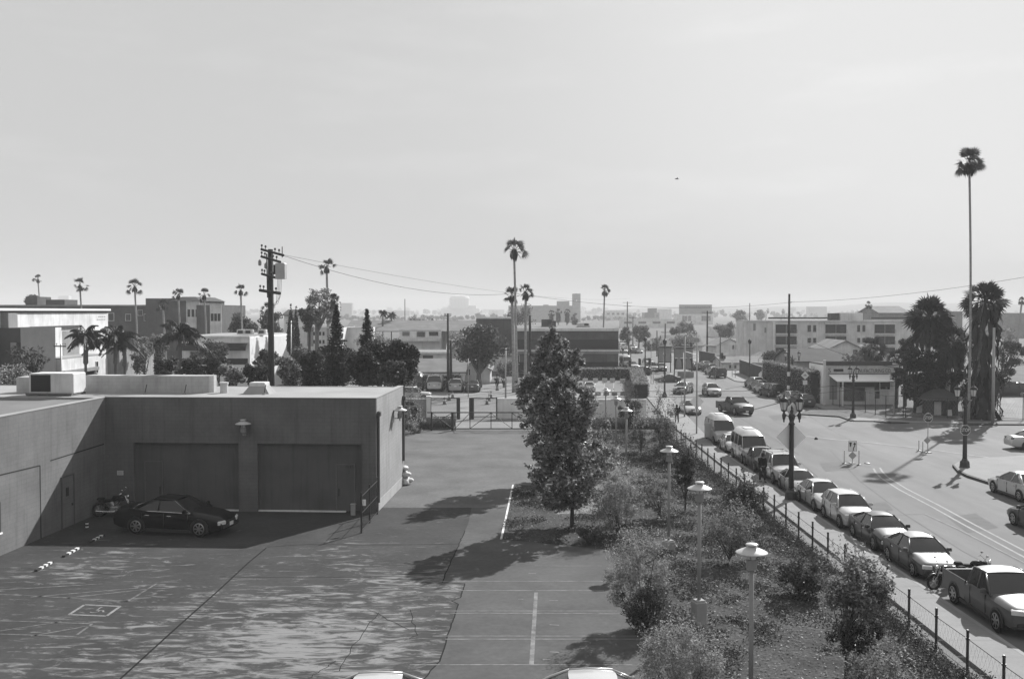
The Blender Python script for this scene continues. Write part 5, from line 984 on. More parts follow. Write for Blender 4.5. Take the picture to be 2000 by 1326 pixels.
# ------------------------------------------------------------------ motorcycles
def motorcycle(lab, loc, heading, s=1.0, dark=True):
    c = E('motorcycle', lab, 'motorcycle', loc, heading, 'motorcycles', s)
    for x in (.72, -.68):
        t = MB(); k = 18; pts = [(x+.29*math.cos(2*PI*i/k), 0, .3+.29*math.sin(2*PI*i/k)) for i in range(k+1)]; t.tube(pts, .055, 6, caps=False); w_ = t.build('wheel', M['rubber'], c, smooth=True); q = MB()
        q.tube([(x, -.05, .3), (x, .05, .3)], .06, 8)
        for i in range(9): a = 2*PI*i/9; q.tube([(x, 0, .3), (x+.25*math.cos(a), 0, .3+.25*math.sin(a))], .008, 4)
        q.build('rim', M['chrome'], w_)
    f_ = MB(); f_.tube([(-.68, .09, .3), (-.1, .1, .42), (.3, .06, .75), (.48, 0, .85)], .025, 6); f_.tube([(-.68, -.09, .3), (-.1, -.1, .42), (.3, -.06, .75), (.48, 0, .85)], .025, 6); f_.tube([(.3, 0, .75), (-.2, 0, .7), (-.7, 0, .62)], .03, 6); f_.build('frame', M['metal_dark'], c)
    e_ = MB(); e_.bev(-.22, .22, -.17, .17, .2, .48, .05); e_.tube([(.0, 0, .45), (.14, 0, .68)], .1, 9); e_.tube([(-.05, 0, .45), (-.19, 0, .66)], .1, 9); e_.build('engine', M['metal'], c)
    t = MB(); t.lathe([(.02, -.34), (.12, -.25), (.16, 0), (.14, .2), (.03, .33)], n=12); t.v = [(z*1.0+.18, y, x*.9+.83) for x, y, z in t.v]; t.build('fuel_tank', M['paint_black'], c, smooth=True)
    s_ = MB(); s_.bev(-.72, -.1, -.14, .14, .7, .8, .05); s_.bev(-.78, -.45, -.13, .13, .78, .88, .04); s_.build('seat', M['rubber'], c)
    k_ = MB()
    for y in (.09, -.09): k_.tube([(.72, y, .3), (.46, y, .95)], .026, 6)
    k_.build('fork', M['chrome'], c); h_ = MB(); h_.tube([(.28, .40, 1.06), (.36, .34, 1.1), (.45, .1, 1.0), (.45, -.1, 1.0), (.36, -.34, 1.1), (.28, -.40, 1.06)], .018, 6); h_.tube([(.33, .33, 1.09), (.4, .38, 1.22)], .008, 4); h_.tube([(.33, -.33, 1.09), (.4, -.38, 1.22)], .008, 4); h_.lathe([(.05, 1.2), (.06, 1.25), (.02, 1.28)], (.4, .38, 0), 8); h_.lathe([(.05, 1.2), (.06, 1.25), (.02, 1.28)], (.4, -.38, 0), 8); h_.build('handlebar', M['chrome'], c)
    l_ = MB(); l_.lathe([(.03, -.08), (.09, -.02), (.1, .05), (.09, .07)], n=12); l_.v = [(z+.56, y, x+.9) for x, y, z in l_.v]; l_.build('headlamp', M['chrome'], c, smooth=True)
    for x in (.72, -.68):
        d_ = MB(); k = 8; vs = [(x+.37*math.cos(.25+i/k*2.4), y, .3+.37*math.sin(.25+i/k*2.4)) for y in (-.07, .07) for i in range(k+1)]; d_.add(vs, [(i, i+1, k+2+i, k+1+i) for i in range(k)]); d_.build('fender', M['paint_black'], c)
    x_ = MB(); x_.tube([(.1, -.16, .4), (.0, -.2, .25), (-.8, -.22, .3)], .04, 8); x_.build('exhaust', M['chrome'], c); MB().tube([(-.05, .15, .25), (-.1, .32, .02)], .014, 5).build('side_stand', M['metal_dark'], c)
g = G(236, 1002); motorcycle('dark motorcycle in the shady corner behind the black sedan', (g.x, g.y-.75, 0), .15, 1.12)
motorcycle('chrome-barred motorcycle at the kerb behind the grey pickup, nearer the pavement', (KX+1.0, G(0, 1150).y+.15, 0), hd(195), .92); motorcycle('motorcycle with raised bars on the road side behind the grey pickup', (KX+2.25, G(0, 1152).y+.9, 0), hd(-10), .95)
# ------------------------------------------------------------------ people
def skin(name, joints, bones, m, parent, root, sub=2):
    names = list(joints); me = bpy.data.meshes.new(name); me.from_pydata([joints[k][0] for k in names], [(names.index(a), names.index(b)) for a, b in bones], []); me.materials.append(M[m])
    o = link(name, me, parent); md = o.modifiers.new('skin', 'SKIN'); md.use_smooth_shade = True
    lay = me.skin_vertices[0].data if me.skin_vertices else None
    if lay is None:
        bpy.context.view_layer.objects.active = o; lay = me.skin_vertices[0].data
    for i, k in enumerate(names): lay[i].radius = joints[k][1] if isinstance(joints[k][1], tuple) else (joints[k][1],)*2; lay[i].use_root = (k == root)
    s_ = o.modifiers.new('subsurf', 'SUBSURF'); s_.levels = sub; s_.render_levels = sub; return o
def person(lab, loc, heading, s, stride, hood):
    p = E('person', lab, 'person', loc, heading, None, s); st = stride
    J = {'pelvis': ((0, 0, .93), (.13, .10)), 'waist': ((0, 0, 1.08), (.12, .09)), 'chest': ((.02, 0, 1.3), (.15, .10)), 'neck': ((.05, 0, 1.46), .055), 'head': ((.09, 0, 1.58), (.075, .08)), 'crown': ((.09, 0, 1.68), (.07, .08))}
    B_ = [('pelvis', 'waist'), ('waist', 'chest'), ('chest', 'neck'), ('neck', 'head'), ('head', 'crown')]
    for sd, k in ((1, 'l'), (-1, 'r')):
        f = st*sd
        J.update({k+'hip': ((0, .09*sd, .88), .085), k+'knee': ((.03+f*.5, .1*sd, .49), .06), k+'ankle': ((-.02+f*.8, .1*sd, .09), .04), k+'toe': ((.15+f*.8, .11*sd, .035), .035), k+'sho': ((.02, .19*sd, 1.38), .06), k+'elb': ((.0-f*.3+.02, .24*sd, 1.1), .045), k+'wri': ((.12-f*.35, .2*sd, .88), .03), k+'palm': ((.15-f*.35, .19*sd, .80), (.022, .036))})
        B_ += [('pelvis', k+'hip'), (k+'hip', k+'knee'), (k+'knee', k+'ankle'), (k+'ankle', k+'toe'), ('chest', k+'sho'), (k+'sho', k+'elb'), (k+'elb', k+'wri'), (k+'wri', k+'palm')]
        pw_ = J[k+'palm'][0]
        for i in range(4):
            a = (pw_[0]-.03+.02*i, pw_[1], pw_[2]-.05); e = (pw_[0]-.02+.02*i+.015, pw_[1]-.012*sd, pw_[2]-.09-.01*(i in (1, 2))); J[k+'f%d' % i] = (a, .009); J[k+'g%d' % i] = (e, .008); B_ += [(k+'palm', k+'f%d' % i), (k+'f%d' % i, k+'g%d' % i)]
        J[k+'th'] = ((pw_[0]+.05, pw_[1]-.01*sd, pw_[2]-.01), .01); B_.append((k+'palm', k+'th'))
    skin('body', J, B_, 'skin', p, 'pelvis')
    jk = {k: (J[k][0], tuple(x*1.25+.02 for x in (J[k][1] if isinstance(J[k][1], tuple) else (J[k][1],)*2))) for k in ('pelvis', 'waist', 'chest', 'neck', 'lsho', 'lelb', 'lwri', 'rsho', 'relb', 'rwri')}
    skin('jacket', jk, [b for b in B_ if b[0] in jk and b[1] in jk], 'cloth', p, 'chest')
    tr = {k: (J[k][0], tuple(x*1.18+.012 for x in (J[k][1] if isinstance(J[k][1], tuple) else (J[k][1],)*2))) for k in ('pelvis', 'lhip', 'lknee', 'lankle', 'rhip', 'rknee', 'rankle')}
    skin('trousers', tr, [b for b in B_ if b[0] in tr and b[1] in tr], 'jean', p, 'pelvis')
    for k in 'lr': a = J[k+'ankle'][0]; skin('shoe', {'a': ((a[0]-.03, a[1], .06), .05), 'b': ((a[0]+.08, a[1], .05), .048), 'c': ((a[0]+.2, a[1], .04), .035)}, [('a', 'b'), ('b', 'c')], 'rubber', p, 'a')
    hx, hz_ = J['head'][0][0], J['head'][0][2]
    h_ = MB(); h_.lathe([(.02, .16), (.075, .145), (.105, .09), (.115, .02), (.1, -.06), (.07, -.1)], (hx-.025, 0, hz_+.01), 14); o = h_.build('hair' if not hood else 'hood', M['hair'], p, smooth=True)
    fc = MB(); fc.lathe([(.012, -.03), (.018, 0), (.008, .03)], (hx+.085, 0, hz_+.0), 8); fc.build('nose', M['skin'], p, smooth=True)
    fc = MB()
    for y in (.03, -.03): fc.lathe([(.004, -.01), (.011, 0), (.004, .01)], (hx+.072, y, hz_+.03), 8)
    fc.build('eyes', M['black'], p); fc = MB().box(hx+.07, hx+.08, -.025, .025, hz_-.055, hz_-.045).build('mouth', M['trim'], p)
    return p
g = G(1489, 945); pn = person('person in dark jacket and trousers on the pavement beside the boxy white suv', (g.x, g.y, .12), hd(-75), 1.04, .14, False)
pk = MB().bev(-.06, .06, -.1, .1, -.14, .14, .03); o = tag(pk.build('hand_bag', M['white_old'], None, (g.x+.28, g.y-.22, .95)), 'small pale parcel carried by the person beside the white suv', 'parcel')
g = G(1322, 828); person('distant hooded person in black walking away along the pavement', (g.x, g.y, .12), hd(95), .98, .18, True)
# ================================================================== street lamps with two lanterns
def lantern(par, x, z, s):
    b = MB(); n = 6
    MB().lathe([(.13*s, 0), (.21*s, .42*s)], (x, 0, z), n).build('lantern_glass', M['glass_lamp'], par)
    c = MB()
    for k in range(n): a = 2*PI*k/n; c.tube([(x+.135*s*math.cos(a), .135*s*math.sin(a), z), (x+.215*s*math.cos(a), .215*s*math.sin(a), z+.42*s)], .014*s, 4)
    c.lathe([(.07*s, -.08*s), (.15*s, -.02*s), (.15*s, .02*s)], (x, 0, z), 10); c.lathe([(.235*s, .41*s), (.235*s, .46*s)], (x, 0, z), 10); c.build('lantern_frame', M['iron'], par)
    d = MB(); d.lathe([(.22*s, .46*s), (.17*s, .56*s), (.08*s, .62*s), (.04*s, .65*s), (.05*s, .70*s), (.015*s, .80*s), (.008*s, .92*s)], (x, 0, z), 12); d.build('lantern_cap', M['iron'] if True else M['white'], par, smooth=True)
def twin_lamp(lab, px, py, top, s=1.0, half=.42, pale=False):
    g = G(px, py); zt = D(px, top, g.y).z-g.z; o = E('street_lamp', lab, 'street lamp', (g.x, g.y, .0), 0, 'two-lantern street lamps'); k = zt/5.6
    b = MB(); b.lathe([(.34*k, 0), (.36*k, .12*k), (.33*k, .16*k), (.30*k, .5*k), (.22*k, .58*k), (.17*k, .62*k), (.19*k, .66*k), (.15*k, .7*k)], n=8); b.build('pedestal', M['iron'], o)
    z2 = zt-1.55*k; b = MB(); b.lathe([(.145*k, .7*k), (.13*k, z2*.5), (.115*k, z2-.1), (.17*k, z2-.06), (.17*k, z2), (.12*k, z2+.05), (.10*k, z2+.3*k), (.17*k, z2+.45*k), (.07*k, z2+.5*k), (.09*k, z2+.62*k), (.03*k, z2+.72*k), (.06*k, z2+.8*k), (.01*k, z2+.95*k)], n=12); b.build('column', M['iron'], o, smooth=True)
    X = half*k
    for sd in (1, -1):
        b = MB(); b.tube([(sd*.06*k, 0, z2+.12*k), (sd*X*.35, 0, z2+.36*k), (sd*X*.7, 0, z2+.42*k), (sd*X, 0, z2+.28*k)], [.06*k, .05*k, .045*k, .04*k], 7); b.lathe([(.012*k, -.02*k), (.05*k, .04*k), (.03*k, .1*k), (.07*k, .16*k), (.10*k, .34*k), (.09*k, .42*k), (.05*k, .5*k), (.07*k, .58*k)], (sd*X, 0, z2+.06*k), 10); a_ = b.build('lamp_arm', M['iron'], o, smooth=True)
        lantern(a_, sd*X, z2+.68*k, 1.05*k)
    return o, g, zt
o, g, zt = twin_lamp('double-headed iron street lamp with a big diamond sign back, by the parked cars', 1545, 979, 768, 1, .40)
MLAMP = g
def flat_sign(lab, cat, name, loc, poly, m='sign_back', rz=0, thick=.012):
    s_ = E(name, lab, cat, loc, rz); MB().plate(poly, 0, thick).build('panel', M[m], s_); return s_
def dia(r): return [(0, -r), (r, 0), (0, r), (-r, 0)]
def octo(r): return [(r*math.cos(PI/8+k*PI/4), r*math.sin(PI/8+k*PI/4)) for k in range(8)]
Y = g.y+.19; p = D(1545, 853, Y); s_ = flat_sign('large blank diamond sign seen from behind on the double-headed lamp', 'sign', 'diamond_sign', p, dia(.84)); MB().box(-.05, .05, -.05, 0, -.1, .1).build('clamp', M['galv'], s_)
p = D(1548, 800, Y); s_ = flat_sign('small pale diamond sign behind the lantern arms of the double-headed lamp', 'sign', 'diamond_sign', p, dia(.42)); MB().box(-.05, .05, -.05, 0, -.1, .1).build('clamp', M['galv'], s_)
o, g, zt = twin_lamp('double-headed iron street lamp on the right corner carrying a stop sign', 1884, 916, 748, 1, .52)
def stop_sign(loc, r, lab, pole_to=None):
    s_ = E('stop_sign', lab, 'stop sign', loc); MB().plate(octo(r), 0, .012).build('border', M['sign_white'], s_); MB().plate(octo(r*.93), -.004, -.001).build('panel', M['sign_red'], s_); text_mesh('STOP', r*.92, M['sign_white'], 'lettering', s_, (0, -.008, 0), sx=.72, depth=.002)
    MB().box(-.04, .04, .012, .09 if pole_to is None else .02, -r*.5, r*.5).build('bracket', M['galv'], s_)
    if pole_to is not None: MB().tube([(0, .03, -loc.z+pole_to), (0, .03, r)], .03, 6).build('post', M['galv'], s_)
    return s_
stop_sign(D(1885.5, 840, g.y-.24), .36, 'stop sign fixed to the double-headed lamp on the right corner')
g = G(1810, 884); s_ = stop_sign(D(1813, 816, g.y), .36, 'stop sign on its own slim post in the road, with a small diamond below', 0); MB().plate(dia(.27), -.012, -.002).build('diamond_plate', M['sign_amber'], s_, (-.06, 0, D(1811, 860, g.y).z-s_.location.z)); MB().bev(-.25, .25, -.2, .25, 0, .05).build('foot', M['black'], s_, (0, 0, -s_.location.z))
def delineator(px, py, top, lab):
    g = G(px, py); z = D(px, top, g.y).z; o = E('delineator', lab, 'marker post', g, 0, 'flexible marker posts in the road'); MB().lathe([(.05, .03), (.045, z), (.03, z+.03)], n=8).build('post', M['pale'], o)
    for q in (.78, .62): MB().lathe([(.052, z*q), (.052, z*q+.1)], n=8).build('band', M['white'], o)
    MB().lathe([(.17, 0), (.16, .04), (.06, .06)], n=10).build('foot', M['black'], o)
delineator(1649, 905, 880, 'marker post left of the keep-right arrow sign'); delineator(1677.5, 908, 880, 'marker post right of the keep-right arrow sign'); delineator(1794.5, 880, 860, 'marker post left of the stop sign post'); delineator(1802, 883, 863, 'marker post close beside the stop sign post')
g = G(1665, 905); o = E('arrow_sign', 'keep-right arrow sign over a small amber diamond in the road', 'sign', g); MB().tube([(0, .04, 0), (0, .04, D(1665, 862, g.y).z)], .025, 6).build('post', M['galv'], o)
zc = D(1665, 871, g.y).z; W2, H2 = .30, .37; p_ = MB().plate([(-W2, zc-H2), (W2, zc-H2), (W2, zc+H2), (-W2, zc+H2)], 0, .012).build('panel', M['sign_white'], o)
b = MB(); b.plate([(-.24, zc+.26), (-.06, zc+.26), (-.12, zc-.05), (-.18, zc-.05)], -.006, -.002); b.plate([(.02, zc-.33), (.08, zc-.33), (.09, zc-.15), (.17, zc+.0), (.17, zc+.12), (.11, zc+.12), (.11, zc+.02), (.03, zc-.12)], -.006, -.002); b.plate([(.03, zc+.1), (.25, zc+.1), (.14, zc+.28)], -.006, -.0021); b.build('arrow', M['black'], p_)
f_ = MB(); q = .02
for x0, x1, z0, z1 in ((-W2+.01, W2-.01, H2-.035, H2-.015), (-W2+.01, W2-.01, -H2+.015, -H2+.035), (-W2+.01, -W2+.03, -H2+.036, H2-.036), (W2-.03, W2-.01, -H2+.036, H2-.036)): f_.box(x0, x1, -.004, -.001, zc+z0, zc+z1)
f_.build('border', M['mid'], p_); MB().plate(dia(.29), 0, .012).build('diamond_plate', M['sign_amber'], o, (0, 0, D(1665, 889.5, g.y).z)); MB().bev(-.2, .2, -.15, .25, 0, .05).build('foot', M['black'], o)
g = G(1678+16, 905); o = E('rubber_base', 'flat dark rubber base left on the road near the arrow sign', 'rubber base', g); MB().lathe([(.22, 0), (.2, .04), (.08, .07)], n=12).build('slab', M['black'], o)
g = G(1594, 858); o = E('rubber_base', 'small dark stub standing on the pale seam of the road', 'rubber base', g); MB().lathe([(.16, 0), (.15, .05), (.06, .2)], n=10).build('slab', M['iron'], o)
twin_lamp('double-headed iron street lamp in front of the corner store', 1666, 818, 713, 1, .36)
twin_lamp('dark double-headed street lamp behind the tall utility pole', 1547, 765, 684, 1, .9)
def mono_lamp(lab, px, py, top, arm=.0):
    g = G(px, py); z = D(px, top, g.y).z; o = E('street_lamp', lab, 'street lamp', g, 0, 'single dark street lamps'); MB().lathe([(.33, 0), (.34, .4), (.22, .6), (.14, .8)], n=8).build('pedestal', M['iron'], o); MB().tube([(0, 0, .8), (0, 0, z-.6)], [.11, .075], 8).build('column', M['iron'], o); MB().lathe([(.06, z-.6), (.2, z-.5), (.26, z-.1), (.2, z), (.04, z+.15)], n=10).build('lantern', M['iron'], o); MB().bev(-.16, .16, -.06, .06, z*.42, z*.42+.2, .02).build('bracket', M['iron'], o)
mono_lamp('slim dark street lamp at the kerb bend, left of the crossing dark sedan', 1298, 778, 664); mono_lamp('slim dark street lamp beside the end of the hedge', 1260, 741, 660); mono_lamp('slim dark street lamp on the far corner by the low bungalow', 1464, 751, 664)
mono_lamp('short dark lamp on the pavement by the banded office block', 1232, 716, 682); mono_lamp('short dark lamp at the left kerb among the far cars', 1216.5, 712, 680)
# poles of the street
def pole(name, lab, cat, px, py, top, r=.08, m='galv', tilt=0, group=None, z0=0):
    g = G(px, py); g.z = z0; z = D(px, top, g.y).z; o = E(name, lab, cat, g, 0, group); MB().tube([(0, 0, -z0), (tilt, 0, z-z0)], [r, r*.8], 9).build('shaft', M[m], o, smooth=True); return o, g, z
o, g, z = pole('sign_pole', 'grey steel pole with a big blank diamond sign seen from behind', 'pole', 1360.5, 849, 648, .07); s_ = MB().plate(dia(.62), -.02, -.008).build('diamond_plate', M['sign_back'], o, (0, 0, D(1360, 782, g.y).z-.1)); MB().plate([(-.16, -.2), (.16, -.2), (.16, .2), (-.16, .2)], -.02, -.008).build('lower_plate', M['sign_back'], o, (0, 0, D(1358, 800, g.y).z)); MB().bev(-.2, .2, -.06, .06, z-.9, z-.5, .03).build('cross_arm', M['galv'], o)
o, g, z = pole('light_pole', 'grey steel light pole standing at the kerb bulge', 'pole', 1337, 816, 655, .09); b = MB(); b.tube([(0, 0, z), (.6, 0, z+.15), (1.2, 0, z-.6)], .04, 6); b.tube([(0, 0, z-1.6), (1.3, 0, z-2.0)], .03, 6); b.build('arm', M['galv'], o); MB().bev(-.5, .15, -.1, .1, z+.05, z+.2, .04).build('lamp_head', M['white'], o)
o, g, z = pole('signal_pole', 'traffic signal pole with a long mast arm by the far parked cars', 'traffic signal', 1406.5, 722, 652, .12, 'metal_dark'); MB().tube([(0, 0, z-2.2), (-7, 0, z-2.0)], .07, 6).build('mast_arm', M['galv'], o)
for x, zz in ((-5.3, z-2.7), (.3, z-4.5)): b = MB().bev(x-.2, x+.2, -.35, -.1, zz, zz+1.1, .05); q = b.build('signal_head', M['black'], o); MB().lathe([(.1, 0), (.1, .02)], (x, -.36, zz+.2), 10).build('lens', M['lens'], q)
b = MB().box(-.9, 1.3, -.05, -.02, z-3.9, z-3.5).build('street_name_plate', M['sign_back'], o)
def signal(px, py, top, lab):
    o, g, z = pole('signal_post', lab, 'traffic signal', px, py, top, .07, 'metal_dark', group='signal posts at the far crossing'); q = MB().bev(-.22, .22, -.3, -.08, z-1.1, z, .05).build('signal_head', M['black'], o); b = MB()
    for k in range(3): b.box(-.1, .1, -.34, -.30, z-.95+k*.32, z-.78+k*.32)
    b.build('visor', M['metal_dark'], q)
signal(1230, 722, 703, 'signal post by the last pale van'); signal(1249, 731, 700, 'signal post just left of the slim lamp at the hedge end'); signal(1213, 716, 698, 'signal post at the right corner of the banded office block'); signal(1268.5, 733, 699, 'signal post right of the slim lamp at the hedge end')
for px, py, top, lab in ((1271.5, 751, 665, 'thin grey sign post left of the crossing dark sedan'), (1275.8, 752, 726, 'short thin post beside the thin grey sign post'), (1256, 742, 708, 'thin pale post beside the hedge end'), (1481, 743, 700, 'thin grey post by the low bungalow fence'), (1430, 737, 706, 'thin pale post on the corner pavement'), (1436, 739, 720, 'short pale post beside the corner kerb'), (1398, 742, 690, 'thin grey post behind the farthest parked row')):
    o, g, z = pole('sign_post', lab, 'post', px, py, top, .05); MB().bev(-.16, .16, -.03, -.01, z-.5, z-.05, .01).build('plate', M['sign_back'], o)
g = G(1492, 752, .11); o = E('crossing_sign', 'pale pentagon crossing sign with two walking figures by the board fence', 'sign', g); z = D(1492, 730, g.y).z-.1; MB().tube([(0, .05, 0), (0, .05, z+.5)], .04, 6).build('post', M['galv'], o); r = .75; q = MB().plate([(-r, z-r*.9), (r, z-r*.9), (r, z+.0), (0, z+r), (-r, z)], -.01, .01).build('panel', M['sign_white'], o); b = MB()
for x, s in ((-.18, 1), (.22, .8)): b.plate([(x-.09*s, z-.5), (x+.09*s, z-.5), (x+.12*s, z-.1), (x+.05*s, z+.1*s), (x-.05*s, z+.1*s), (x-.12*s, z-.1)], -.016, -.012); b.plate([(x-.08*s, z+.12*s), (x+.08*s, z+.12*s), (x+.08*s, z+.26*s), (x-.08*s, z+.26*s)], -.016, -.0121)
b.build('walking_figures', M['black'], q); MB().plate([(-.6, z-r*.9-.55), (.6, z-r*.9-.55), (.6, z-r*.9-.1), (-.6, z-r*.9-.1)], -.01, .01).build('lower_plate', M['sign_white'], o)
g = G(1572, 790, .11); o = E('warning_sign', 'pale diamond warning sign over a small plate beside the corner store', 'sign', g); z = D(1571, 735, g.y).z; MB().tube([(0, .05, 0), (0, .05, z+.2)], .04, 6).build('post', M['galv'], o); q = MB().plate(dia(.46), -.01, .01).build('panel', M['sign_white'], o, (0, 0, z)); b = MB(); b.plate([(-.2, -.06), (.2, -.06), (.2, .02), (-.2, .02)], -.016, -.012); b.plate([(-.1, .03), (.1, .03), (.06, .13), (-.06, .13)], -.016, -.012); b.build('symbol', M['mid'], q); MB().plate([(-.25, -.3), (.25, -.3), (.25, .2), (-.25, .2)], -.01, .01).build('lower_plate', M['sign_white'], o, (0, 0, D(1571, 748, g.y).z))
g = G(1329, 790); o = E('street_name_sign', 'low street-name sign on a thin post by the kerb bulge', 'sign', G(1330.5, 797)); MB().tube([(0, 0, 0), (0, 0, D(1330, 757, o.location.y).z)], .03, 6).build('post', M['galv'], o); MB().bev(-.45, .45, -.02, .02, D(1330, 759, o.location.y).z, D(1330, 756, o.location.y).z).build('panel', M['metal_dark'], o)
# two-tier advertising panels up the street
for x0, x1, x2, y0, y1, y2, yb, lab in ((1288, 1299, 1314, 678, 691, 708, 727, 'dark two-tier advertising panels on the left, up the street'), (1320, 1337, 1356, 680, 699, 721, 737, 'dark two-tier advertising panels on the right, above a grey box')):
    g = G((x0+x2)/2, yb); Y = g.y; p = lambda a, b: D(a, b, Y); o = E('advertising_panel', lab, 'advertising panel', (p(x0, yb).x, Y, 0)); ox = p(x0, yb).x
    for a in (x0, x2-1.5): b = MB(); b.box(p(a, 0).x-ox, p(a+1.5, 0).x-ox, 0, .3, 0, p(a, y0).z); b.build('leg', M['metal_dark'], o)
    for a, b_, m_ in ((x0, x1, 0), (x1+1.5, x2, 1)):
        MB().box(p(a, 0).x-ox+.05, p(b_, 0).x-ox, -.25, -.01, p(a, y1).z, p(a, y0+1).z).build('upper_panel', M['mid'], o); q = MB().box(p(a, 0).x-ox+.05, p(b_, 0).x-ox, -.3, -.01, p(a, y2).z, p(a, y1+1).z).build('lower_panel', M['black'], o)
        xm = (p(a, 0).x+p(b_, 0).x)/2-ox; z_ = p(a, y2).z; b = MB(); b.plate([(xm-.5, z_+.15), (xm+.5, z_+.15), (xm+.42, z_+1.2), (xm+.15, z_+1.9), (xm-.15, z_+1.9), (xm-.42, z_+1.2)], -.33, -.302); b.build('picture', M['mid'], q)
    MB().box(-.1, p(x2, 0).x-ox+.1, -.4, .35, p(x0, y0+1).z+.002, p(x0, y0).z+.15).build('top_board', M['metal_dark'], o)
g = G(1337, 737); o = E('equipment_box', 'plain grey street cabinet under the right advertising panels', 'cabinet', (D(1322, 737, g.y).x, g.y-.6, 0)); w_ = D(1353, 737, g.y).x-D(1322, 737, g.y).x; MB().bev(0, w_, -.4, .1, .1, D(1322, 725, g.y).z, .05).build('body', M['mid'], o); MB().box(.05, w_-.05, -.35, .05, 0, .1).build('plinth', M['concrete'], o)
# ================================================================== utility poles
def upole(lab, px, by, top, r=.15, arms=(), Y=None, m='pole_wood', rz=.35):
    if Y is None: g = G(px, by)
    else: r *= FAR(Y)/Y; arms = [(a*FAR(Y)/Y, b*FAR(Y)/Y) for a, b in arms]; Y = FAR(Y); g = D(px, by, Y); g.z = 0
    z = D(px, top, g.y).z; o = E('utility_pole', lab, 'utility pole', g, 0, 'utility poles'); MB().tube([(0, 0, 0), (0, 0, z)], [r*1.15, r*.8], 10).build('shaft', M[m], o, smooth=True)
    for zz, ln in arms:
        b = MB(); c_, s_ = math.cos(rz), math.sin(rz); b.tube([(-ln*c_, -.2+ln*s_, z-zz), (ln*c_, -.2-ln*s_, z-zz)], .06, 5); q = b.build('cross_arm', M['pole_wood'], o); i_ = MB()
        for t in (-.92, -.55, .5, .9): i_.lathe([(.02, 0), (.02, .12), (.06, .14), (.05, .24)], (t*ln*c_, -.2-t*ln*s_, z-zz+.05), 6)
        i_.build('insulator', M['mid'], q)
    return o, g, z
o, g, z = upole('thick wooden utility pole with crossarms and a transformer box, behind the garage', 525, 0, 487, .21, (), 66)
TP = (g, z)
def arm(dz, a, b, name='cross_arm', t=.08):
    p, q = D(a[0], a[1], 65.5)-g, D(b[0], b[1], 64.8)-g; v = MB().tube([p, q], t, 6); o_ = v.build(name, M['pole_wood'], o); i_ = MB()
    for u in (.03, .2, .62, .8): c_ = p.lerp(q, u); i_.lathe([(.02, 0), (.02, .1), (.07, .13), (.055, .25)], (c_.x, c_.y, c_.z+t), 6)
    i_.build('insulator', M['iron'], o_)
arm(0, (510, 487), (554, 499)); arm(0, (510, 501), (548, 512)); arm(0, (511, 535), (540, 543)); arm(0, (507, 567), (547, 573), t=.1)
a, b = D(540, 557, 65)-g, D(558, 514, 65)-g; MB().bev(a.x, b.x, -1.35, -.6, a.z+.4, b.z, .05).build('transformer', M['galv'], o); MB().tube([(a.x-.15, -.9, a.z+.7), (a.x-.15, -.9, b.z-.1)], .07, 6).build('bushing', M['iron'], o)
b = MB()
for i in range(4): b.tube([(a.x+.7-.1*i, -.9, b.v[0][2] if b.v else a.z+.5) if False else (.95-.08*i, -1.0, a.z+.6), (.9-.1*i, -1.0, a.z-.6-.2*i), (.6-.12*i, -.6, a.z-1.2), (.25, -.3, a.z-1.35)], .012, 4)
b.tube([(-.1, -.25, a.z+.2), (-.1, -.25, a.z+2.2)], .02, 5); b.tube([(1.0, -1.0, z-.6), (1.0, -1.0, a.z+2.5)], .03, 5); b.build('drop_wire', M['wire'], o)
for x, zz in ((-.65, z-1.0), (-.25, z-1.2)): MB().lathe([(.05, .3), (.11, .2), (.11, -.05), (.04, -.1)], (x, -.25, zz), 8).build('arrester', M['mid'], o)
MB().tube([(-.18, -.28, z-.3), (-.14, -.28, z-3.2)], .045, 5).build('brace', M['pole_wood'], o)
upole('tall bare utility pole behind the double-headed lamp, with pale collars', 1540, 782, 574, .15, ()); u = bpy.data.objects[-1] if False else None
UP = [x for x in bpy.data.objects if x.get('label', '').startswith('tall bare utility pole')][0]
for zz in (2.9, 1.3, .4): MB().lathe([(.19, 0), (.19, .5)], (0, 0, zz), 9).build('collar', M['white'], UP)
MB().tube([(0, 0, D(1540, 592, UP.location.y).z), (.35, 0, D(1540, 590, UP.location.y).z)], .04, 5).build('bracket', M['galv'], UP)
upole('twin-post utility pole in front of the broad-roofed bungalow', 875, 762, 612, .16, [(.3, .5)]); upole('short thick pole stub close beside the twin-post utility pole', 880.5, 762, 665, .2)
upole('dark stub of a utility pole between the palms and the office block', 1035, 748, 616, .22, [], None); upole('crossarmed utility pole far up the street, right of the signboard building', 1381, 705, 607, .18, [(.4, 1.2)]); upole('slim utility pole behind the street panels', 1299, 700, 632, .16, [(2.0, .9)]); upole('slim dark pole between the hazy round tree and the street panels', 1283, 696, 646, .14, [])
upole('far utility pole over the hazy rooftops right of the lone palm', 1225, 680, 589, .2, [(.4, 1.6), (1.6, 1.3)], 330); upole('thin far pole on the skyline left of the domed block', 791, 660, 584, .14, [], 320); upole('thin far mast on the skyline by the apartment roof', 1464, 650, 592, .16, [], 330); upole('hazy crossarmed pole above the far strip of shops', 1236, 690, 618, .14, [(.5, 1.2)], 300)
upole('slim grey pole in the lot left of the forked tree palms', 987.5, 784, 680, .1, [(.2, .5)], None, 'galv'); upole('thin lamp pole in the far car park behind the grey sedan', 914.5, 776, 700, .05, [], None, 'galv'); upole('pale utility pole in front of the shaggy palms at the right corner', 1939, 828, 640, .14, [], None, 'galv'); upole('thin lamp pole standing in front of the cypress pair', 569, 742, 626, .08, [(.3, .6)], 110, 'galv'); upole('thin grey pole by the corner store fence', 1746, 815, 738, .06, [(.1, .5)], None, 'galv')
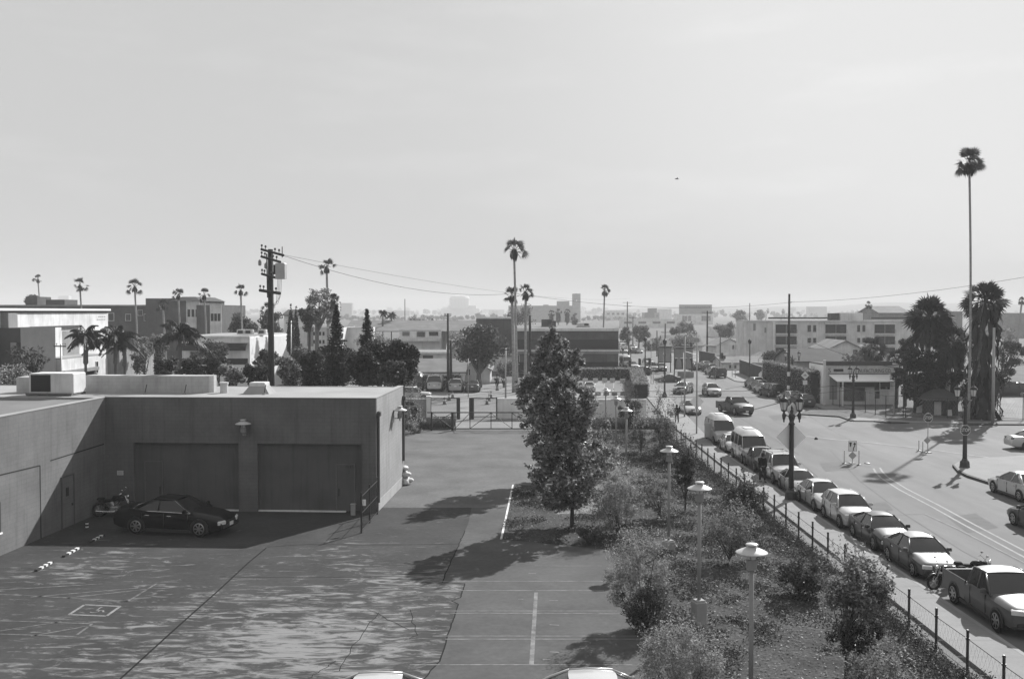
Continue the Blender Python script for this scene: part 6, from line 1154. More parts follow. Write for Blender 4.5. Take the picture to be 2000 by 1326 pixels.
upole('thin grey pole rising in front of the apartment block', 1594, 740, 639, .07, [], 190, 'galv'); upole('street light pole beside the queen palm in front of the white building', 120, 760, 672, .08, [(.2, .7)], 92, 'galv')
# overhead wires
def wire(lab, pts, r=.018, sag=.3, group='overhead wires'):
    o = E('overhead_wire', lab, 'wire', pts[0], 0, group); b = MB(); P = []
    for i in range(len(pts)-1):
        n = 14
        for k in range(n+(i == len(pts)-2)): t = k/n; p = pts[i].lerp(pts[i+1], t); p.z -= sag*4*t*(1-t); P.append(p-pts[0])
    b.tube(P, r, 4); b.build('cable', M['wire'], o)
wire('overhead wire from the transformer pole past the tall twin palms to the bare utility pole', [D(552, 499, 65), D(1005, 573, 100), D(1540, 591, 117)], .013, 1.0)
wire('overhead wire from the bare utility pole up over the shaggy palm to the right edge', [D(1540, 590, 117), D(2050, 533, 80)], .014, .5)
wire('faint upper wire beside the first span from the transformer pole', [D(548, 497, 65), D(1230, 583, 200)], .009, 1.2)
wire('low wire crossing the street above the driving pickup, upper of the pair', [D(1085, 766, 92), D(1263, 764, 92), D(1470, 763, 92), D(1750, 745, 95)], .016, .05); wire('low wire crossing the street above the driving pickup, lower of the pair', [D(1085, 778, 92), D(1240, 774, 92), D(1500, 776, 92), D(1760, 752, 95)], .016, .05)
wire('slack wire swooping over the corner store towards the right edge', [D(1590, 670, 110), D(1742, 717, 100), D(1820, 719, 96), D(2050, 707, 90)], .02, .25); wire('short wire from the garage roof corner back into the conifers', [D(785, 745, 60), D(610, 720, 75)], .014, .2)
for i, y in enumerate((748, 752, 757, 762)): wire('thin low wire in a bundle of four beyond the block wall', [D(905, y-2+i, 112), D(1120, y+3+i*3, 108)], .012, .05, 'four thin wires beyond the block wall')
# bird
b = MB(); c_ = D(1322, 350, 160); o = E('bird', 'tiny dark bird gliding high in the middle of the sky', 'bird', c_); q = MB(); q.tube([(-.35, 0, 0), (-.1, 0, .03), (.2, 0, .03), (.4, 0, 0)], [.02, .09, .07, .02], 6); q.build('body', M['black'], o); q = MB(); q.add([(-.1, 0, .05), (.15, 0, .05), (.05, -.7, .15), (-.05, -.7, .15), (.05, .7, .12), (-.05, .7, .12)], [(0, 1, 2, 3), (1, 0, 5, 4)]); q.build('wing', M['black'], o)
# ================================================================== vegetation
RNG = np.random.default_rng(11)
def leafquads(P, size, rng, aspect=.45, up=.35, jit=.5, fold=False):
    """one rhombus leaf per point"""
    n = len(P); nrm = rng.normal(size=(n, 3)); nrm[:, 2] = np.abs(nrm[:, 2])+up; nrm /= np.linalg.norm(nrm, axis=1)[:, None]
    a = rng.normal(size=(n, 3)); u = np.cross(nrm, a); u /= np.linalg.norm(u, axis=1)[:, None]; v = np.cross(nrm, u)
    s = size*(1+jit*rng.uniform(-1, 1, n))[:, None]; V = np.stack([P-u*s, P+v*s*aspect, P+u*s, P-v*s*aspect], 1).reshape(-1, 3)
    return V, np.arange(4*n).reshape(-1, 4)
def cloud(clumps, n, rng, power=2.0, shell=.5):
    """points in balls (x,y,z,r[,squash]) chosen by volume; shell pushes them outwards"""
    c = np.asarray(clumps, float); w_ = c[:, 3]**power; w_ /= w_.sum(); i = rng.choice(len(c), n, p=w_); d = rng.normal(size=(n, 3)); d /= np.linalg.norm(d, axis=1)[:, None]
    r = rng.uniform(0, 1, n)**shell; d[:, 2] *= (c[i, 4] if c.shape[1] > 4 else .85); return c[i, :3]+d*(c[i, 3]*r)[:, None]
def plant(name, lab, cat, loc, clumps, n, size, mk, seed, trunk=None, limbs=(), group=None, bark='bark', shell=.5, aspect=.45, scale=1, rz=0, crown='crown', up=.35, extra=None):
    rng = np.random.default_rng(seed); o = E(name, lab, cat, loc, rz, group, scale); P = cloud(clumps, n, rng, shell=shell)
    if extra is not None: P = np.concatenate([P, extra])
    V, Q = leafquads(P, size, rng, aspect, up); link(crown, npmesh(crown, V, Q, M[mk]), o)
    b = MB()
    if trunk: b.tube(*trunk)
    for l in limbs: b.tube(*l)
    if b.v: b.build('trunk', M[bark], o, smooth=True)
    return o
def limbset(clumps, z0, z1, x, r, rng, k=9, r1=.02):
    out = []; c = np.asarray(clumps); idx = rng.choice(len(c), min(k, len(c)), replace=False)
    for i in idx:
        p = c[i, :3]; s = np.array([x[0], x[1], rng.uniform(z0, min(z1, max(z0+.05, p[2]-.1)))]); m = s*.5+p*.5+np.array([0, 0, -.05])*np.linalg.norm(p-s); out.append(([tuple(s), tuple(m), tuple(p)], [r, r*.6, r1], 5, 0, False))
    return out
# --- the two tall leafy street trees in the middle, one behind the other
def street_tree(lab, bx, by, prof, extra, seed, n, nc, size=.08):
    g = G(bx, by); rng = np.random.default_rng(seed); TY = g.y; sc = TY/F; cl = []
    for i in range(nc):
        t = rng.uniform(0, len(prof)-1.001); k = int(t); f = t-k; y = prof[k][0]*(1-f)+prof[k+1][0]*f; hw_ = prof[k][1]*(1-f)+prof[k+1][1]*f; cx = prof[k][2]*(1-f)+prof[k+1][2]*f
        r_ = rng.uniform(.05, 1)**.6*hw_*.82; a = rng.uniform(0, 2*PI); px = cx+r_*math.cos(a); p = D(px, y, TY); cl.append((p.x-g.x, r_*sc*math.sin(a), p.z, max(.12, min(.42, hw_*sc*rng.uniform(.12, .3)))))
    for px, py, r_ in extra: p = D(px, py, TY); cl.append((p.x-g.x, rng.uniform(-.4, .4), p.z, r_))
    zt = D(bx, prof[-1][0], TY).z; top = D(prof[-1][2], prof[-1][0], TY).x-g.x
    tw = []
    for c in cl:    # short leafy twigs that break the outline
        if rng.uniform() < .75:
            d = np.array([c[0]*.5, c[1]*.5, rng.uniform(.1, .9)])+rng.normal(size=3)*.5; d /= np.linalg.norm(d); L_ = c[3]+rng.uniform(.1, .4)
            for t in np.linspace(.3, 1, 14): tw.append(np.array(c[:3])+d*L_*t+rng.normal(size=3)*.045)
    plant('street_tree', lab, 'tree', g, cl, n, size, 'leaf', seed+1, ([(0, 0, -.05), (.02, 0, 1.2), (top*.3, .02, zt*.5), (top, 0, zt*.97)], [.11, .085, .055, .012], 8), limbset(cl, 1.2, zt*.9, (top*.2, 0), .035, rng, 46, .008), aspect=.6, shell=.55, extra=np.array(tw))
street_tree('leafy street tree with a bare trunk standing in the bed at the centre', 1117, 1029, [(985, 50, 1106), (965, 80, 1106), (935, 84, 1112), (905, 78, 1106), (875, 84, 1108), (845, 84, 1100), (815, 80, 1098), (790, 76, 1100), (765, 62, 1098), (748, 40, 1100), (733, 12, 1104)], [(1030, 800, .3), (1024, 830, .28), (1036, 865, .3), (1185, 880, .33), (1188, 905, .3), (1182, 830, .3)], 5, 23000, 210, .09)
street_tree('taller tapering street tree rising right behind the centre tree', 1086, 938, [(930, 30, 1090), (880, 66, 1088), (830, 74, 1084), (790, 72, 1080), (760, 70, 1076), (735, 64, 1080), (712, 56, 1080), (692, 46, 1084), (674, 32, 1084), (660, 14, 1080), (648, 5, 1078)], [(1020, 765, .45), (1028, 742, .4), (1016, 790, .4), (1128, 690, .35), (1134, 706, .3), (1060, 690, .35), (1104, 668, .3), (1124, 725, .35)], 15, 19000, 190, .11)
# --- shrubs and small trees of the planting bed
def shrub(lab, cx, base, x0, x1, y0, y1, seed, n=6000, size=.05, mk='leaf', cat='shrub', name='shrub', nc=34, stem=False, spiky=.35, depth=.8, cr=(.18, .34), aspect=.35):
    g = G(cx, base); s_ = g.y/F; rng = np.random.default_rng(seed); cl = []; hw_ = (x1-x0)/2; hh = (y1-y0)/2; mx, my = (x0+x1)/2, (y0+y1)/2
    for i in range(nc):
        a = rng.uniform(0, 2*PI); e = rng.uniform(-1, 1); rr = rng.uniform(.15, 1)**.5; q = math.sqrt(1-e*e); px = mx+hw_*rr*q*math.cos(a)*.85; py = my+hh*rr*e*.86; p = D(px, py, g.y); cl.append((p.x-g.x, hw_*s_*depth*rr*q*math.sin(a), max(.08, p.z), hw_*s_*rng.uniform(*cr)))
    P = []
    if spiky:   # upright twigs that break the outline
        for i in range(int(130*spiky)):
            a = rng.uniform(0, 2*PI); q = rng.uniform(.1, .95); b0 = D(mx+hw_*q*math.cos(a), my-hh*math.sqrt(1-q*q)*rng.uniform(.5, .9), g.y); L_ = rng.uniform(.25, .8)*s_*60; tl = rng.uniform(-.35, .35, 2)
            for t in np.linspace(0, 1, 12): P.append((b0.x-g.x+tl[0]*t*L_, hw_*s_*depth*q*math.sin(a)+tl[1]*t*L_, b0.z+t*L_+0))
        P = np.array(P)+rng.normal(size=(len(P), 3))*.03
    lb = limbset(cl, .05, .4 if not stem else max(.4, D(cx, y1, g.y).z), (0, 0), .03, rng, 12, .008)
    tr = ([(0, 0, -.05), (.02, 0, max(.3, D(cx, y1, g.y).z)), (0, 0, D(cx, my, g.y).z)], [.05, .04, .02], 7) if stem else None
    return plant(name, lab, cat, g, cl, n, size, mk, seed+1, tr, lb, shell=.45, aspect=aspect, extra=P if spiky else None)
shrub('big silvery shrub at the edge of the parking bays, by the concrete lamp block', 1258, 1222, 1178, 1318, 1040, 1212, 31, 15000, .042, 'leaf_light', nc=60, spiky=1.3, aspect=.26, cr=(.12, .26))
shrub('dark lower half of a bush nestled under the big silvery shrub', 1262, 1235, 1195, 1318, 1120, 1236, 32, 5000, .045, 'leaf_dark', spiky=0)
shrub('broad feathery shrub at the bottom edge left of the nearest lamp', 1325, 1395, 1235, 1425, 1222, 1392, 33, 16000, .04, 'leaf_light', nc=60, spiky=1.5, aspect=.26, cr=(.12, .26))
shrub('loose round shrub beside the tall leafy tree trunk', 1208, 1042, 1158, 1262, 915, 1040, 34, 11000, .05, 'leaf_light', nc=52, spiky=1.2, aspect=.28, cr=(.12, .26))
shrub('grey-green bush behind the loose round shrub', 1290, 1010, 1240, 1305, 940, 1005, 35, 2500, .05, 'leaf', nc=18)
shrub('small dark round-headed tree on a thin stem behind the third lamp', 1338, 1000, 1311, 1368, 882, 955, 36, 4200, .055, 'leaf_dark', 'tree', 'small_tree', stem=True, aspect=.5)
shrub('dark leafy bush against the wire fence beside the walking person', 1462, 1035, 1408, 1502, 938, 1025, 37, 6500, .055, 'leaf_dark', nc=34, aspect=.5)
shrub('pale loose shrub in front of the dark bush at the fence', 1425, 1098, 1368, 1492, 985, 1092, 38, 7500, .05, 'leaf', nc=40)
shrub('leafy young tree leaning over the wire fence at lower right', 1652, 1330, 1588, 1748, 1075, 1215, 39, 9000, .05, 'leaf', 'tree', 'small_tree', nc=46, stem=True, aspect=.5)
shrub('dark drooping bush under the young tree at lower right', 1655, 1320, 1612, 1730, 1185, 1290, 40, 5200, .05, 'leaf_dark', spiky=0, aspect=.5)
shrub('low bush at the bottom edge in front of the young tree', 1720, 1420, 1640, 1790, 1268, 1400, 41, 7000, .042, 'leaf', nc=36)
shrub('slender bushy tree at the far end of the wire fence', 1290, 886, 1262, 1332, 790, 880, 42, 5200, .07, 'leaf', 'tree', 'small_tree', nc=34, stem=True, aspect=.5)
shrub('dense dark bush below the slender fence tree', 1312, 905, 1275, 1362, 850, 908, 43, 4000, .06, 'leaf_dark', spiky=.2, aspect=.5)
shrub('ball-shaped dark tree in front of the blank block wall', 1226, 838, 1203, 1256, 774, 824, 44, 4200, .075, 'leaf_dark', 'tree', 'small_tree', nc=26, stem=True, aspect=.5, spiky=.2)
shrub('spindly small tree between the ball-shaped tree and the fence', 1252, 885, 1230, 1276, 820, 868, 45, 1800, .07, 'leaf', 'tree', 'small_tree', nc=14, stem=True, aspect=.5)
shrub('bare-twigged pale sapling beside the far fence end', 1285, 800, 1272, 1300, 762, 796, 46, 260, .06, 'leaf_light', 'tree', 'small_tree', nc=10, stem=True)
shrub('rounded shrub with pale leaves right of the tall leafy tree', 1190, 930, 1150, 1215, 850, 925, 47, 3500, .06, 'leaf', nc=22)
shrub('dark low shrub at the foot of the tall leafy tree', 1150, 1062, 1120, 1195, 1022, 1060, 48, 2200, .05, 'leaf_dark', spiky=.1, nc=16)
shrub('dark bushy patch by the fence behind the nearest lamp shade', 1560, 1165, 1505, 1620, 1098, 1160, 49, 4200, .055, 'leaf_dark', spiky=.15, nc=26, aspect=.5)
shrub('small dark bush beside the farthest lamps', 1165, 870, 1150, 1200, 835, 868, 50, 1500, .07, 'leaf_dark', spiky=.2, nc=12)
# ground cover, ivy along the fence, litter
def inpoly(P, poly):
    x, y = P[:, 0], P[:, 1]; ins = np.zeros(len(P), bool); n = len(poly)
    for i in range(n):
        x0, y0 = poly[i]; x1, y1 = poly[(i+1) % n]
        if y0 == y1: continue
        c = ((y0 > y) != (y1 > y)) & (x < (x1-x0)*(y-y0)/(y1-y0)+x0); ins ^= c
    return ins
rng = np.random.default_rng(77); bedp = [(p[0], p[1]) for p in bed]
C = np.stack([rng.uniform(-2, 13.3, 1500), rng.uniform(16, 88, 1500)], 1); C = C[inpoly(C, bedp)]
keep = []
for x, y in C:
    bare = (x > 6.4 and y < 35) or (x < 3.6 and y < 52); 
    if x < 4.3 and y < 53: p_ = .16
    elif 6.2 < x < 12.2 and y < 36: p_ = .3
    else: p_ = .95
    if rng.uniform() < p_: keep.append((x, y, .02, rng.uniform(.35, .95), .32))
P = cloud(keep, 120000, rng); P = P[P[:, 2] > -.06]; P[:, 2] = np.abs(P[:, 2])+.02; P = P[inpoly(P, bedp)]
V, Q = leafquads(P, .048, rng, .5, .6); tag(link('ground_cover', npmesh('ground_cover', V, Q, M['leaf_cover'])), kind='stuff')
n = 34000; P = np.stack([13.28-np.abs(rng.normal(size=n))*.55, rng.uniform(16, 86, n), rng.uniform(0, 1, n)**1.3*.95], 1); P[:, 2] *= np.clip(1-(13.28-P[:, 0])*.9, .15, 1)*(.55+.45*np.sin(P[:, 1]*.9)*np.sin(P[:, 1]*.37)); P = P[P[:, 0] > 11.6]
V, Q = leafquads(P, .05, rng, .3, .1); tag(link('ivy', npmesh('ivy', V, Q, M['ivy'])), kind='stuff')
P = np.stack([rng.uniform(-2, 13.2, 26000), rng.uniform(16, 60, 26000), np.full(26000, .028)], 1); P = P[inpoly(P, bedp)]; P[:, 2] += rng.uniform(0, .03, len(P))
V, Q = leafquads(P, .035, rng, .6, 2.5); tag(link('leaf_litter', npmesh('leaf_litter', V, Q, M['litter'])), kind='stuff')
# long grass strips by the gate and the wall
def grass_strip(name, xs, ys, n, h, mk='grass'):
    x = rng.uniform(*xs, n); y = rng.uniform(*ys, n); hh = h*rng.uniform(.4, 1, n); dx = rng.normal(size=n)*.25*hh; dy = rng.normal(size=n)*.25*hh; w_ = .03
    V = np.stack([np.stack([x-w_, y, 0*x], 1), np.stack([x+w_, y, 0*x], 1), np.stack([x+dx+w_*.2, y+dy, hh], 1), np.stack([x+dx-w_*.2, y+dy, hh], 1)], 1).reshape(-1, 3)
    tag(link(name, npmesh(name, V, np.arange(4*n).reshape(-1, 4), M[mk])), kind='stuff')
a, b = G(790, 838), G(884, 838); grass_strip('tall_grass', (a.x, b.x), (a.y-.2, a.y+2.2), 3800, .95); a, b = G(1160, 838), G(1290, 838); grass_strip('tall_grass', (a.x, b.x), (a.y, a.y+2.5), 3500, .9)
shrub('bushy shrub climbing the far garage corner', 803, 842, 787, 822, 768, 836, 51, 3800, .08, 'leaf', nc=24, spiky=.3)
shrub('low pale bush at the foot of the far garage corner', 808, 846, 788, 846, 818, 846, 52, 1600, .08, 'leaf_light', nc=12, spiky=.1)
# hedges (clipped): one mesh each, leafy shell over a core
def hedge(lab, pts, w_, h_, n, seed):
    P0_ = Vector((*pts[0], 0)); o = E('hedge', lab, 'hedge', P0_); rng = np.random.default_rng(seed); pts_ = [Vector((*p, 0))-P0_ for p in pts]; L = [(pts_[i+1]-pts_[i]).length for i in range(len(pts_)-1)]; core = MB(); Ps = []
    for i in range(len(pts_)-1):
        a, b = pts_[i], pts_[i+1]; d_ = (b-a).normalized(); q = Vector((-d_.y, d_.x, 0)); e = d_*w_*.3; c4 = [a-q*w_*.45-e, a+q*w_*.45-e, b+q*w_*.45+e, b-q*w_*.45+e]; core.prism([(c.x, c.y) for c in c4], .0, h_*.93-.01*i)
        m = int(n*L[i]/sum(L)); t = rng.uniform(-.02, 1.02, m); f = rng.integers(0, 3, m); u = np.where(f == 0, rng.uniform(-.5, .5, m), np.where(f == 1, -.5, .5))*w_; z = np.where(f == 0, h_, rng.uniform(0, 1, m)*h_)
        Ps.append(np.array([[a.x+(b.x-a.x)*t_+q.x*u_, a.y+(b.y-a.y)*t_+q.y*u_, z_] for t_, u_, z_ in zip(t, u, z)])+rng.normal(size=(m, 3))*.07)
    core.build('branches', M['hedge_core'], o); V, Q = leafquads(np.concatenate(Ps), .1, rng, .5, .3); link('foliage', npmesh('foliage', V, Q, M['leaf']), o)
a = G(1130, 741); b = G(1238, 741); c_ = G(1255, 776)
hedge('clipped hedge turning the corner between the office lot and the pavement', [(a.x, a.y), (b.x+.3, b.y), (c_.x-.2, c_.y)], 1.8, 1.75, 15000, 60)
a, b = G(1497, 757), G(1589, 789); hedge('tall dark ivy-grown fence running to the corner store', [(a.x, a.y), (b.x, b.y)], 1.0, 3.7, 16000, 63)
a, b = G(800, 756), G(893, 757); hedge('dark clipped hedge behind the cars of the far car park', [(a.x-3, a.y), (b.x, b.y)], 1.6, 1.75, 9000, 61)
for i, px in enumerate((1143, 1163, 1181, 1196, 1216)):
    g = G(px, 747 if i < 4 else 748); o = E('parking_marker', 'low white marker block before the hedge of the office lot', 'marker block', g, 0, 'white markers of the office lot'); MB().bev(-.38, .38, -.1, .1, .05, .62, .03).build('panel', M['white_old'], o); MB().box(-.1, .1, -.05, .05, 0, .05).build('foot', M['mid'], o)
for i, px in enumerate((1152, 1168, 1184, 1200, 1217, 1236)):
    g = G(px, 772); o = E('wheel_block', 'dark concrete wheel block in the office lot', 'wheel block', g, 0, 'wheel blocks of the office lot'); MB().bev(-.35, .35, -.15, .15, 0, .45, .05).build('block', M['mid'], o)
for i, (px, py, lab) in enumerate(((1166, 731, 'spiky pale plant left of the pair against the black window band'), (1177, 734, 'spiky pale plant right of the pair against the black window band'))):
    g = G(px, 741); z = D(px, 728-i*2, g.y).z; plant('spiky_plant', lab, 'plant', g, [(0, 0, z-.4, .45), (0, 0, z*.5, .3)], 320, .16, 'leaf_light', 62+i, ([(0, 0, 0), (0, 0, z-.3)], .05, 5))
# --- generic trees at distance
def tree(name, lab, cx, base, x0, x1, y0, y1, seed, n=2600, size=.16, mk='leaf', Y=None, nc=40, bark='bark', r=.18, group=None, cat='tree', fork=False, cr=(.24, .42), shell=.6, nl=14, depth=.9):
    if Y is None: g = G(cx, base)
    else:
        Yf = min(FAR(Y), max(Y, H*F/max(1, y1-606)*.97)); Yf = Yf if y1 > 610 else FAR(Y); size *= Yf/Y; r *= Yf/Y; Y = Yf; g = D(cx, base, Y); g.z = 0
    s_ = g.y/F; rng = np.random.default_rng(seed); cl = []; hw_ = (x1-x0)/2; hh = (y1-y0)/2; mx, my = (x0+x1)/2, (y0+y1)/2
    for i in range(nc):
        a = rng.uniform(0, 2*PI); e = rng.uniform(-1, 1); rr = rng.uniform(.1, 1)**.45; q = math.sqrt(1-e*e); p = D(mx+hw_*rr*q*math.cos(a)*.84, my+hh*rr*e*.84, g.y); cl.append((p.x-g.x, hw_*s_*depth*rr*q*math.sin(a), max(.2, p.z), hw_*s_*rng.uniform(*cr)))
    zb = D(cx, y1, g.y).z; zt = D(cx, my, g.y).z; z1 = max(.6, zb)
    if fork: z1 = zb*.55
    return plant(name, lab, cat, g, cl, int(n*1.5), size*.9, mk, seed+1, ([(0, 0, -.1), (.05, 0, z1), ((mx-cx)*s_*.5, 0, max(z1+.2, zt))], [r*1.2, r*.9, r*.25], 8), limbset(cl, z1*.9, z1*1.1+.3, (.05, 0), r*.55, rng, nl, r*.1), group, bark, shell=shell, aspect=.55)
tree('forked_tree', 'big dark tree with a pale forked trunk in front of the white gabled bungalow', 935, 757, 880, 1000, 622, 722, 70, 5200, .2, 'leaf_dark', nc=60, bark='bark_pale', r=.42, fork=True, cr=(.18, .32))
tree('evergreen_tree', 'dense dark rounded evergreen right behind the garage corner', 783, 0, 748, 822, 658, 752, 71, 5200, .14, 'needle', 78, nc=46, cr=(.22, .4))
tree('evergreen_tree', 'dark evergreen mass between the two conifer spires', 738, 0, 690, 780, 660, 752, 72, 5200, .14, 'needle', 80, nc=46, cr=(.22, .4))
tree('bare_tree', 'tall airy tree with a pale trunk over the pale flats', 615, 0, 586, 668, 556, 640, 73, 3200, .17, 'leaf', 135, nc=60, bark='bark_pale', r=.3, cr=(.16, .32), shell=.9)
tree('bushy_tree', 'dark bushy tree left of the thick utility pole', 470, 0, 443, 508, 612, 668, 74, 3000, .2, 'leaf_dark', 155, nc=34)
tree('bushy_tree', 'dark rounded tree right behind the thick utility pole', 545, 0, 505, 552, 606, 662, 75, 2600, .2, 'leaf_dark', 160, nc=34)
tree('bushy_tree', 'dark leafy crown at the foot of the tall airy tree', 600, 0, 578, 628, 596, 650, 76, 2600, .17, 'leaf_dark', 130, nc=30)
G5 = 'bushes behind the garage roof'
for i, (x0, x1, y0, y1, Y, mk, lab) in enumerate(((352, 402, 690, 752, 84, 'leaf_dark', 'dark bush behind the rooftop parapet, under the feathery palms'), (392, 450, 684, 742, 86, 'leaf_dark', 'dark bush in front of the arched awning'), (428, 480, 706, 760, 80, 'leaf_light', 'pale sunlit bush right of the rooftop parapet end'), (470, 528, 700, 760, 78, 'leaf_dark', 'dark bush just left of the thick utility pole'), (530, 590, 686, 762, 77, 'leaf', 'mid-grey bush right of the thick utility pole'), (572, 632, 676, 764, 80, 'leaf_dark', 'dark bush between the utility pole and the tall conifer'), (606, 656, 664, 752, 92, 'needle', 'dark pointed bush at the left foot of the tall conifer'), (300, 352, 690, 752, 88, 'leaf_dark', 'dark bush under the left feathery palms'), (250, 300, 640, 740, 104, 'leaf', 'thin grey-leaved tree among the feathery palms'), (285, 330, 640, 730, 108, 'leaf', 'second thin grey-leaved tree among the feathery palms'), (500, 545, 676, 720, 96, 'leaf_dark', 'dark tree top against the bright shop wall'), (628, 704, 664, 756, 88, 'needle', 'dark fir-like bush between the two conifers'), (560, 640, 672, 740, 100, 'leaf_dark', 'dark tree clump behind the parked silver sedan'), (668, 745, 676, 756, 74, 'needle', 'low dark bush before the conifers, at the garage roof line'), (745, 800, 700, 760, 72, 'leaf_dark', 'low dark bush right by the garage roof corner'), (380, 450, 660, 700, 120, 'leaf_dark', 'round dark tree in front of the arched awning'), (690, 760, 640, 690, 140, 'leaf', 'mid-grey tree behind the conifers, before the motel'))):
    tree('bush', lab, (x0+x1)/2, 0, x0, x1, y0, y1, 80+i*2, 2600, .12, mk, Y, nc=30, group=G5, cat='bush', r=.08)
tree('bare_tree', 'nearly leafless twiggy tree at the left edge before the white building', 52, 0, 8, 96, 664, 738, 110, 700, .12, 'leaf_dark', 82, nc=70, r=.09, nl=60, cr=(.1, .2), shell=.8)
tree('bare_tree', 'pale twiggy bush low at the left edge behind the roof', 15, 0, -30, 70, 705, 760, 112, 900, .1, 'leaf_light', 76, nc=50, r=.06, nl=50, cr=(.1, .22), shell=.8)
# mid-distance and far trees
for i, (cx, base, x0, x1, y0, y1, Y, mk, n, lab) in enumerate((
    (1250, 0, 1228, 1274, 632, 668, 285, 'leaf_hazed', 2200, 'round hazy tree over the far cars, right of the office block'), (1340, 0, 1318, 1366, 624, 668, 330, 'leaf_hazed', 1600, 'hazy grey tree standing before the signboard building'), (1412, 0, 1390, 1438, 624, 664, 320, 'leaf_hazed', 1700, 'hazy round tree right of the signboard building'), (1322, 0, 1305, 1336, 634, 672, 300, 'leaf_hazed', 1300, 'hazy low tree left of the signboard building'),
    (1445, 0, 1430, 1462, 600, 640, 420, 'leaf_hazed', 1000, 'tall hazy tree on the skyline left of the apartments'), (1484, 0, 1474, 1496, 603, 632, 430, 'leaf_hazed', 800, 'pale hazy tree on the skyline above the apartment left end'), (1545, 0, 1512, 1552, 684, 724, 176, 'leaf_dark', 1800, 'dark bushy tree behind the tall bare utility pole, before the apartments'), (1520, 0, 1490, 1534, 682, 712, 182, 'leaf_dark', 1500, 'dark low tree below the left apartment balconies'),
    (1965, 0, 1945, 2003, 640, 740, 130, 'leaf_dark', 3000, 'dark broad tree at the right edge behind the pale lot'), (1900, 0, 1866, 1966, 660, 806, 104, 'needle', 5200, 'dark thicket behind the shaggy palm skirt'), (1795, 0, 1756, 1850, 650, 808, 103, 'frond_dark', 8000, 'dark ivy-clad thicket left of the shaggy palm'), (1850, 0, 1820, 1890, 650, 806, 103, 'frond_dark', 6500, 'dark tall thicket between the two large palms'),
    (1758, 0, 1742, 1772, 716, 760, 108, 'leaf_dark', 1400, 'small dark cypress-like bush at the right end of the corner store'), (1230, 0, 1205, 1236, 636, 676, 240, 'leaf_hazed', 900, 'hazy bush behind the office block corner'), (66, 0, 48, 80, 576, 598, 230, 'leaf_dark', 1000, 'dark round tree on the roofline at far left'), (1395, 0, 1376, 1402, 690, 716, 236, 'leaf', 700, 'small bush in a front yard left of the far parked row'), (870, 0, 820, 905, 640, 668, 300, 'leaf_hazed', 900, 'hazy tree line clump left of the forked tree'), (1040, 0, 968, 1010, 700, 740, 150, 'leaf', 1500, 'leafy bush between the palms and the office block'), (1015, 0, 1000, 1050, 735, 800, 118, 'leaf_light', 1700, 'sunlit bush at the palm feet behind the tall leafy tree'), (820, 0, 790, 850, 618, 650, 260, 'leaf_hazed', 1400, 'hazy tree behind the motel roof'), (1010, 0, 985, 1050, 596, 640, 300, 'leaf_hazed', 1600, 'hazy tree behind the centre palms'), (1330, 0, 1300, 1372, 650, 684, 262, 'leaf', 1500, 'wide tree before the bungalow up the street'), (1425, 0, 1408, 1456, 664, 694, 240, 'leaf', 1300, 'tree behind the far parked row'), (1776, 0, 1752, 1806, 640, 800, 110, 'leaf_dark', 3800, 'dark leafy thicket at the left flank of the palms'), (1856, 0, 1834, 1884, 655, 720, 104, 'leaf_dark', 2600, 'dark leafy crown filling the gap between the two large palms'), (1680, 0, 1650, 1720, 690, 716, 150, 'leaf_dark', 1300, 'dark shrubbery behind the corner store roof'), (1270, 0, 1252, 1300, 656, 694, 270, 'leaf', 1400, 'street tree left of the advertising panels'), (1125, 0, 1115, 1130, 610, 640, 330, 'leaf_hazed', 500, 'thin hazy conifer beside the clock tower'))):
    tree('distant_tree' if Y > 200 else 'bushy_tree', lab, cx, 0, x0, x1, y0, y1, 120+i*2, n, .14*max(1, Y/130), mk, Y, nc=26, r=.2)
# far tree belts that read as one mass
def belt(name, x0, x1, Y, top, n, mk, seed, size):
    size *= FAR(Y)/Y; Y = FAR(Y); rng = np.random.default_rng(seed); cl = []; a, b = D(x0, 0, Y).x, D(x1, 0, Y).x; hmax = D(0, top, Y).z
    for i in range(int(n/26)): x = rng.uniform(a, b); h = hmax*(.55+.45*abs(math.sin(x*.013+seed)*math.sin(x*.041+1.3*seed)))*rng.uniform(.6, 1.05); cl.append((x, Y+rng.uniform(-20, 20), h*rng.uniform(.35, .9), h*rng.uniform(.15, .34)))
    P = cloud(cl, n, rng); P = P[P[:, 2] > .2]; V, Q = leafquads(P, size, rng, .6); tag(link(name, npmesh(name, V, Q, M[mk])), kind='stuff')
belt('tree_belt', -300, 2300, 620, 602, 9000, 'leaf_hazed', 1, 1.0); belt('tree_belt', 600, 1260, 420, 612, 6000, 'leaf_hazed', 2, .7); belt('tree_belt', 1180, 2300, 480, 606, 7000, 'leaf_hazed', 3, .8); belt('tree_belt', -200, 640, 300, 606, 5000, 'leaf_hazed', 4, .6); belt('tree_belt', 1500, 2300, 300, 612, 4000, 'leaf_hazed', 5, .5); belt('tree_belt', 640, 960, 250, 640, 3500, 'leaf_hazed', 6, .4); belt('tree_belt', -300, 2300, 760, 600, 9000, 'leaf_hazed', 7, 1.5)
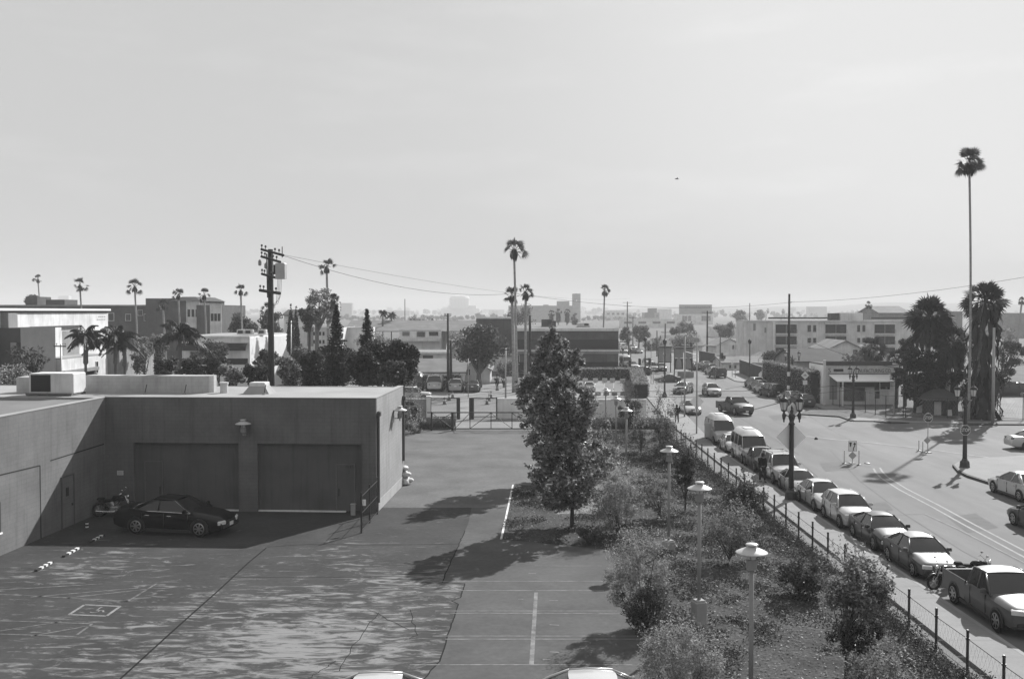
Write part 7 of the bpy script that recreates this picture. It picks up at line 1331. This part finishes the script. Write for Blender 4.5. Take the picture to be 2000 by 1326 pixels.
# conifers in tiers
def conifer(lab, cx, top, bot, hw_px, Y, seed, n=5200):
    g = D(cx, 0, Y); g.z = 0; zt, zb = D(cx, top, Y).z, max(.3, D(cx, bot, Y).z); R = hw_px*Y/F; rng = np.random.default_rng(seed); o = E('conifer', lab, 'tree', g); Ps = []; b = MB(); b.tube([(0, 0, 0), (0, 0, zt)], [.2, .02], 7)
    tiers = 30
    for k in range(tiers):
        t = k/(tiers-1); z = zb+(zt-zb)*t; rr = R*(1-t)**.85*rng.uniform(.8, 1.1)+.06
        for j in range(int(8+5*(1-t))):
            a = rng.uniform(0, 2*PI); ln = rr*rng.uniform(.65, 1.1); m = int(14+26*(1-t)); u = rng.uniform(.1, 1, m); dz = -.15*ln*u+.22*ln*u**2; sw = (1-u)*.28*ln*rng.normal(size=m)
            Ps.append(np.stack([np.cos(a)*u*ln-np.sin(a)*sw, np.sin(a)*u*ln+np.cos(a)*sw, z+dz+rng.normal(size=m)*.05], 1)); b.tube([(0, 0, z), (math.cos(a)*ln*.9, math.sin(a)*ln*.9, z+.03)], [.025, .006], 4, 0, False)
    V, Q = leafquads(np.concatenate(Ps), .13, rng, .3, .5); link('crown', npmesh('crown', V, Q, M['needle']), o); b.build('trunk', M['bark'], o)
conifer('tall tiered conifer with bare-looking branches behind the garage roof', 654, 598, 750, 36, 80, 200); conifer('pointed tiered conifer right of the tallest one', 714, 606, 750, 34, 84, 201)
conifer('smaller conifer in front of the tall tiered one', 610, 688, 760, 30, 74, 202)
def cypress(lab, cx, top, bot, hw_px, Y, seed):
    g = D(cx, 0, Y); g.z = 0; zt, zb = D(cx, top, Y).z, D(cx, bot, Y).z; R = hw_px*Y/F; cl = [(0, 0, zb+(zt-zb)*k/19, max(.1, R*min(1, .35+k/4)*(1-(k/19)**2.2)), 1.4) for k in range(20)]; plant('cypress', lab, 'tree', g, cl, 3600, .16, 'needle', seed, ([(0, 0, 0), (0, 0, zt*.8)], [.15, .03], 6), shell=.3)
cypress('slim dark cypress, the taller left one of a pair', 564, 596, 690, 9, 140, 210); cypress('slim dark cypress, the right one of a pair', 574, 600, 694, 8, 143, 211)
# --- fan palms
def fan_palm(lab, px, crown_y, cr_px, Y, seed, nf=34, tr=.2, skirt=0, droop=1.0, mk='frond', bend=0, topw=1, crown_dx=0, group='fan palms', base_px=None, squash=1.0):
    tr *= FAR(Y)/Y; Y = FAR(Y); g = D(base_px or px, 0, Y); g.z = 0; c = D(px, crown_y, Y); cx = c.x-g.x; z = c.z; R = cr_px*Y/F; rng = np.random.default_rng(seed); o = E('fan_palm', lab, 'palm tree', g, 0, group)
    b = MB(); n = 12; pts = [(cx*(t**1.3)+bend*math.sin(t*PI), 0, z*t) for t in np.linspace(0, 1, n)]; b.tube(pts, [tr*(1.35-.45*min(1, t*3)) for t in np.linspace(0, 1, n)], 9); b.build('trunk', M['bark_palm'], o, smooth=True)
    V = []; Fq = []
    for i in range(nf):
        e = math.radians(rng.uniform(-50, 80) if i > 4 else rng.uniform(50, 88)); a = rng.uniform(0, 2*PI) if i > 6 else i*2*PI/7; d_ = np.array([math.cos(e)*math.cos(a), math.cos(e)*math.sin(a), math.sin(e)*squash]); pet = R*rng.uniform(.42, .62); p = np.array([cx, 0, z])+d_*pet; p[2] -= .06*R
        side = np.cross(d_, [0, 0, 1]); side = side/(np.linalg.norm(side)+1e-6); upv = np.cross(side, d_); ro = rng.uniform(-1.25, 1.25); side, upv = side*math.cos(ro)+upv*math.sin(ro), upv*math.cos(ro)-side*math.sin(ro); L = R*rng.uniform(.38, .52); nb = 9
        c0 = np.array([cx, 0, z]); w_ = .018*R; V += [c0-side*w_, c0+side*w_, p+side*w_, p-side*w_]; k0 = len(V)-4; Fq.append((k0, k0+1, k0+2, k0+3))
        for j in range(nb):
            th = math.radians(-78+156*j/(nb-1)); bl = d_*math.cos(th)+side*math.sin(th); ln = L*(.72+.28*math.cos(th)); q = np.cross(bl, upv); q /= np.linalg.norm(q)+1e-6; mid = p+bl*ln*.55+upv*.02*R; tip = p+bl*ln-np.array([0, 0, droop*.10*ln])-upv*.05*ln; w_ = .085*L
            k0 = len(V); V += [p, mid-q*w_, tip, mid+q*w_]; Fq.append((k0, k0+1, k0+2, k0+3))
    link('crown', npmesh('crown', np.array(V), np.array(Fq), M[mk]), o)
    if skirt:
        V = []; Fq = []; Hs = skirt*Y/F; m = int(36+180*min(1, Hs/6))
        for i in range(m):
            a = rng.uniform(0, 2*PI); zz = z-.05*R-rng.uniform(0, 1)*Hs; rr = R*(topw if not isinstance(topw, tuple) else topw[0]+(topw[1]-topw[0])*((z-zz)/max(.1, Hs)))*rng.uniform(.45, 1); ln = R*rng.uniform(.5, .95)*min(1, .35+.5*Hs/R); w_ = .1*R*min(1, .5+.4*Hs/R); t_ = np.array([-math.sin(a), math.cos(a), 0]); p0 = np.array([cx+math.cos(a)*rr*.55, math.sin(a)*rr*.55, zz+.2*R]); p1 = np.array([cx+math.cos(a)*rr, math.sin(a)*rr, zz-ln*.4]); p2 = np.array([cx+math.cos(a)*rr*.9, math.sin(a)*rr*.9, max(.02, zz-ln)]); p1[2] = max(.05, p1[2])
            k0 = len(V); V += [p0, p1-t_*w_, p2, p1+t_*w_]; Fq.append((k0, k0+1, k0+2, k0+3))
        link('dead_fronds', npmesh('dead_fronds', np.array(V), np.array(Fq), M['skirt']), o)
    return o
fan_palm('very tall slim fan palm rising high above the shaggy palm on the right', 1893, 318, 34, 95, 300, 34, .115, 14, base_px=1902, topw=.35, bend=.15)
fan_palm('shaggy fan palm with a skirt of dead fronds reaching the ground', 1922, 590, 50, 97, 301, 64, .32, 225, mk='frond_dark', topw=(.72, .8), base_px=1920)
fan_palm('broad shaggy palm left of the skirted giant', 1816, 620, 50, 104, 302, 76, .3, 40, mk='frond_dark', topw=(.6, .8)); fan_palm('shorter shaggy palm tucked between the two large ones', 1858, 668, 40, 102, 303, 56, .28, 40, mk='frond_dark', topw=(.6, .8))
fan_palm('small fan palm in front of the apartment balconies', 1705, 682, 31, 128, 304, 56, .25, 22, topw=.5); fan_palm('small fan palm just right of the corner store roof', 1750, 702, 24, 118, 305, 34, .2, 20, mk='frond_dark', topw=.5)
fan_palm('tallest fan palm at the centre, standing over two shorter ones', 1004, 490, 32, 127, 306, 15, .16, 7, base_px=1010, topw=.3, droop=1.2); fan_palm('shorter fan palm at the centre, in front of the tallest trunk', 1000, 578, 25, 130, 307, 14, .22, 5, base_px=1004, topw=.3); fan_palm('shorter fan palm at the centre, right of the tallest trunk', 1027, 572, 22, 136, 308, 16, .19, 8, base_px=1026, topw=.35)
fan_palm('lone slim fan palm on the skyline right of the clock tower', 1181, 568, 15.5, 215, 309, 15, .18, 6, base_px=1179, topw=.4); fan_palm('slim fan palm rising above the tall airy tree', 638, 522, 21, 150, 310, 14, .2, 6, topw=.3); fan_palm('shorter dark fan palm in front of the tall airy tree', 650, 584, 15, 128, 311, 24, .22, 16, mk='frond_dark', topw=.4)
for i, (px, cy, cr, Y, lab) in enumerate(((74, 545, 10, 240, 'small distant fan palm at the far left skyline'), (156, 558, 17, 165, 'fan palm above the white building, second from the left skyline'), (263, 561, 18, 165, 'full-crowned fan palm above the brick block, left of its turrets'), (348, 577, 15, 160, 'fan palm in front of the first brick turret'), (399, 577, 15, 165, 'fan palm between the two lit brick turrets'), (470, 568, 15, 150, 'fan palm on a slim trunk just left of the thick utility pole'), (318, 596, 15, 150, 'low dark fan palm before the brick block'), (522, 606, 16, 165, 'spiky palm top peeking from behind the thick utility pole'))): fan_palm(lab, px, cy, cr*1.12, Y, 320+i, 14, .16, 4, topw=.28)
for i, (px, cy, cr, Y, lab) in enumerate(((1077, 612, 8, 330, 'shaggy hazy palm left of a pair before the clock tower hall'), (1091, 609, 8, 335, 'shaggy hazy palm in the middle before the clock tower hall'), (1108, 610, 8, 335, 'shaggy hazy palm nearest the clock tower'), (1530, 607, 5, 420, 'faint palm on the skyline above the apartments'), (1697, 596, 9, 300, 'loose-headed palm above the apartment stair tower'), (1996, 588, 10, 260, 'round palm head cut off by the right edge'), (1500, 606, 4, 430, 'faint little palm on the skyline near the thin mast'))): fan_palm(lab, px, cy, cr, Y, 340+i, 22, .25, 16 if i < 3 else 4, topw=.7, group='hazy fan palms')
g = G(902, 757); fan_palm('short fan palm planted at the far car park edge', 971, 737, 9, 133, 352, 20, .18, 12, topw=.5); fan_palm('little palm in the white-walled planting by the grey sedan', 984, 742, 8, 138, 353, 18, .15, 8, topw=.5)
# --- feathery palms
def feather_palm(lab, px, crown_y, cr_px, Y, seed, nf=24, tr=.13, mk='frond_dark', shaft=True):
    g = D(px, 0, Y); g.z = 0; z = D(px, crown_y, Y).z; R = cr_px*Y/F; rng = np.random.default_rng(seed); o = E('feather_palm', lab, 'palm tree', g, 0, 'feathery palms'); b = MB(); b.tube([(0, 0, 0), (.03, 0, z*.72), (.04, 0, z*.74), (.05, 0, z*.84), (.05, 0, z)], [tr, tr*.85, tr*1.6, tr*1.5, tr*.6], 9); b.build('trunk', M['bark_pale'], o, smooth=True); V = []; Fq = []
    for i in range(nf):
        a = i*2*PI/nf*2.4+rng.uniform(-.2, .2); e = math.radians(rng.uniform(5, 84)); d_ = np.array([math.cos(a), math.sin(a)]); L = R*rng.uniform(.9, 1.25); pr = None; side = np.array([-d_[1], d_[0], 0])
        for k in range(15):
            t = k/14; r_ = L*(math.cos(e)*t+.25*t*t); h = L*(math.sin(e)*t*1.25-(.62+.35*math.cos(e))*t*t); p = np.array([.05+d_[0]*r_, d_[1]*r_, z+h])
            if pr is not None:
                w_ = .02*R; k0 = len(V); V += [pr-side*w_, pr+side*w_, p+side*w_, p-side*w_]; Fq.append((k0, k0+1, k0+2, k0+3))
                for sd in (1, -1):
                    for q in range(2):
                        b0 = pr+(p-pr)*(q*.5); ll = R*.42*(.35+math.sin(PI*min(1, t+.1)))*rng.uniform(.7, 1.1); tip = b0+side*sd*ll*.45+(p-pr)/np.linalg.norm(p-pr)*ll*.3-np.array([0, 0, ll*rng.uniform(.5, .9)]); m = (b0+tip)/2+np.array([0, 0, ll*.12]); ww = (p-pr)*.35; k0 = len(V); V += [b0, m-ww, tip, m+ww]; Fq.append((k0, k0+1, k0+2, k0+3))
            pr = p
    link('crown', npmesh('crown', np.array(V), np.array(Fq), M[mk]), o)
for i, (px, cy, cr, Y, lab) in enumerate(((158, 658, 38, 84, 'leftmost feathery palm with a bulging trunk, before the white building'), (217, 660, 44, 86, 'large feathery palm at the right end of the white building'), (344, 652, 46, 92, 'large drooping feathery palm before the arched awning'), (235, 672, 30, 92, 'smaller feathery palm close right of the white building'), (745, 612, 12, 210, 'small hazy feathery palm above the motel roof'), (762, 616, 11, 215, 'second hazy feathery palm above the motel roof'))): feather_palm(lab, px, cy, cr, Y, 360+i)
